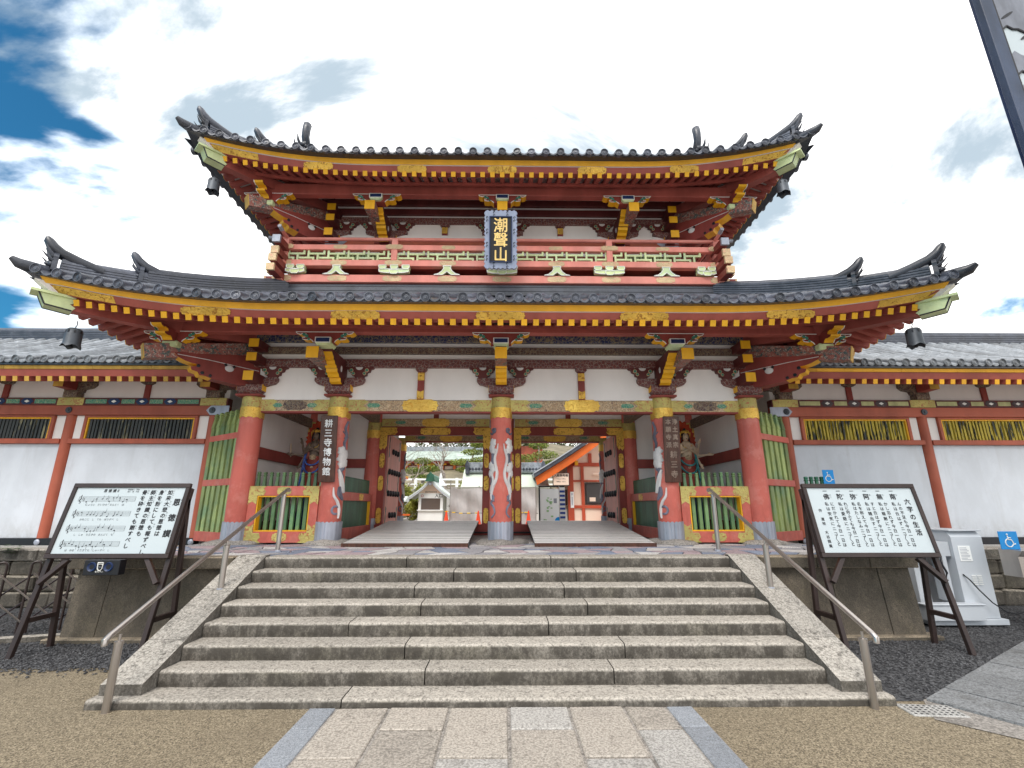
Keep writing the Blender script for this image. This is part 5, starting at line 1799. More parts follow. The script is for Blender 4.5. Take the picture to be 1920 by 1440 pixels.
for x, z in [(sx * .305, zz) for sx in (-1, 1) for zz in (.22, .52, .82, 1.10)] + [(-.15, .06), (.15, .06), (-.15, H_ - .06), (.15, H_ - .06)]:
    for e in (-1, 1):
        q.tube([tuple(tilt @ Vector((x + .018 * cos(t) , -.032, z + e * .035 + .022 * sin(t)))) for t in [i * .8 for i in range(7)]], .007, 4)
part('frame_scroll', q, 'ink', pl)
q = MB()
TM = tilt @ Matrix.Translation((0, -.04, 0)) @ Matrix(((1, 0, 0, 0), (0, 0, -1, 0), (0, 1, 0, 0), (0, 0, 0, 1)))
put_text(q, vert('潮聲山'), .345, TM, 0, 1.11, .96, .005, .95)
part('lettering', q, 'gold_ink', pl)

# wooden name boards on the inner columns
def nameboard(s, label, cols):
    t = thing('name_board', label, 'signboard', (s * 3.48, 9.53, 2.3))
    M = Matrix.Translation((s * 3.475, 9.55, 2.32)) @ Matrix.Rotation(radians(7), 4, 'X') @ Matrix.Rotation(s * radians(3), 4, 'Z')
    part('board', MB().cbox(-.17, .17, -.045, .0, 0, 1.33, .012, M=M), 'board_wood', t)
    q = MB()
    TM = M @ Matrix.Translation((0, -.047, 0)) @ Matrix(((1, 0, 0, 0), (0, 0, -1, 0), (0, 1, 0, 0), (0, 0, 0, 1)))
    for body, size, x, y, sp in cols:
        put_text(q, vert(body), size, TM, x, y, sp, .004)
    part('lettering', q, 'silver_ink' if s < 0 else 'faded_ink', t)
nameboard(-1, 'dark brown wooden name board with white brush characters on the left dragon column', [('耕三寺博物館', .17, 0.0, 1.24, 1.12)])
nameboard(1, 'dark brown wooden name board with faded characters on the right dragon column', [('浄土真宗', .12, .07, 1.27, 1.3), ('本願寺派', .12, -.07, 1.27, 1.3), ('耕三寺', .15, .02, .62, 1.3)])

# wind bells
def bell(x, y, ztop, label):
    t = thing('wind_bell', label, 'bell', (x, y, ztop - .45), 'bronze wind bells under the roof corners')
    z = ztop
    S_ = .80
    part('hook', MB().tube([(x, y, z + .14), (x + .02, y, z + .08), (x, y, z + .04), (x, y, z)], .008, 5), 'black', t)
    n = 24
    v = []
    prof = [(.02, 0), (.085, -.005), (.105, -.025), (.11, -.09), (.113, -.095), (.118, -.27), (.128, -.33)]
    for i, (r_, h) in enumerate(prof):
        for k in range(n):
            a = 2 * pi * k / n
            hh = h
            rr = r_
            if i == len(prof) - 1:
                hh = h + .05 * abs(sin(a * 2.5)) - .02
                rr = r_ + .022 * (1 - abs(sin(a * 2.5)))
            v.append((x + rr * cos(a), y + rr * sin(a), z + hh))
    f = [(i * n + k, i * n + (k + 1) % n, (i + 1) * n + (k + 1) % n, (i + 1) * n + k) for i in range(len(prof) - 1) for k in range(n)]
    f.append(tuple(range(n)))
    part('bell_body', MB().add(v, f), 'bronze', t, 40)
    q = MB()
    for k in range(8):
        a = 2 * pi * k / 8
        q.box(-.012, .012, -.004, .004, -.095, -.045, M=Matrix.Translation((x + .111 * cos(a), y + .111 * sin(a), z)) @ Matrix.Rotation(a + pi / 2, 4, 'Z'))
    part('bell_slot', q, 'black', t, kind='stuff')
    part('clapper', MB().tube([(x, y, z - .02), (x, y, z - .30)], .012, 6).ball((x, y, z - .32), .03, 8, 5), 'black', t)
bell(-7.20, 7.50, 4.76, 'bronze wind bell under the left corner of the lower roof')
bell(7.16, 7.50, 4.84, 'bronze wind bell under the right corner of the lower roof')
bell(-6.22, 8.72, 8.70, 'bronze wind bell under the left corner of the upper roof')
bell(6.16, 8.72, 8.78, 'bronze wind bell under the right corner of the upper roof')

# ramps over the threshold
def ramp(x0, x1, label):
    t = thing('wooden_ramp', label, 'ramp', ((x0 + x1) / 2, 9.15, PZ), 'slatted ramps through the gate')
    A = Vector((0, 9.12, PZ + .05)); Bv = Vector((0, 12.62, 1.485))
    L = (Bv - A).length; an = atan2(Bv.z - A.z, Bv.y - A.y)
    T = Matrix.Translation((0, A.y, A.z)) @ Matrix.Rotation(an, 4, 'X')
    part('ramp_body', MB().box(x0, x1, .01, L, -.06, -.002, M=T), 'black', t)
    part('ramp_edge', MB().box(x0 - .01, x1 + .01, -.03, .0, -.055, .015, M=T), 'board_wood', t)
    n = 17
    me = MB().prism([(-.095, 0), (-.095, .011), (.10, .003), (.10, 0)], 'x', x0, x1, edge_mi=[1]).mesh('slat', ['deck_wood', 'slat_gap_shade'])
    for i in range(n):
        p = T @ Vector((0, .07 + (L - .12) * i / (n - 1), 0))
        link('slat', me, t, p, rot=(an, 0, 0))
ramp(-2.92, -.60, 'grey slatted wooden ramp through the left half of the gate')
ramp(.65, 2.90, 'grey slatted wooden ramp through the right half of the gate')
# ================================================================== WING CORRIDORS
def wing(s, label, barmat, beam_a, beam_b):
    w = thing('corridor_wing', label, 'corridor', (s * 10, 10.8, 1.05))
    WY = 10.8
    XA, XB = 6.3, 16.6
    posts = [6.68, 9.95, 13.22, 16.45]
    def bx(name, a, b, y0, y1, z0, z1, mat, parent=w, c=.005):
        return part(name, MB().cbox(*sorted((s * a, s * b)), y0, y1, z0, z1, c), mat, parent)
    bx('core_wall', XA + .3, XB, WY + .06, WY + 4.0, 1.04, 4.9, 'plaster')
    bx('plinth', XA + .32, XB, WY - .13, WY + .05, 1.035, 1.19, 'black')
    for p in posts:
        part('post', MB().lathe([(.118, 1.18), (.118, 3.93)], 18, (s * p, WY, 0)), 'wing_red', w, 40)
        bx('bracket_block', p - .16, p + .16, WY - .22, WY - .02, 4.29, 4.42, 'brocade_dark')
        o = part('boat_arm', MB().prism([(s * p + a, z) for a, z in ((-.44, 4.72), (-.44, 4.60), (-.36, 4.53), (-.2, 4.50), (-.18, 4.425), (.18, 4.425), (.2, 4.50), (.36, 4.53), (.44, 4.60), (.44, 4.72))], 'y', WY - .18, WY - .02), 'brocade_dark', w)
        n = bx('beam_nose', p - .11, p + .11, WY - .55, WY - .19, 4.46, 4.68, 'beam_red')
        bx('nose_cap', p - .112, p + .112, WY - .556, WY - .545, 4.458, 4.682, 'old_yellow', n)
        part('rosette', MB().lathe([(.001, -.045), (.03, -.04), (.035, -.02), (.065, -.018), (.075, 0)], 14, (s * p, WY - .15, 4.0), axis='y', cap=False), 'bronze', w)
        part('rosette', MB().lathe([(.001, -.03), (.03, -.03), (.06, -.015), (.06, 0)], 14, (s * p, WY - .131, 1.11), axis='y', cap=False), 'lead', w)
        q = bx('post_plate', p - .30, p + .30, WY - .158, WY - .151, 4.11, 4.29, 'gold_olive')
    bx('upper_rail', XA + .05, XB, WY - .14, WY + .04, 3.89, 4.11, 'wing_red')
    pb = bx('painted_beam', XA + .05, XB, WY - .15, WY + .04, 4.112, 4.288, 'deep_red')
    bx('frieze_wall', XA + .1, XB, WY - .03, WY + .055, 4.29, 4.9, 'plaster')
    part('rail_end_plate', MB().prism([(s * 6.30, 3.89), (s * 6.72, 3.89), (s * 6.82, 4.0), (s * 6.72, 4.11), (s * 6.30, 4.11)], 'y', WY - .148, WY - .141), 'lead', w)
    for a, b in zip(posts[:-1], posts[1:]):
        L = b - a
        x0, x1 = a + .12, b - .12
        bx('wall_panel', x0, x1, WY - .02, WY + .055, 1.19, 3.235, 'wall_white')
        bx('window_rail', x0 - .03, x1 + .03, WY - .11, WY + .05, 3.236, 3.345, 'wing_red')
        for e0, e1 in ((x0, x0 + .22), (x1 - .22, x1)):
            bx('side_panel', e0, e1, WY - .03, WY + .05, 3.346, 3.889, 'plaster')
        wa, wb = x0 + .22, x1 - .22
        win = bx('lattice_window', wa, wb, WY + .02, WY + .055, 3.346, 3.889, 'black')
        for (p0, p1, z0, z1) in ((wa, wb, 3.84, 3.888), (wa, wa + .07, 3.346, 3.839), (wb - .07, wb, 3.346, 3.839)):
            bx('window_frame', p0, p1, WY - .09, WY + .018, z0, z1, 'wing_red', win)
        for (p0, p1, z0, z1) in ((wa + .071, wb - .071, 3.805, 3.838), (wa + .071, wa + .105, 3.346, 3.804), (wb - .105, wb - .071, 3.346, 3.804)):
            bx('yellow_frame', p0, p1, WY - .075, WY + .018, z0, z1, 'yellow', win)
        n = 30
        me = MB().box(-.024, .024, -.03, .03, 0, .455).mesh('lattice_bar', barmat)
        for i in range(n):
            x = wa + .14 + (wb - wa - .28) * i / (n - 1)
            o = link('lattice_bar', me, win, (s * x, WY - .02, 3.347), rz=random.uniform(-.3, .3))
        # frieze strut
        xm = (a + b) / 2
        k = bx('strut', xm - .065, xm + .065, WY - .08, WY - .031, 4.29, 4.62, 'beam_red')
        part('strut_cap', MB().prism([(s * xm - .07, 4.621), (s * xm + .07, 4.621), (s * xm + .14, 4.66), (s * xm + .14, 4.72), (s * xm - .14, 4.72), (s * xm - .14, 4.66)], 'y', WY - .14, WY - .031), 'brocade_dark', k)
        # painted beam: coloured fields and diamond medallions
        xs = [a + .35 + (L - .7) * t for t in (.25, .5, .75)]
        edges = [a + .32] + xs + [b - .32]
        for p0, p1 in zip(edges[:-1], edges[1:]):
            e = .17
            q0 = p0 + (e if p0 != edges[0] else 0.02); q1 = p1 - (e if p1 != edges[-1] else .02)
            bx('colour_field', q0, q1, WY - .157, WY - .151, 4.15, 4.25, beam_a, pb, .002)
        for xm2 in xs:
            X = s * xm2
            po = [(X - .15, 4.2), (X - .08, 4.27), (X + .08, 4.27), (X + .15, 4.2), (X + .08, 4.13), (X - .08, 4.13)]
            part('medallion', MB().prism(po, 'y', WY - .160, WY - .151), beam_b, pb)
            po = [(X - .06, 4.2), (X, 4.235), (X + .06, 4.2), (X, 4.165)]
            part('medallion_heart', MB().prism(po, 'y', WY - .165, WY - .161), 'white_edge', pb)
    # eaves
    ye, ze = 9.66, 4.42
    rme = MB().box(-.047, .047, 0, 1.25, 0, .105).mesh('rafter', 'eave_red')
    cme = MB().box(-.0485, .0485, -.004, .004, -.0015, .1065).mesh('rafter_cap', 'old_yellow' if s < 0 else 'fascia_yellow')
    x = XA + .1
    while x < XB:
        o = link('rafter', rme, w, (s * x, ye, ze), rot=(math.atan(.26), 0, 0))
        link('rafter_cap', cme, o, local=True)
        x += .243
    part('fascia_board', MB().prism([(ye + .02, ze + .112), (ye - .04, ze + .25), (ye + .10, ze + .26), (ye + .12, ze + .13)], 'x', *sorted((s * (XA - .1), s * XB))), 'eave_red', w)
    x = XA - .1
    while x < XB:
        part('fascia_trim', MB().prism([(ye - .055, ze + .255), (ye - .075, ze + .325), (ye + .08, ze + .335), (ye + .09, ze + .263)], 'x', *sorted((s * (x + .003), s * (min(x + .62, XB) - .003)))), 'old_yellow' if s < 0 else 'fascia_yellow', w)
        x += .62
    part('sheathing', MB().add([(s * XA, ye + .01, ze + .115), (s * XB, ye + .01, ze + .115), (s * XB, WY + .1, ze + .44), (s * XA, WY + .1, ze + .44)], [(0, 1, 2, 3)]), 'soffit', w)
    part('eave_purlin', MB().cbox(*sorted((s * XA, s * XB)), WY - .3, WY - .14, 4.722, 4.80, .006), 'beam_red', w)
    # tiles
    rf = part('tiled_roof', MB().prism([(ye - .12, ze + .33), (ye - .12, ze + .385), (12.75, 6.40), (15.9, 4.86), (15.9, 4.78), (ye + .1, ze + .345)], 'x', *sorted((s * (XA - .15), s * XB))), 'dark_tile', w)
    dm = eave_disc_mesh(.083, 'wing_tile')
    y0, z0, y1, z1 = ye - .14, ze + .40, 12.7, 6.40
    x = XA + .02
    sp = .302
    slope_pts = lambda xx, dz, t0=0: [Vector((xx, y0 + (y1 - y0) * t, z0 + (z1 - z0) * t + dz - .10 * sin(pi * t))) for t in [t0 + (1 - t0) * k / 8 for k in range(9)]]
    while x < XB:
        part('tile_row', tile_row(slope_pts(s * x, .045), .078), 'wing_tile', rf, 50)
        o = link('eave_tile', dm, rf)
        o.location = (s * x, y0 - .01, z0 + .05)
        o.rotation_euler = (radians(-6), random.uniform(0, 6), 0)
        q = MB()
        xm = x + sp / 2
        def pan(u, v, xm=xm):
            t = v
            base = Vector((s * xm + (u - .5) * (sp - .12), y0 - .01 + (y1 - y0) * t, z0 + (z1 - z0) * t - .10 * sin(pi * t)))
            k = (v * 12) % 1.0
            return (base.x, base.y, base.z + .055 - .05 * sin(pi * u) + .0)
        q.grid(pan, 5, 12)
        def lip(u, v, xm=xm):
            return (s * xm + (u - .5) * (sp - .12), y0 - .012, z0 + .055 - .05 * sin(pi * u) - .04 * v)
        q.grid(lip, 5, 1)
        part('pan_tile_row', q, 'wing_tile', rf, 60)
        x += sp
    ridge(rf, [(s * xx, 12.75, 6.36) for xx in (XA - .1, 8, 10, 12, 14, XB)], .34, .34, 6, 'roof_tile')
wing(-1, 'left white walled corridor wing with dark weathered lattice windows and grey tiled roof', 'bar_dark', 'brocade_green', 'navy')
wing(1, 'right white walled corridor wing with yellow lattice windows and grey tiled roof', 'bar_yellow', 'pale_field', 'white_edge2')
# ================================================================== NOTICE BOARDS
def aframe(s, label):
    t = thing('notice_board', label, 'notice board', (s * 5.1, 6.8, 0))
    # board plane leans back a little; local x right, y up the board, z out to the viewer
    top = Vector((0, 6.98, 2.17)); bot = Vector((0, 6.76, 1.17))
    up = (top - bot).normalized()
    xc = s * 5.29
    nrm = Vector((0, up.z, -up.y)) * 1.0
    nrm = Vector((1, 0, 0)).cross(up)
    nrm = nrm if nrm.y < 0 else -nrm
    M = Matrix(((1, up.x, nrm.x, xc), (0, up.y, nrm.y, bot.y), (0, up.z, nrm.z, bot.z), (0, 0, 0, 1)))
    H = (top - bot).length; Wb = .83
    def bx(name, a, b, c, d, e, f, mat, parent=t, ch=.004):
        return part(name, MB().cbox(a, b, c, d, e, f, ch, M=M), mat, parent)
    bx('panel', -Wb + .05, Wb - .05, .05, H - .05, -.015, .0, 'board_white')
    bx('frame_top', -Wb, Wb, H - .06, H, -.03, .022, 'dark_brown')
    bx('frame_bottom', -Wb, Wb, 0, .06, -.03, .022, 'dark_brown')
    for e in (-1, 1):
        bx('frame_side', *sorted((e * Wb, e * (Wb - .055))), .0605, H - .0605, -.03, .0215, 'dark_brown')
    for e in (-1, 1):
        xl = xc + e * (Wb - .025)
        # front leg carries the frame down to the ground, rear leg props it
        a = Vector((xl, top.y + .05, top.z - .05)); g = Vector((xl - 0 * e, 6.58, -.0))
        d = (a - g)
        def leg(p, q, nm):
            dv = (q - p); L = dv.length; z = dv.normalized(); x = Vector((1, 0, 0)); y = z.cross(x).normalized(); x = y.cross(z)
            T = Matrix(((x.x, y.x, z.x, p.x), (x.y, y.y, z.y, p.y), (x.z, y.z, z.z, p.z), (0, 0, 0, 1)))
            part(nm, MB().cbox(-.03, .03, -.03, .03, 0, L, .004, M=T), 'dark_brown', t)
        leg(g, a + Vector((0, 0, -.02)), 'front_leg')
        leg(Vector((xl, 7.13, 0)), Vector((xl, 6.99, 1.95)), 'rear_leg')
        leg(Vector((xl, 6.68, .42)), Vector((xl, 7.08, .42)), 'leg_brace')
        leg(Vector((xl - e * .28, 6.80, 1.16)), Vector((xl - e * .03, 6.70, .86)), 'corner_brace')
    return t, M, H, Wb
tl, M, H, Wb = aframe(-1, 'notice board on a dark frame with sheet music and vertical verse, left of the stair')
q = MB()
Mt = M @ Matrix.Translation((0, 0, .0015))
cols = [('恩徳讃', .105, .70, .80, 2.05, .004)]
for body, x, y in (('如来大悲の恩徳は', .565, .925), ('身を粉にしても報ずべし', .44, .925), ('師主知識の恩徳も', .32, .925), ('骨を砕きても謝すべし', .20, .925)):
    cols.append((body, .072, x, y, 1.13, .0025))
for body, size, x, y, sp, bold in cols:
    put_text(q, vert(body), size, Mt, x, y, sp, bold)
for body, x, y in (('にょらい', .615, .93), ('だいひ', .615, .77), ('おんどく', .61, .62), ('み', .488, .93), ('こ', .488, .77), ('ほう', .488, .46), ('ししゅちしき', .368, .93), ('おんどく', .368, .62), ('ほね', .25, .93), ('くだ', .25, .77), ('しゃ', .25, .44)):
    put_text(q, vert(body), .026, Mt, x, y, 1.25, .0)
for body, y in (('おん', .80), ('どく', .58), ('さん', .36)):
    put_text(q, vert(body), .034, Mt, .765, y, 1.2, 0)
put_text(q, '恩 徳 讃 Ⅱ', .05, Mt, -.28, .94, 1, .001)
put_text(q, '親鸞聖人　作歌\n清水　脩　作曲', .024, Mt, .03, .945, 1.2, .0)
lyr = ['にょらい　だいひの　おんどく　は', 'みをこに　し　ても　ほうずべ　し', 'し　しゅ　ちしきの　おんどく　も', 'ほ　ねを　くだきても　しゃーすべ　し']
rg = random.Random(11)
for r in range(4):
    yb = .835 - r * .205
    x0, x1 = -.70, .10
    for l in range(5):
        y = yb - l * .0165
        q.add([tuple(Mt @ Vector(p)) for p in ((x0, y - .0012, 0), (x1, y - .0012, 0), (x1, y + .0012, 0), (x0, y + .0012, 0))], [(0, 1, 2, 3)])
    # bar lines, clef, notes
    for bxx in (x0, -.44, -.28, -.12, x1):
        q.add([tuple(Mt @ Vector(p)) for p in ((bxx, yb, 0), (bxx + .003, yb, 0), (bxx + .003, yb - .066, 0), (bxx, yb - .066, 0))], [(0, 1, 2, 3)])
    cl = [(-.672 + .016 * sin(a * 1.6) * (1 - a / 9), yb - .095 + a * .014) for a in [i * .5 for i in range(18)]]
    q.tube([tuple(Mt @ Vector((a, b, .0))) for a, b in cl], .0045, 4)
    for k in range(2):
        q.tube([tuple(Mt @ Vector((-.64 + k * .02, yb - .01 - k * .012, 0))), tuple(Mt @ Vector((-.64 + k * .02, yb - .05 - k * .012, 0)))], .003, 4)
    xx = -.58
    while xx < x1 - .05:
        yy = yb - .0165 * rg.choice((1, 1.5, 2, 2.5, 3, 3.5, 4, 4.5))
        n = 9
        q.add([tuple(Mt @ Vector((xx + .011 * cos(2 * pi * i / n), yy + .0075 * sin(2 * pi * i / n + .3), 0))) for i in range(n)], [tuple(range(n))])
        up_ = rg.random() < .6
        q.add([tuple(Mt @ Vector(p)) for p in ((xx + .009, yy, 0), (xx + .012, yy, 0), (xx + .012, yy + (.05 if up_ else -.05), 0), (xx + .009, yy + (.05 if up_ else -.05), 0))], [(0, 1, 2, 3)])
        xx += rg.choice((.045, .045, .06, .085))
    put_text(q, lyr[r], .034, Mt, -.30, yb - .10, 1, 0)
part('lettering', q, 'ink', tl)
# speaker box with a push button fixed under the left board
sb = thing('speaker_box', 'black box with two round speakers and a push button under the sheet music board', 'speaker', (-5.28, 6.72, .98))
part('box_body', MB().cbox(-5.52, -5.05, 6.70, 6.82, .965, 1.155, .006), 'black', sb)
for x in (-5.41, -5.19):
    part('speaker_cone', MB().lathe([(.001, 6.70), (.03, 6.702), (.055, 6.685), (.062, 6.70)], 16, (x, 0, 1.07), axis='y', cap=False), 'navy', sb, 40)
q = MB()
Ms = Matrix.Translation((-5.30, 6.697, 1.07)) @ Matrix(((1, 0, 0, 0), (0, 0, -1, 0), (0, 1, 0, 0), (0, 0, 0, 1)))
ul = [(-.035, .055), (-.03, -.02), (-.012, -.045), (.012, -.045), (.03, -.02), (.035, .055), (-.035, .055)]
q.tube([tuple(Ms @ Vector((a, b, .0))) for a, b in ul], .006, 5)
q.tube([tuple(Ms @ Vector((-.03, .035, 0))), tuple(Ms @ Vector((.03, .035, 0)))], .004, 5)
put_text(q, '音声ボタン', .022, Ms, 0, -.05)
part('button_symbol', q, 'white_edge', sb)
part('push_button', MB().ball((-5.30, 6.697, 1.065), (.014, .01, .014), 8, 5), 'bronze', sb)

tr, M, H, Wb = aframe(1, 'notice board on a dark frame with six columns of brush verse, right of the stair')
q = MB()
Mt = M @ Matrix.Translation((0, 0, .0015))
put_text(q, vert('六字の生活'), .088, Mt, .655, .80, 1.22, .003)
verses = [('南', 'な', 'んの不足も今日一日は', '私は云はずニコ〱と'), ('無', 'む', 'かし忘れず今日一日は', '私は報謝にニコ〱と'), ('阿', 'あ', 'すと云はず今日一日は', '私は精出すニコ〱と'),
          ('弥', 'み', '名を称えて今日一日は', '私はたしなみニコ〱と'), ('陀', 'だ', 'れに向ふても今日一日は', '私は愛語にニコ〱と'), ('佛', 'ぶつ', 'にだかれて今日一日は', '私は安気にニコ〱と')]
for i, (big, ruby, a, b) in enumerate(verses):
    x = .47 - i * .196
    put_text(q, '一', .062, Mt, x, .945, 1, .002)
    put_text(q, big, .088, Mt, x, .875, 1, .0025)
    put_text(q, vert(ruby), .03, Mt, x + .06, .875, 1.1, 0)
    put_text(q, vert(a), .056, Mt, x + .052, .755, 1.12 * (10 / len(a)), .001)
    put_text(q, vert(b), .056, Mt, x - .026, .755, 1.24 * (9 / len(b)), .001)
put_text(q, vert('作　連枝　大谷照乗'), .05, Mt, -.66, .66, 1.22, .001)
part('lettering', q, 'ink', tr)

# ================================================================== WHEELCHAIR LIFT (right)
lf = thing('wheelchair_lift', 'pale grey metal wheelchair lift cabinet with a slanted top behind the right notice board', 'lift', (7.4, 8.2, 0))
def bx(name, a, b, c, d, e, f, mat, parent=lf, ch=.006):
    return part(name, MB().cbox(a, b, c, d, e, f, ch), mat, parent)
part('cabinet', MB().prism([(8.05, .12), (8.05, 1.36), (8.13, 1.45), (8.75, 1.45), (8.75, .12)], 'x', 7.50, 8.02), 'machine_grey', lf)
bx('cabinet_lid', 7.48, 8.04, 8.04, 8.76, 1.451, 1.475, 'machine_grey')
bx('base_plate', 6.85, 8.10, 8.0, 8.8, .03, .115, 'machine_grey')
bx('front_box', 6.72, 7.65, 7.9, 8.05, .116, .34, 'machine_grey')
bx('front_box_lid', 6.70, 7.67, 7.88, 8.06, .341, .36, 'machine_grey')
bx('mast', 6.95, 7.15, 8.25, 8.5, .116, 1.2, 'machine_grey')
bx('cross_head', 6.95, 7.49, 8.1, 8.5, 1.05, 1.28, 'machine_grey')
bx('guide_rail', 7.3, 7.4, 8.1, 8.3, .361, 1.05, 'machine_grey')
part('hose_loop', MB().tube([(7.2, 8.08, 1.05), (7.24, 8.06, .95), (7.22, 8.05, .82), (7.27, 8.04, .72), (7.31, 8.05, .80), (7.26, 8.05, .93), (7.28, 8.07, 1.05)], .016, 7), 'black', lf, True)
q = MB()
for i in range(5):
    for k in range(2):
        q.box(7.70 + k * .09, 7.77 + k * .09, 8.035, 8.049, .62 + i * .032, .637 + i * .032)
part('vent_slats', q, 'booth_white', lf, kind='stuff')
bx('spec_plate', 7.58, 7.78, 8.042, 8.049, .98, 1.22, 'booth_white', ch=.001)
q = MB()
for i in range(9):
    q.box(7.60, 7.60 + random.uniform(.10, .16), 8.0405, 8.0415, 1.0 + i * .023, 1.008 + i * .023)
part('plate_print', q, 'lead', lf)
cd = link('power_cord', MB().tube([(7.56, 8.04, .78), (7.60, 7.98, .70), (7.68, 7.94, .55), (7.8, 7.9, .38), (7.95, 7.88, .26), (8.1, 7.86, .22), (8.22, 7.8, .28), (8.3, 7.72, .5), (8.3, 7.68, .9)], .010, 6).mesh('power_cord', 'black', True))
tag(cd, 'thin black power cord hanging from the grey lift cabinet', 'cord')
ib = thing('intercom_box', 'grey steel intercom box on a post with a blue wheelchair sign on top', 'intercom', (8.15, 7.65, 0))
bx('post', 8.30, 8.36, 7.70, 7.76, 0, .80, 'steel', ib)
part('housing', MB().prism([(7.52, .80), (7.52, 1.10), (7.44, 1.19), (7.80, 1.21), (7.80, .80)], 'x', 8.0, 8.62), 'steel', ib)
bx('panel', 8.10, 8.24, 7.512, 7.519, .87, 1.10, 'black', ib, .001)
part('button', MB().lathe([(.03, 7.512), (.03, 7.50), (.001, 7.498)], 12, (8.15, 0, 1.02), axis='y', cap=False), 'bronze', ib)
bx('paper_notice', 8.25, 8.45, 7.510, 7.518, .90, 1.12, 'board_white', ib, .001)
q = MB()
Mi = Matrix.Translation((8.35, 7.508, 0)) @ Matrix(((1, 0, 0, 0), (0, 0, -1, 0), (0, 1, 0, 0), (0, 0, 0, 1)))
put_text(q, '身障者用リフト', .026, Mi, 0, 1.11, 1, .001)
for i in range(5):
    q.box(8.27, 8.43 - .02 * (i % 3), 7.507, 7.508, .93 + i * .026, .936 + i * .026)
part('notice_print', q, 'ink', ib)
def wheel_sym(mb, M, k):
    def P(a, b): return tuple(M @ Vector((a * k, b * k, 0)))
    mb.ball(P(-.08, .36), .055 * k, 8, 5)
    mb.tube([P(-.08, .28), P(-.06, .05), P(.14, .03), P(.24, -.24), P(.34, -.20)], .036 * k, 5)
    mb.tube([P(-.07, .17), P(.12, .15)], .03 * k, 5)
    mb.tube([P(.0 + .24 * cos(a) - .04, -.14 + .24 * sin(a)) for a in [radians(100 + i * 20) for i in range(13)]], .03 * k, 5)
blue = part('blue_sign', MB().cbox(7.86, 8.16, 7.60, 7.612, 1.20, 1.47, .003), 'sign_blue', ib)
q = MB()
wheel_sym(q, Matrix.Translation((8.01, 7.597, 1.335)) @ Matrix(((1, 0, 0, 0), (0, 0, -1, 0), (0, 1, 0, 0), (0, 0, 0, 1))), .25)
part('wheelchair_symbol', q, 'white_edge', blue)
# small picket gate with wheelchair sign behind the right board
sg_ = thing('picket_gate', 'low green picket gate carrying a small blue wheelchair sign, behind the right notice board', 'gate', (6.45, 9.45, PZ))
me = picket_mesh(1.30, 'fence_green')
for i in range(6):
    link('picket', me, sg_, (6.12 + i * .105, 9.45, 1.13))
for z in (1.3, 2.0):
    bx('rail', 6.02, 6.75, 9.485, 9.53, z, z + .08, 'fence_green', sg_)
bs = bx('blue_sign', 6.44, 6.66, 9.39, 9.402, 2.28, 2.56, 'sign_blue', sg_, .003)
q = MB()
wheel_sym(q, Matrix.Translation((6.55, 9.387, 2.42)) @ Matrix(((1, 0, 0, 0), (0, 0, -1, 0), (0, 1, 0, 0), (0, 0, 0, 1))), .24)
part('wheelchair_symbol', q, 'white_edge', bs)

# ================================================================== FOLDING GATE (left)
fg = thing('folding_gate', 'dark metal accordion gate with hooped posts left of the sheet music board', 'gate', (-7.0, 7.9, 0))
A = Vector((-6.28, 8.15, 0)); dv = Vector((-.93, -.36, 0)).normalized()
hs = []
for i in range(6):
    p = A + dv * (.10 + i * .40)
    pts = [(p.x, p.y, 0)] + [(p.x, p.y, .95)] + [(p.x + dv.x * (.055 - .055 * cos(a)), p.y + dv.y * (.055 - .055 * cos(a)), .97 + .055 * sin(a)) for a in [pi * k / 6 for k in range(7)]] + [(p.x + dv.x * .11, p.y + dv.y * .11, 0)]
    part('hoop_post', MB().tube(pts, .017, 7), 'dark_brown', fg, 50)
for i in range(5):
    for z0, z1 in ((.15, .50), (.50, .85)):
        for a, b in ((z0, z1), (z1, z0)):
            p = A + dv * (.155 + i * .40); r = A + dv * (.155 + (i + 1) * .40)
            off = Vector((-dv.y, dv.x, 0)) * (.02 if a < b else -.02)
            p = p + off; r = r + off
            part('scissor_bar', MB().tube([(p.x, p.y, a), (r.x, r.y, b)], .013, 5), 'steel' if a < b else 'dark_brown', fg)
kb = MB()
kb.box(0, 1, 0, 1, 0, 1) if False else None
lk = struct('kerb', MB().prism([(-8.2, 6.86), (-5.9, 7.55), (-5.95, 7.68), (-8.2, 7.05)], 'z', -.02, .07), 'step_granite')
# fern on the wall at the far left
fe = thing('fern', 'small dark green fern growing on the stone ledge at the far left edge', 'fern', (-9.35, 9.6, 1.0))
q = MB()
rg = random.Random(4)
for i in range(26):
    a = rg.uniform(0, 2 * pi); L = rg.uniform(.2, .42)
    p = Vector((-9.35 + rg.uniform(-.15, .15), 9.55 + rg.uniform(-.1, .1), 1.0))
    for k in range(6):
        t = k / 6
        c = p + Vector((cos(a) * L * t, sin(a) * L * t * .7 - .1 * t, L * (1.1 * t - .9 * t * t)))
        for e in (-1, 1):
            d = Vector((-sin(a) * e, cos(a) * e, .1)) * .07 * (1 - t)
            q.add([c, c + d + Vector((cos(a), sin(a), 0)) * .03, c + Vector((cos(a), sin(a), .1)) * .05], [(0, 1, 2)])
part('fronds', q, 'fern_leaf', fe)

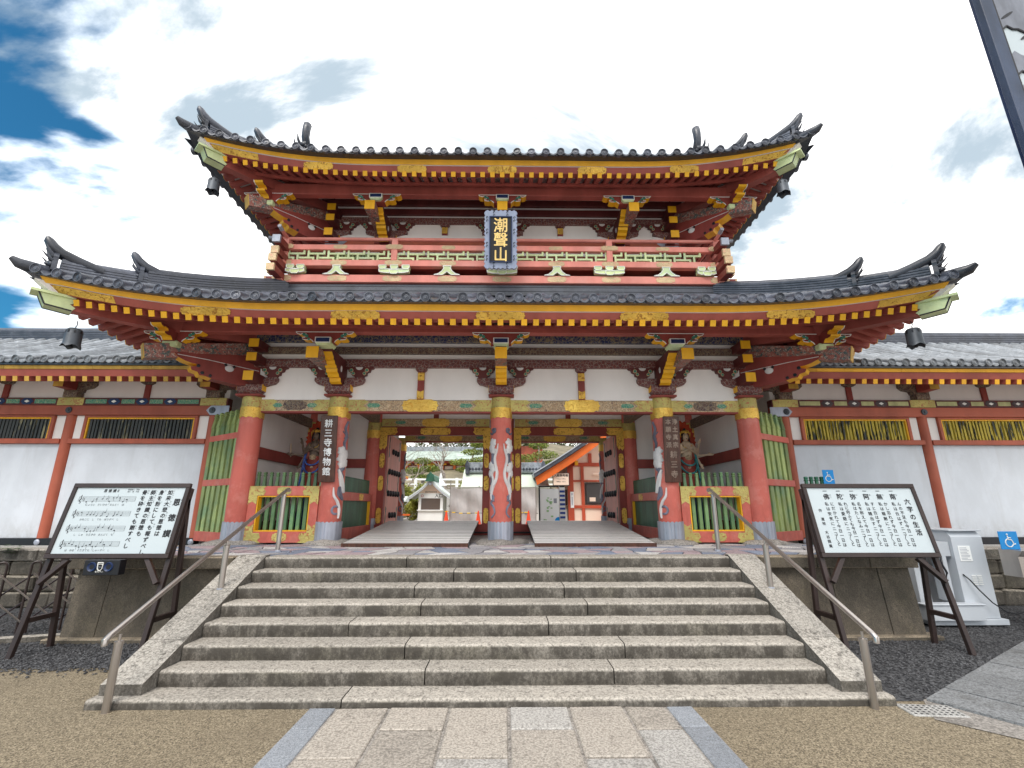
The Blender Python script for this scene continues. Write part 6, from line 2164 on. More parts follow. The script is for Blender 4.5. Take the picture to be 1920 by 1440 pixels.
# ================================================================== TALL PAINTED BOARD (upper right)
tb = thing('painted_board', 'tall dark framed board with grey painted waves at the upper right edge', 'board', (7.8, 5.0, 0))
for x in (7.0, 8.9):
    bx('post', x - .05, x + .05, 5.06, 5.16, 0, 9.6, 'navy', tb)
bx('panel', 6.98, 8.92, 5.0, 5.03, 3.4, 9.5, 'board_white', tb)
for a, b, c, d in ((6.86, 7.04, 3.3, 9.6), (8.86, 9.04, 3.3, 9.6)):
    bx('frame_side', a, b, 4.96, 5.055, c, d, 'frame_blue', tb)
for c, d in ((3.3, 3.45), (9.45, 9.6)):
    bx('frame_rail', 7.041, 8.859, 4.965, 5.05, c, d, 'frame_blue', tb)
bx('frame_bead', 7.041, 7.075, 4.97, 5.0, 3.46, 9.44, 'ink', tb)
rg = random.Random(21)
for z, hh in ((8.35, .75), (7.55, .30), (6.9, .4), (6.2, .5), (5.4, .5)):
    po = []
    n = 24
    for i in range(n + 1):
        x = 7.08 + 1.76 * i / n
        po.append((x, z + .05 * sin(i * 1.1) + .03 * sin(i * 2.3)))
    po += [(x, zz + hh + .06 * sin(x * 9)) for x, zz in reversed(po)]
    wv = part('painted_wave', MB().prism(po, 'y', 4.994, 4.999), 'wave_grey', tb)
    part('wave_line', MB().tube([(x, 4.993, zz) for x, zz in po[:n + 1]], .016, 5), 'ink', wv)
for x, z in ((7.22, 8.62), (7.4, 8.25), (7.6, 8.7), (7.35, 7.7), (7.7, 8.4), (7.3, 9.1), (7.8, 9.1)):
    part('painted_fleck', MB().prism([(x + .10 * cos(a) + .03 * sin(a), z + .045 * sin(a) + .06 * cos(a)) for a in [2 * pi * i / 10 for i in range(10)]], 'y', 4.990, 4.9935), 'ink', tb)

# ================================================================== GUARDIAN STATUES
def statue(s, label, skin, skirt, trim):
    X, Y = s * 4.56, 11.5
    t = thing('guardian_statue', label, 'statue', (X, Y, 1.30))
    Z0 = 1.30
    PH = 1.12
    t.scale = (.80, .80, .80)
    part('rock_pedestal', MB().grid(lambda u, v: (X + (.42 - .1 * v) * cos(2 * pi * u) * (1 + .1 * sin(5 * u * 2 * pi)), Y + (.34 - .08 * v) * sin(2 * pi * u), Z0 + PH * v), 20, 3).lathe([(.001, PH + .001), (.34, PH + .001)], 20, (X, Y, Z0), cap=False), 'navy', t)
    q = MB()
    def C(a, b, ra, rb):
        a = Vector(a); b = Vector(b)
        q.tube([a + (b - a) * k / 4 for k in range(5)], [ra + (rb - ra) * k / 4 for k in range(5)], 10)
        q.ball(a, ra * .98, 10, 6); q.ball(b, rb * .98, 10, 6)
    def L(x, y, z):
        return (X + s * x, Y + y, Z0 + PH + z * .98)
    # torso, neck, head (x positive = towards the outer side)
    C(L(0, 0, .95), L(0, 0, 1.10), .165, .15); C(L(0, -.01, 1.10), L(0, 0, 1.38), .15, .19); C(L(0, 0, 1.40), L(0, 0, 1.46), .18, .11)
    C(L(-.17, 0, 1.42), L(.17, 0, 1.42), .085, .085)
    C(L(0, 0, 1.46), L(0, -.01, 1.58), .062, .058)
    q.ball(L(0, -.02, 1.70), (.095, .11, .135), 12, 8)
    q.ball(L(0, -.125, 1.68), (.018, .025, .03), 6, 4)
    for e in (-1, 1):
        q.ball(L(e * .096, .0, 1.68), (.018, .03, .06), 6, 4)
    # legs below the robe
    for e in (-1, 1):
        C(L(e * .09, 0, .95), L(e * .11, -.01, .5), .11, .085); C(L(e * .11, -.01, .5), L(e * .12, 0, .06), .08, .055)
        C(L(e * .12, .02, .04), L(e * .13, -.14, .025), .05, .035)
    # arms: joined hands, raised, level, lowered
    def arm(e, el, wr, r=.052, hand=None, n=4):
        sh = L(e * .20, 0, 1.42)
        C(sh, L(*el), r, r * .82); C(L(*el), L(*wr), r * .8, r * .58)
        h = Vector(L(*wr)); d = (h - Vector(L(*el))).normalized()
        C(h, h + d * .07, .034, .038)
        sd = d.cross(Vector((0, 1, 0)))
        sd = sd.normalized() if sd.length > .1 else Vector((1, 0, 0))
        for k in range(4):
            b = h + d * .085 + sd * (.013 * (k - 1.5) * 1.6)
            q.tube([b, b + d * (.055 + .012 * (1 - abs(k - 1.5))) + Vector((0, -.012, 0)), b + d * (.085 + .018 * (1 - abs(k - 1.5))) + Vector((0, -.03, 0))], [.0115, .010, .007], 6)
        q.tube([h + d * .02 + sd * .03, h + d * .05 + sd * .06, h + d * .085 + sd * .06], [.013, .011, .008], 6)
    for e in (-1, 1):
        arm(e, (e * .27, -.08, 1.16), (e * .035, -.24, 1.27))
        arm(e, (e * .36, .04, 1.22), (e * .40, -.03, 1.46))
        arm(e, (e * .37, .02, 1.10), (e * .60, -.10, 1.12))
        arm(e, (e * .30, .02, 1.06), (e * .37, -.06, .84))
    body = part('body', q, skin, t)
    rm = body.modifiers.new('remesh', 'REMESH'); rm.mode = 'VOXEL'; rm.voxel_size = .012; rm.use_smooth_shade = True
    # face
    f = MB()
    for e in (-1, 1):
        f.ball(L(e * .038, -.112, 1.715), (.020, .008, .008), 8, 4)
        f.tube([L(e * .015, -.118, 1.745), L(e * .04, -.122, 1.755), L(e * .065, -.105, 1.745)], .005, 5)
    f.ball(L(0, -.118, 1.625), (.025, .010, .008), 8, 4)
    part('face_paint', f, 'ink', t)
    # hair and crown
    h = MB()
    h.ball(L(0, .02, 1.77), (.105, .115, .10), 12, 8); h.ball(L(0, .02, 1.90), (.06, .06, .08), 10, 6)
    for e in (-1, 1):
        h.tube([L(e * .09, -.03, 1.76), L(e * .115, -.03, 1.6), L(e * .13, -.02, 1.44)], [.03, .022, .012], 7)
    part('hair', h, 'ink', t, True)
    h = MB()
    h.lathe([(.108, 1.775), (.118, 1.80), (.112, 1.84)], 18, L(0, 0, 0), cap=False)
    for k in range(-2, 3):
        a = k * .5
        h.ball(L(.108 * sin(a), -.112 * cos(a), 1.85), (.028, .02, .045 if k else .075), 7, 5)
    for e in (-1, 1):
        h.tube([L(e * .11, -.03, 1.80), L(e * .15, -.03, 1.83), L(e * .14, -.03, 1.68)], [.012, .02, .008], 6)
    part('crown', h, 'gold', t, 40)
    # robe, belt cloth, trims
    r = MB()
    n = 28
    v = []
    for i, (rx, ry, z) in enumerate(((.175, .15, 1.06), (.21, .175, .92), (.24, .19, .7), (.26, .2, .4), (.29, .21, .10))):
        for k in range(n):
            a = 2 * pi * k / n
            w = 1 + .05 * i * .4 * sin(9 * a + i)
            v.append(L(rx * w * cos(a), ry * w * sin(a), z))
    r.add(v, [(i * n + k, i * n + (k + 1) % n, (i + 1) * n + (k + 1) % n, (i + 1) * n + k) for i in range(4) for k in range(n)])
    part('robe', r, skirt, t, 60)
    r = MB()
    for z, dp in ((.98, .20), (.80, .26)):
        r.tube([L(.215 * cos(a) * (1 + .1 * (z < .9)), -.02 - .20 * abs(sin(a)) ** .5, z - dp * sin(a)) for a in [pi * k / 12 for k in range(13)]], .026, 7)
    for e in (-1, 1):
        r.tube([L(e * .23, -.05, 1.30), L(e * .27, -.08, .9), L(e * .30, -.1, .45), L(e * .36, -.1, .06)], [.03, .035, .035, .02], 7)
    part('sash', r, trim, t, True)
    r = MB()
    r.ball(L(0, -.13, 1.02), (.11, .06, .10), 10, 6); r.ball(L(0, -.15, .72), (.07, .05, .06), 8, 5)
    part('apron', r, 'brocade', t, True, kind='stuff')
    r = MB()
    r.tube([L(.13 * cos(a), -.10 - .06 * abs(sin(a)), 1.43 - .12 * sin(a)) for a in [pi * k / 10 for k in range(11)]], .014, 6)
    for k in range(5):
        r.ball(L(-.08 + .04 * k, -.185, 1.33 - .02 * (2 - abs(k - 2))), .018, 6, 4)
    part('necklace', r, 'gold', t, True)
    # flame halo
    n = 34
    po = []
    for k in range(n):
        a = -.25 * pi + 1.5 * pi * k / (n - 1)
        rr = .46 + (.05 if k % 2 else -.02) + .16 * max(0, sin(a)) ** 3
        po.append((X + s * rr * cos(a) * .82, Z0 + PH + 1.55 + rr * sin(a)))
    part('flame_halo', MB().prism(po, 'y', Y + .20, Y + .25), 'flame_red', t)
    # staff held level
    if s < 0:
        part('held_staff', MB().tube([L(.67, -.12, 1.05), L(.70, -.13, 1.45)], .018, 7), 'skin_pale', t)
statue(-1, 'dark skinned many-armed guardian statue with joined hands in the left niche', 'skin_dark', 'robe_red', 'robe_blue')
statue(1, 'pale faced many-armed guardian statue with joined hands in the right niche', 'skin_pale', 'robe_red', 'robe_teal')
# ================================================================== COURTYARD BEHIND THE GATE
YG = .945
def bxp(name, a, b, c, d, e, f, mat, parent, ch=.006):
    return part(name, MB().cbox(a, b, c, d, e, f, ch), mat, parent)
# ---- entrance booth
bt = thing('entrance_booth', 'small white entrance booth with a counter window and curved green ridged roof', 'booth', (-4.6, 30.8, YG))
x0, x1, yf, yb = -5.33, -3.80, 30.0, 31.8
bxp('counter_wall', x0, x1, yf, yf + .08, YG, 1.60, 'booth_white', bt)
bxp('counter_top', x0 - .05, x1 + .05, yf - .12, yf + .2, 1.601, 1.66, 'booth_white', bt)
for a, b in ((x0, x0 + .17), (x1 - .17, x1)):
    bxp('window_post', a, b, yf, yf + .08, 1.661, 2.35, 'booth_white', bt)
hb = bxp('head_panel', x0, x1, yf - .02, yf + .08, 2.351, 2.66, 'booth_white', bt)
bxp('window_pane', x0 + .171, x1 - .171, yf + .03, yf + .045, 1.661, 2.35, 'window_glass', bt)
bxp('side_wall', x0, x0 + .08, yf + .081, yb, YG, 2.6, 'booth_white', bt)
bxp('side_wall', x1 - .08, x1, yf + .081, yb, YG, 2.6, 'booth_white', bt)
bxp('back_wall', x0, x1, yb, yb + .08, YG, 2.6, 'booth_white', bt)
q = MB()
Mi = Matrix.Translation((-4.25, yf - .022, 0)) @ Matrix(((1, 0, 0, 0), (0, 0, -1, 0), (0, 1, 0, 0), (0, 0, 0, 1)))
put_text(q, '入口', .26, Mi, .18, 2.62, 1, .006)
part('lettering', q, 'ink', hb)
part('no_entry_mark', MB().tube([(-5.1 + .07 * cos(a), yf - .024, 2.5 + .07 * sin(a)) for a in [2 * pi * i / 12 for i in range(13)]], .014, 5), 'red_box', hb)
xm = (x0 + x1) / 2
def arc(t):     # roof section from ridge to eave
    return (1.38 * t, 3.62 - 1.30 * t ** .78 + .10 * t * t)
sec = [arc(i / 8) for i in range(9)]
for e in (-1, 1):
    po = [(xm + e * a, z) for a, z in sec] + [(xm + e * a, z - .10) for a, z in reversed(sec)]
    part('roof_slope', MB().prism(po, 'y', yf - .45, yb + .35), 'booth_roof', bt)
    po = [(xm + e * a * .995, z - .101) for a, z in sec] + [(xm + e * a * .995, z - .21) for a, z in reversed(sec)]
    part('barge_board', MB().prism(po, 'y', yf - .43, yf - .36), 'machine_grey', bt)
part('gable_wall', MB().prism([(x0 + .02, 2.661), (x1 - .02, 2.661), (xm + .35, 3.05), (xm, 3.32), (xm - .35, 3.05)], 'y', yf, yf + .06), 'office_cream', bt)
q = MB()
Mi = Matrix.Translation((xm, yf - .003, 0)) @ Matrix(((1, 0, 0, 0), (0, 0, -1, 0), (0, 1, 0, 0), (0, 0, 0, 1)))
put_text(q, 'ENTRANCE', .14, Mi, 0, 2.80, 1, .002)
part('lettering', q, 'ink', bt)
part('roof_ridge', MB().prism([(xm - .20, 3.42), (xm - .16, 3.72), (xm - .1, 3.82), (xm + .1, 3.82), (xm + .16, 3.72), (xm + .20, 3.42)], 'y', yf - .5, yb + .4), 'green_tile', bt)
part('ridge_end_tile', MB().prism([(xm - .34, 3.36), (xm - .25, 3.5), (xm - .22, 3.75), (xm - .08, 3.86), (xm, 3.96), (xm + .08, 3.86), (xm + .22, 3.75), (xm + .25, 3.5), (xm + .34, 3.36)], 'y', yf - .58, yf - .501), 'fence_green', bt)
part('gable_ornament', MB().lathe([(.001, -.05), (.09, -.04), (.10, 0)], 12, (xm, yf - .43, 3.22), axis='y', cap=False), 'lead', bt)

# ---- ticket office
of = thing('ticket_office', 'cream ticket office with red timbers and orange roof edge, seen through the right doorway', 'building', (5, 22, YG))
fy = 20.0
part('gable_wall', MB().prism([(2.75, YG), (7.6, YG), (7.6, 3.35), (5.3, 5.3), (2.75, 3.62)], 'y', fy + .04, fy + 5), 'office_cream', of)
for a, b, z0, z1 in ((2.70, 2.95, YG, 3.5), (3.27, 3.40, YG, 3.5), (4.35, 4.5, YG, 3.5), (3.62, 3.76, 3.66, 4.05), (4.3, 4.46, 3.66, 4.5)):
    bxp('timber_post', a, b, fy - .03, fy + .039, z0, z1, 'office_red', of)
for z0, z1 in ((3.50, 3.65), (2.86, 2.93), (1.78, 1.90)):
    bxp('timber_rail', 2.70, 7.6, fy - .035, fy + .038, z0, z1, 'office_red', of)
w = bxp('office_window', 3.42, 4.33, fy - .02, fy + .02, 1.93, 2.82, 'dark_brown', of)
bxp('window_pane', 3.48, 4.27, fy - .03, fy - .021, 2.0, 2.76, 'dark_glass', w)
bxp('desk_paper', 3.6, 3.85, fy - .036, fy - .031, 2.06, 2.22, 'office_cream', w, .001)
part('wall_lamp', MB().tube([(3.75, fy - .1, 3.18), (4.5, fy - .1, 3.18)], .05, 8), 'office_cream', of, 50)
bxp('red_cabinet', 4.08, 4.5, fy - .35, fy - .04, YG, 1.82, 'red_box', of)
E1 = Vector((1.28, 0, 2.98)); E2 = Vector((5.4, 0, 5.82))
def rl(t, sag=.13):
    p = E1.lerp(E2, t)
    return (p.x, p.z - sag * sin(pi * t))
sec = [rl(i / 8) for i in range(9)]
part('barge_board', MB().prism([(a, z) for a, z in sec] + [(a + .08, z - .30) for a, z in reversed(sec)], 'y', fy - .95, fy - .85), 'orange_paint', of)
part('roof_slope', MB().prism([(a - .05, z + .14) for a, z in sec] + [(a - .03, z + .002) for a, z in reversed(sec)], 'y', fy - 1.05, fy + 5.3), 'roof_tile', of)
part('roof_edge', MB().prism([(a - .05, z + .20) for a, z in sec] + [(a - .06, z + .143) for a, z in reversed(sec)], 'y', fy - 1.08, fy + 5.3), 'machine_grey', of)
part('soffit', MB().prism([(a + .1, z - .13) for a, z in sec] + [(a + .12, z - .17) for a, z in reversed(sec)], 'y', fy - .84, fy + 5.2), 'office_red', of)
part('roof_slope', MB().prism([(5.4, 5.96), (9.3, 3.1), (9.3, 2.95), (5.4, 5.82)], 'y', fy - 1.05, fy + 5.3), 'roof_tile', of)
bxp('beam_end', 2.95, 3.08, fy - .6, fy - .04, 3.50, 3.68, 'office_red', of)
bxp('beam_cap', 2.948, 3.082, fy - .61, fy - .601, 3.498, 3.682, 'yellow', of)
cw = bxp('counter', 2.1, 2.7, fy + .3, fy + 3, YG, 1.75, 'booth_white', of)
bxp('side_window', 2.35, 2.70, fy + .2, fy + .3, 1.9, 2.55, 'dark_glass', of)
# hanging sign
hsn = thing('hanging_sign', 'framed hanging sign with black characters below the orange roof edge', 'sign', (2.35, 19.2, 2.75))
bxp('frame', 2.0, 2.68, 19.2, 19.24, 2.66, 3.18, 'ink', hsn)
bxp('panel', 2.03, 2.65, 19.19, 19.199, 2.69, 3.15, 'office_cream', hsn, .001)
for x in (2.1, 2.58):
    part('hanger', MB().tube([(x, 19.22, 3.18), (x, 19.22, 3.7)], .012, 5), 'bronze', hsn)
q = MB()
Mi = Matrix.Translation((2.34, 19.187, 0)) @ Matrix(((1, 0, 0, 0), (0, 0, -1, 0), (0, 1, 0, 0), (0, 0, 0, 1)))
put_text(q, '入館券売場', .115, Mi, 0, 3.12, 1, .003)
put_text(q, 'Ticket Office', .07, Mi, 0, 2.97, 1, .0)
put_text(q, '賣票處　매표소', .055, Mi, 0, 2.85, 1, .0)
part('lettering', q, 'ink', hsn)
# narrow white sign on the office corner
ns = thing('narrow_sign', 'narrow white upright sign on the corner post of the ticket office', 'sign', (2.9, 19.9, 1.7))
bxp('plate', 2.80, 2.94, fy - .06, fy - .036, 1.80, 2.45, 'booth_white', ns, .002)
part('print', MB().box(2.84, 2.90, fy - .063, fy - .061, 2.30, 2.40).box(2.85, 2.89, fy - .063, fy - .061, 1.9, 2.25), 'lead', ns)
# map board
mpb = thing('map_board', 'white map board in a black frame beside the ticket office', 'board', (2.0, 21.2, YG))
bxp('panel', 1.62, 2.66, 21.2, 21.23, YG + .05, 2.62, 'map_white', mpb, .002)
for a, b, c, d in ((1.56, 1.62, YG, 2.68), (2.66, 2.72, YG, 2.68)):
    bxp('frame_side', a, b, 21.17, 21.26, c, d, 'ink', mpb)
bxp('frame_top', 1.56, 2.72, 21.165, 21.265, 2.681, 2.74, 'ink', mpb)
rg = random.Random(2)
for i in range(14):
    x = 1.75 + rg.random() * .35; z = 1.25 + rg.random() * .95
    bxp('map_patch', x, x + rg.uniform(.05, .12), 21.194, 21.199, z, z + rg.uniform(.03, .08), 'green_print', mpb, .001)
bxp('map_patch', 2.22, 2.36, 21.194, 21.199, 2.0, 2.2, 'lead', mpb, .001)
part('map_patch', MB().lathe([(.001, -.006), (.16, -.005), (.16, 0)], 16, (2.42, 21.199, 1.25), axis='y', cap=False), 'sign_blue', mpb)
bn = thing('striped_banner', 'tall blue and white striped banner beside the map board', 'banner', (2.6, 20.7, YG))
for i in range(9):
    bxp('stripe', 2.44, 2.66, 20.7, 20.712, 1.0 + i * .18, 1.09 + i * .18, 'banner_blue' if True else '', bn, .001)
bxp('cloth', 2.43, 2.67, 20.713, 20.72, .98, 2.66, 'booth_white', bn, .001)
part('pole', MB().tube([(2.42, 20.72, YG), (2.42, 20.72, 2.72)], .012, 6), 'steel', bn)

for o_ in (of, hsn, ns):       # the office group stands further back in the court
    b_ = Vector((.1, 0, 1.847))
    o_.location = b_ + (Vector(o_.location) - b_) * 1.4
    o_.scale = (1.4, 1.4, 1.4)
# ---- tarpaulin screen round a scaffold, small shrine roof above it
tp = thing('tarpaulin_screen', 'sagging grey tarpaulin tied to a scaffold in the courtyard', 'tarpaulin', (-.8, 26, YG))
q = MB()
q.grid(lambda u, v: (-2.88 + 4.6 * u, 26 + .10 * sin(u * 31) * (1 - v) + .05 * sin(u * 77 + v * 6) + .06 * sin(v * 9 + u * 14), YG + .02 + 1.88 * v - .05 * abs(sin(u * 9.4)) * (v > .9)), 60, 16)
part('cloth', q, 'tarp', tp, True)
for x in (-2.9, -1.35, .2, 1.74):
    part('scaffold_pole', MB().tube([(x, 26.08, YG), (x, 26.08, 3.25 if x < -2 else 2.95)], .025, 7), 'steel', tp)
for z in (1.5, 2.86):
    part('scaffold_pole', MB().tube([(-3.05, 26.1, z), (1.85, 26.1, z)], .025, 7), 'steel', tp)
sh = thing('small_shrine', 'small hall with a pale roof and latticed grey ridge behind the tarpaulin', 'building', (0, 28.5, YG))
part('wall', MB().box(-2.0, 2.2, 28.0, 31, YG, 2.95), 'plaster', sh)
part('roof_slope', MB().prism([(27.0, 2.86), (27.0, 2.94), (27.7, 3.15), (28.5, 3.75), (29.4, 4.1), (30.3, 3.75), (31.1, 3.15), (31.8, 2.9), (31.8, 2.8)], 'x', -2.45, 2.6), 'pale_roof', sh)
rd = part('roof_ridge', MB().cbox(-2.2, 2.35, 28.3, 28.75, 3.86, 4.42, .02), 'wing_tile', sh)
for i in range(24):
    part('ridge_lattice', MB().prism([(-2.15 + i * .19, 4.02), (-2.06 + i * .19, 4.12), (-1.97 + i * .19, 4.02), (-2.06 + i * .19, 3.92)], 'y', 28.28, 28.299), 'dark_tile', rd)
for sx in (-2.2, 2.35):
    part('ridge_end_tile', MB().prism([(sx - .1, 3.75), (sx - .12, 4.3), (sx - .04, 4.5), (sx + .04, 4.5), (sx + .12, 4.3), (sx + .1, 3.75)], 'y', 28.15, 28.8), 'roof_tile', sh)
# ---- cones and tape
cone_me = MB().box(-.19, .19, -.19, .19, 0, .035).lathe([(.15, .036), (.03, .70), (.001, .705)], 14, cap=False).mesh('cone', 'cone_orange', 40)
for x, y, lb in ((-3.0, 25.4, 'orange traffic cone at the left end of the tarpaulin'), (-1.32, 25.2, 'orange traffic cone in front of the tarpaulin, left of the centre column'),
                 (.78, 25.2, 'orange traffic cone in front of the tarpaulin, just right of the centre column'), (1.30, 25.3, 'orange traffic cone nearest the map board')):
    o = link('traffic_cone', cone_me, None, (x, y, YG))
    tag(o, lb, 'traffic cone', 'orange traffic cones')
rp = thing('barrier_tape', 'yellow and black barrier rope strung between the traffic cones', 'rope', (-1, 25.3, YG))
pts = [(-3.0, 25.4, 1.62), (-2.2, 25.3, 1.53), (-1.32, 25.2, 1.55), (-.3, 25.2, 1.5), (.78, 25.2, 1.56), (1.3, 25.3, 1.58)]
part('rope', MB().tube([(a, b, c - .02) for a, b, c in pts], .014, 5), 'ink', rp)
for i in range(22):
    t = i / 21 * 4.99
    k = int(t); f_ = t - k
    a = Vector(pts[k]).lerp(Vector(pts[k + 1]), f_)
    if i % 2 == 0:
        part('yellow_sleeve', MB().tube([a + Vector((-.09, -.01, -.02)), a + Vector((.09, -.01, -.02))], .026, 6), 'rope_yellow', rp)

# ---- small orange roofed stand by the left door
sd = thing('orange_stand', 'small orange framed stand with a pale roof left of the entrance booth', 'stand', (-6.3, 27.5, YG))
for x in (-6.75, -5.85):
    bxp('post', x - .08, x + .08, 27.4, 27.55, YG, 2.1, 'orange_paint', sd)
for z in (1.95, 1.35):
    bxp('rail', -6.8, -5.3 if z < 1.5 else -5.8, 27.36, 27.46, z, z + .10, 'orange_paint', sd)
part('roof', MB().prism([(27.0, 2.12), (27.0, 2.2), (27.5, 2.42), (28.0, 2.2), (28.0, 2.12)], 'x', -7.1, -5.5), 'booth_roof', sd)
bxp('poster', -6.6, -6.0, 27.44, 27.48, 1.46, 1.9, 'green_print', sd)
# ---- left side hall roof edge inside the court
lh = thing('side_hall', 'red side hall with layered eaves at the left of the courtyard', 'building', (-12, 27, YG))
part('wall', MB().box(-14, -8.6, 25, 34, YG, 4.2), 'office_cream', lh)
for y in (25, 27, 29, 31, 33):
    bxp('timber_post', -8.66, -8.5, y, y + .2, YG, 4.2, 'office_red', lh)
for z in (1.6, 2.2, 3.0, 3.9):
    bxp('timber_rail', -8.64, -8.52, 25, 34, z, z + .12, 'orange_paint', lh)
for z, e in ((4.2, 1.5), (5.6, .9)):
    part('roof_slope', MB().prism([(-14, z + 1.2), (-8.6 + e, z - .15), (-8.6 + e, z - .30), (-14, z + .9)], 'y', 23.6, 35), 'roof_tile', lh)
    part('eave_board', MB().box(-8.6 + e - .12, -8.6 + e + .02, 23.55, 35.05, z - .42, z - .301), 'orange_paint', lh)
    part('eave_trim', MB().box(-8.6 + e - .05, -8.6 + e + .04, 23.5, 35.1, z - .299, z - .22), 'fascia_yellow', lh)
# ---- upper hall on the hillside
uh = thing('hillside_hall', 'long red columned hall with a pale green roof on the hillside behind', 'building', (-6, 62, 6))
part('wall', MB().box(-16, 1.5, 61, 66, 5.4, 7.6), 'wing_red', uh)
for i in range(12):
    x = -15.6 + i * 1.52
    bxp('column', x - .14, x + .14, 60.5, 60.8, 5.4, 7.3, 'orange_paint', uh)
    bxp('gold_band', x - .5, x + .5, 60.4, 60.49, 7.0, 7.2, 'fascia_yellow', uh)
    bxp('plaster_panel', x + .25, x + 1.27, 60.9, 60.99, 6.2, 6.9, 'office_cream', uh)
bxp('eave_beam', -16.6, 2.0, 59.9, 60.3, 7.2, 7.5, 'office_red', uh)
part('roof_slope', MB().prism([(59.2, 7.45), (59.2, 7.62), (61, 8.15), (63.5, 9.2), (66, 8.2), (67, 7.5)], 'x', -17.2, 2.6), 'copper_green', uh)
part('roof_ridge', MB().box(-16.8, 2.2, 63.2, 63.8, 9.1, 9.7), 'wing_tile', uh)
og = thing('orange_pavilion', 'orange gabled pavilion roof end above the hillside hall', 'building', (1.0, 56, 6))
part('gable_end', MB().prism([(-1.6, 7.5), (-.2, 9.0), (1.4, 9.6), (1.8, 9.0), (1.0, 7.8), (.2, 7.3)], 'y', 55.5, 56), 'orange_paint', og)
part('roof_slope', MB().prism([(-2.4, 7.9), (-.4, 9.5), (2.2, 10.3), (5, 9.6), (5, 9.3), (2.2, 10.0), (-.2, 9.2), (-2.2, 7.7)], 'y', 55, 60), 'copper_green', og)
part('wall', MB().box(-1.0, 4.5, 56.2, 60, 5.5, 8.9), 'wing_red', og)
# ---- terrace wall, rail with pale posts
tw = thing('terrace_railing', 'pale stone terrace railing with pointed posts above the shrubs', 'railing', (-4, 43, 2.5))
part('terrace_wall', MB().box(-16, 12, 43, 43.4, .9, 3.35), 'concrete', tw)
bxp('rail', -16, 12, 42.9, 43.1, 4.15, 4.30, 'booth_white', tw)
bxp('rail', -16, 12, 42.92, 43.08, 3.75, 3.85, 'booth_white', tw)
for i in range(15):
    x = -15.4 + i * 1.85
    part('rail_post', MB().cbox(x - .12, x + .12, 42.85, 43.12, 3.351, 4.35, .01), 'booth_white', tw)
for k, x in enumerate((-9.6, -5.35, -2.3, 1.2)):
    st_ = thing('stone_lantern', ['pale stone lantern near the left edge of the doorway view', 'pale stone lantern behind the booth roof', 'pale stone lantern right of the booth roof', 'pale stone lantern behind the shrine roof'][k], 'stone lantern', (x, 40, 2.4), 'pale stone lanterns on the terrace')
    part('shaft', MB().lathe([(.5, 1.0), (.42, 1.3), (.25, 1.5), (.22, 2.9), (.4, 3.0), (.4, 3.1)], 10, (x, 40, 0)), 'booth_white', st_, 40)
    part('fire_box', MB().lathe([(.28, 3.1), (.28, 3.55)], 6, (x, 40, 0)), 'machine_grey', st_)
    part('cap', MB().lathe([(.55, 3.55), (.35, 3.75), (.1, 4.1), (.14, 4.25), (.02, 4.6)], 10, (x, 40, 0)), 'booth_white', st_, 40)

# ================================================================== TREES AND SHRUBS
def leaves(q, c, r, n, size, rg, flat=1.0, shell=.45):
    for _ in range(n):
        while True:
            p = Vector((rg.uniform(-1, 1), rg.uniform(-1, 1), rg.uniform(-1, 1)))
            if shell < p.length < 1: break
        w = Vector((c[0] + p.x * r[0], c[1] + p.y * r[1], c[2] + p.z * r[2]))
        a = Vector((rg.uniform(-1, 1), rg.uniform(-1, 1), rg.uniform(-.6, .6))).normalized() * size * rg.uniform(.6, 1.3)
        b = Vector((rg.uniform(-1, 1), rg.uniform(-1, 1), rg.uniform(-.6, .6)))
        b = (b - a * (b.dot(a) / a.dot(a)))
        b = b.normalized() * size * .5
        q.add([w - a, w + b, w + a, w - b], [(0, 1, 2, 3)])
def shrub(x, y, z, r, label, matn='shrub_leaf', n=1500, seed=1):
    t = thing('shrub', label, 'shrub', (x, y, z), 'clipped shrubs in the courtyard')
    rg = random.Random(seed)
    q = MB()
    leaves(q, (x, y, z + r[2] * .9), (r[0] * .9, r[1] * .9, r[2] * .9), n, .09, rg, shell=.75)
    for k in range(14):
        a = rg.uniform(0, 2 * pi); e = rg.uniform(-.2, 1.2)
        leaves(q, (x + r[0] * .75 * cos(a) * cos(e), y + r[1] * .75 * sin(a) * cos(e), z + r[2] * (.9 + .75 * sin(e))), (r[0] * .33, r[1] * .33, r[2] * .3), n // 12, .09, rg, shell=.3)
    part('crown', q, matn, t)
    q = MB()
    for k in range(5):
        a = k * 1.3
        q.tube([(x, y, z - .05), (x + r[0] * .4 * cos(a), y + r[1] * .4 * sin(a), z + r[2] * .9)], [.06, .02], 6)
    part('stem', q, 'bark', t)
shrub(-7.3, 33.5, YG, (1.1, 1.0, 1.45), 'round yellow-green shrub beside the left door leaf', seed=1)
shrub(-5.6, 35, YG, (1.2, 1.0, 1.5), 'round yellow-green shrub behind the booth roof', seed=2)
shrub(-2.4, 34, YG, (1.2, 1.0, 1.6), 'tall yellow-green shrub between the booth and the tarpaulin', seed=3)
shrub(-3.0, 31.5, YG, (.55, .5, .95), 'dark green shrub right of the entrance booth', 'fern_leaf', 900, 4)
shrub(-5.9, 31.2, YG, (.5, .5, .7), 'small green shrub left of the entrance booth', 'shrub_leaf', 700, 5)
shrub(2.95, 33, YG, (.7, .6, 1.25), 'bright green shrub behind the hanging sign', 'shrub_leaf', 700, 6)
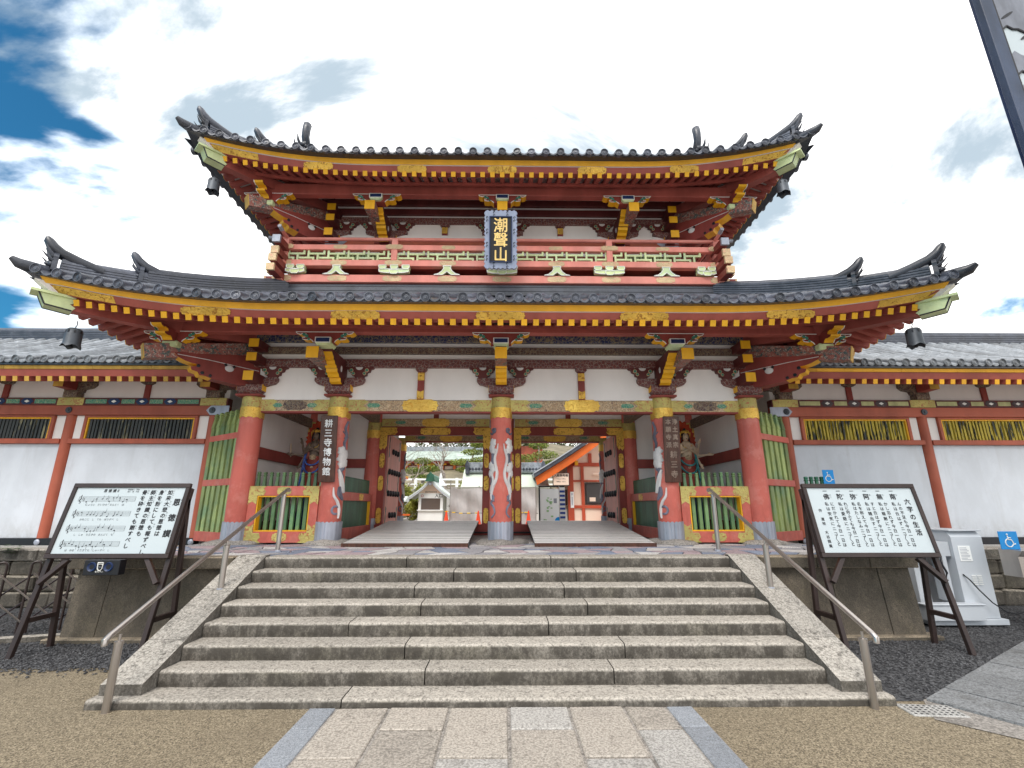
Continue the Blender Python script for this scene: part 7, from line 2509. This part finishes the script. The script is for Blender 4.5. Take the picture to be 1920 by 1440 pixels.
def pine(x, y, z, h, label, seed, pads):
    t = thing('pine_tree', label, 'pine tree', (x, y, z), 'garden pines on the terrace')
    rg = random.Random(seed)
    q = MB()
    tr = [(x, y, z - .2), (x + .15, y, z + h * .3), (x - .1, y, z + h * .6), (x + .1, y, z + h * .95)]
    q.tube(tr, [.20, .16, .11, .04], 8)
    for dx, dy, dz, rx, rz_ in pads:
        q.tube([(x, y, z + h * (dz - .12)), (x + dx * .6, y + dy * .6, z + h * (dz - .03)), (x + dx, y + dy, z + h * dz)], [.07, .05, .02], 6)
    part('trunk', q, 'bark', t)
    q = MB()
    for dx, dy, dz, rx, rz_ in pads:
        leaves(q, (x + dx, y + dy, z + h * dz + .1), (rx, rx * .8, rz_), 650, .10, rg, shell=.2)
    part('crown', q, 'pine_leaf', t)
pine(-3.2, 47, 3.2, 4.6, 'layered garden pine right of the bare tree', 3, [(-1.1, 0, .62, 1.3, .35), (1.0, 0, .66, 1.3, .35), (.0, .3, .84, 1.2, .35), (-.6, .2, .46, 1.2, .3), (1.2, 0, .48, 1.0, .3), (.5, 0, 1.0, .8, .35)])
pine(-8.0, 46, 3.2, 3.2, 'low dark pine on the terrace by the bare tree', 4, [(-.9, 0, .6, 1.0, .35), (.8, 0, .66, 1.1, .35), (0, .3, .9, .9, .35), (0, 0, .4, 1.1, .3)])
pine(3.2, 44, 3.2, 4.4, 'garden pine above the orange roof edge', 5, [(-1.2, 0, .66, 1.2, .4), (.6, 0, .74, 1.3, .4), (0, .3, .95, 1.0, .4), (-.4, .2, .5, 1.2, .35), (1.4, 0, .56, 1.0, .35)])
def bare_tree(x, y, z, h, label, seed):
    t = thing('bare_tree', label, 'tree', (x, y, z), 'bare trees behind the booth')
    rg = random.Random(seed)
    q = MB(); tw_ = MB()
    def grow(p, d, L, r, lev):
        pts = [p]; rs = [r]
        for k in range(3):
            d = (d + Vector((rg.uniform(-.25, .25), rg.uniform(-.25, .25), rg.uniform(-.08, .18)))).normalized()
            pts.append(pts[-1] + d * L / 3); rs.append(r * (1 - .16 * (k + 1)))
        (q if lev < 2 else tw_).tube(pts, rs, 6 if lev < 3 else 4)
        if lev >= 5: return
        for k in range(3 if lev < 4 else 2):
            a = rg.uniform(0, 2 * pi)
            nd = (d * .75 + Vector((cos(a), sin(a), rg.uniform(-.1, .5))) * .75).normalized()
            grow(pts[rg.choice((2, 3))], nd, L * rg.uniform(.62, .8), rs[-1] * .72, lev + 1)
    grow(Vector((x, y, z - .2)), Vector((rg.uniform(-.15, .15), 0, 1)), h * .34, h * .034, 0)
    part('trunk', q, 'bark', t)
    part('twigs', tw_, 'bark', t)
bare_tree(-8.4, 40, 1.0, 6.6, 'bare leafless tree left of the booth, nearest the left door', 12)
bare_tree(-5.6, 45, 3.0, 6.2, 'bare leafless tree above the booth roof', 14)
bare_tree(-6.9, 49, 4.0, 6.5, 'bare leafless tree in front of the hillside hall', 17)
bare_tree(-11, 48, 3.3, 7.0, 'bare leafless tree at the far left of the courtyard', 15)
# woods on the hill, one mass
q = MB()
rg = random.Random(8)
for i in range(230):
    u, v = rg.random(), rg.uniform(.2, .95)
    p = hill(u, v)
    r = rg.uniform(1.6, 3.2)
    leaves(q, (p[0], p[1], p[2] + r * .8), (r, r, r * .9), 90, .42, rg, shell=.5)
wd = link('hillside_wood', q.mesh('hillside_wood', 'wood_leaf'))
tag(wd, 'mixed brown and green woods covering the hill behind', 'woods'); wd['kind'] = 'stuff'
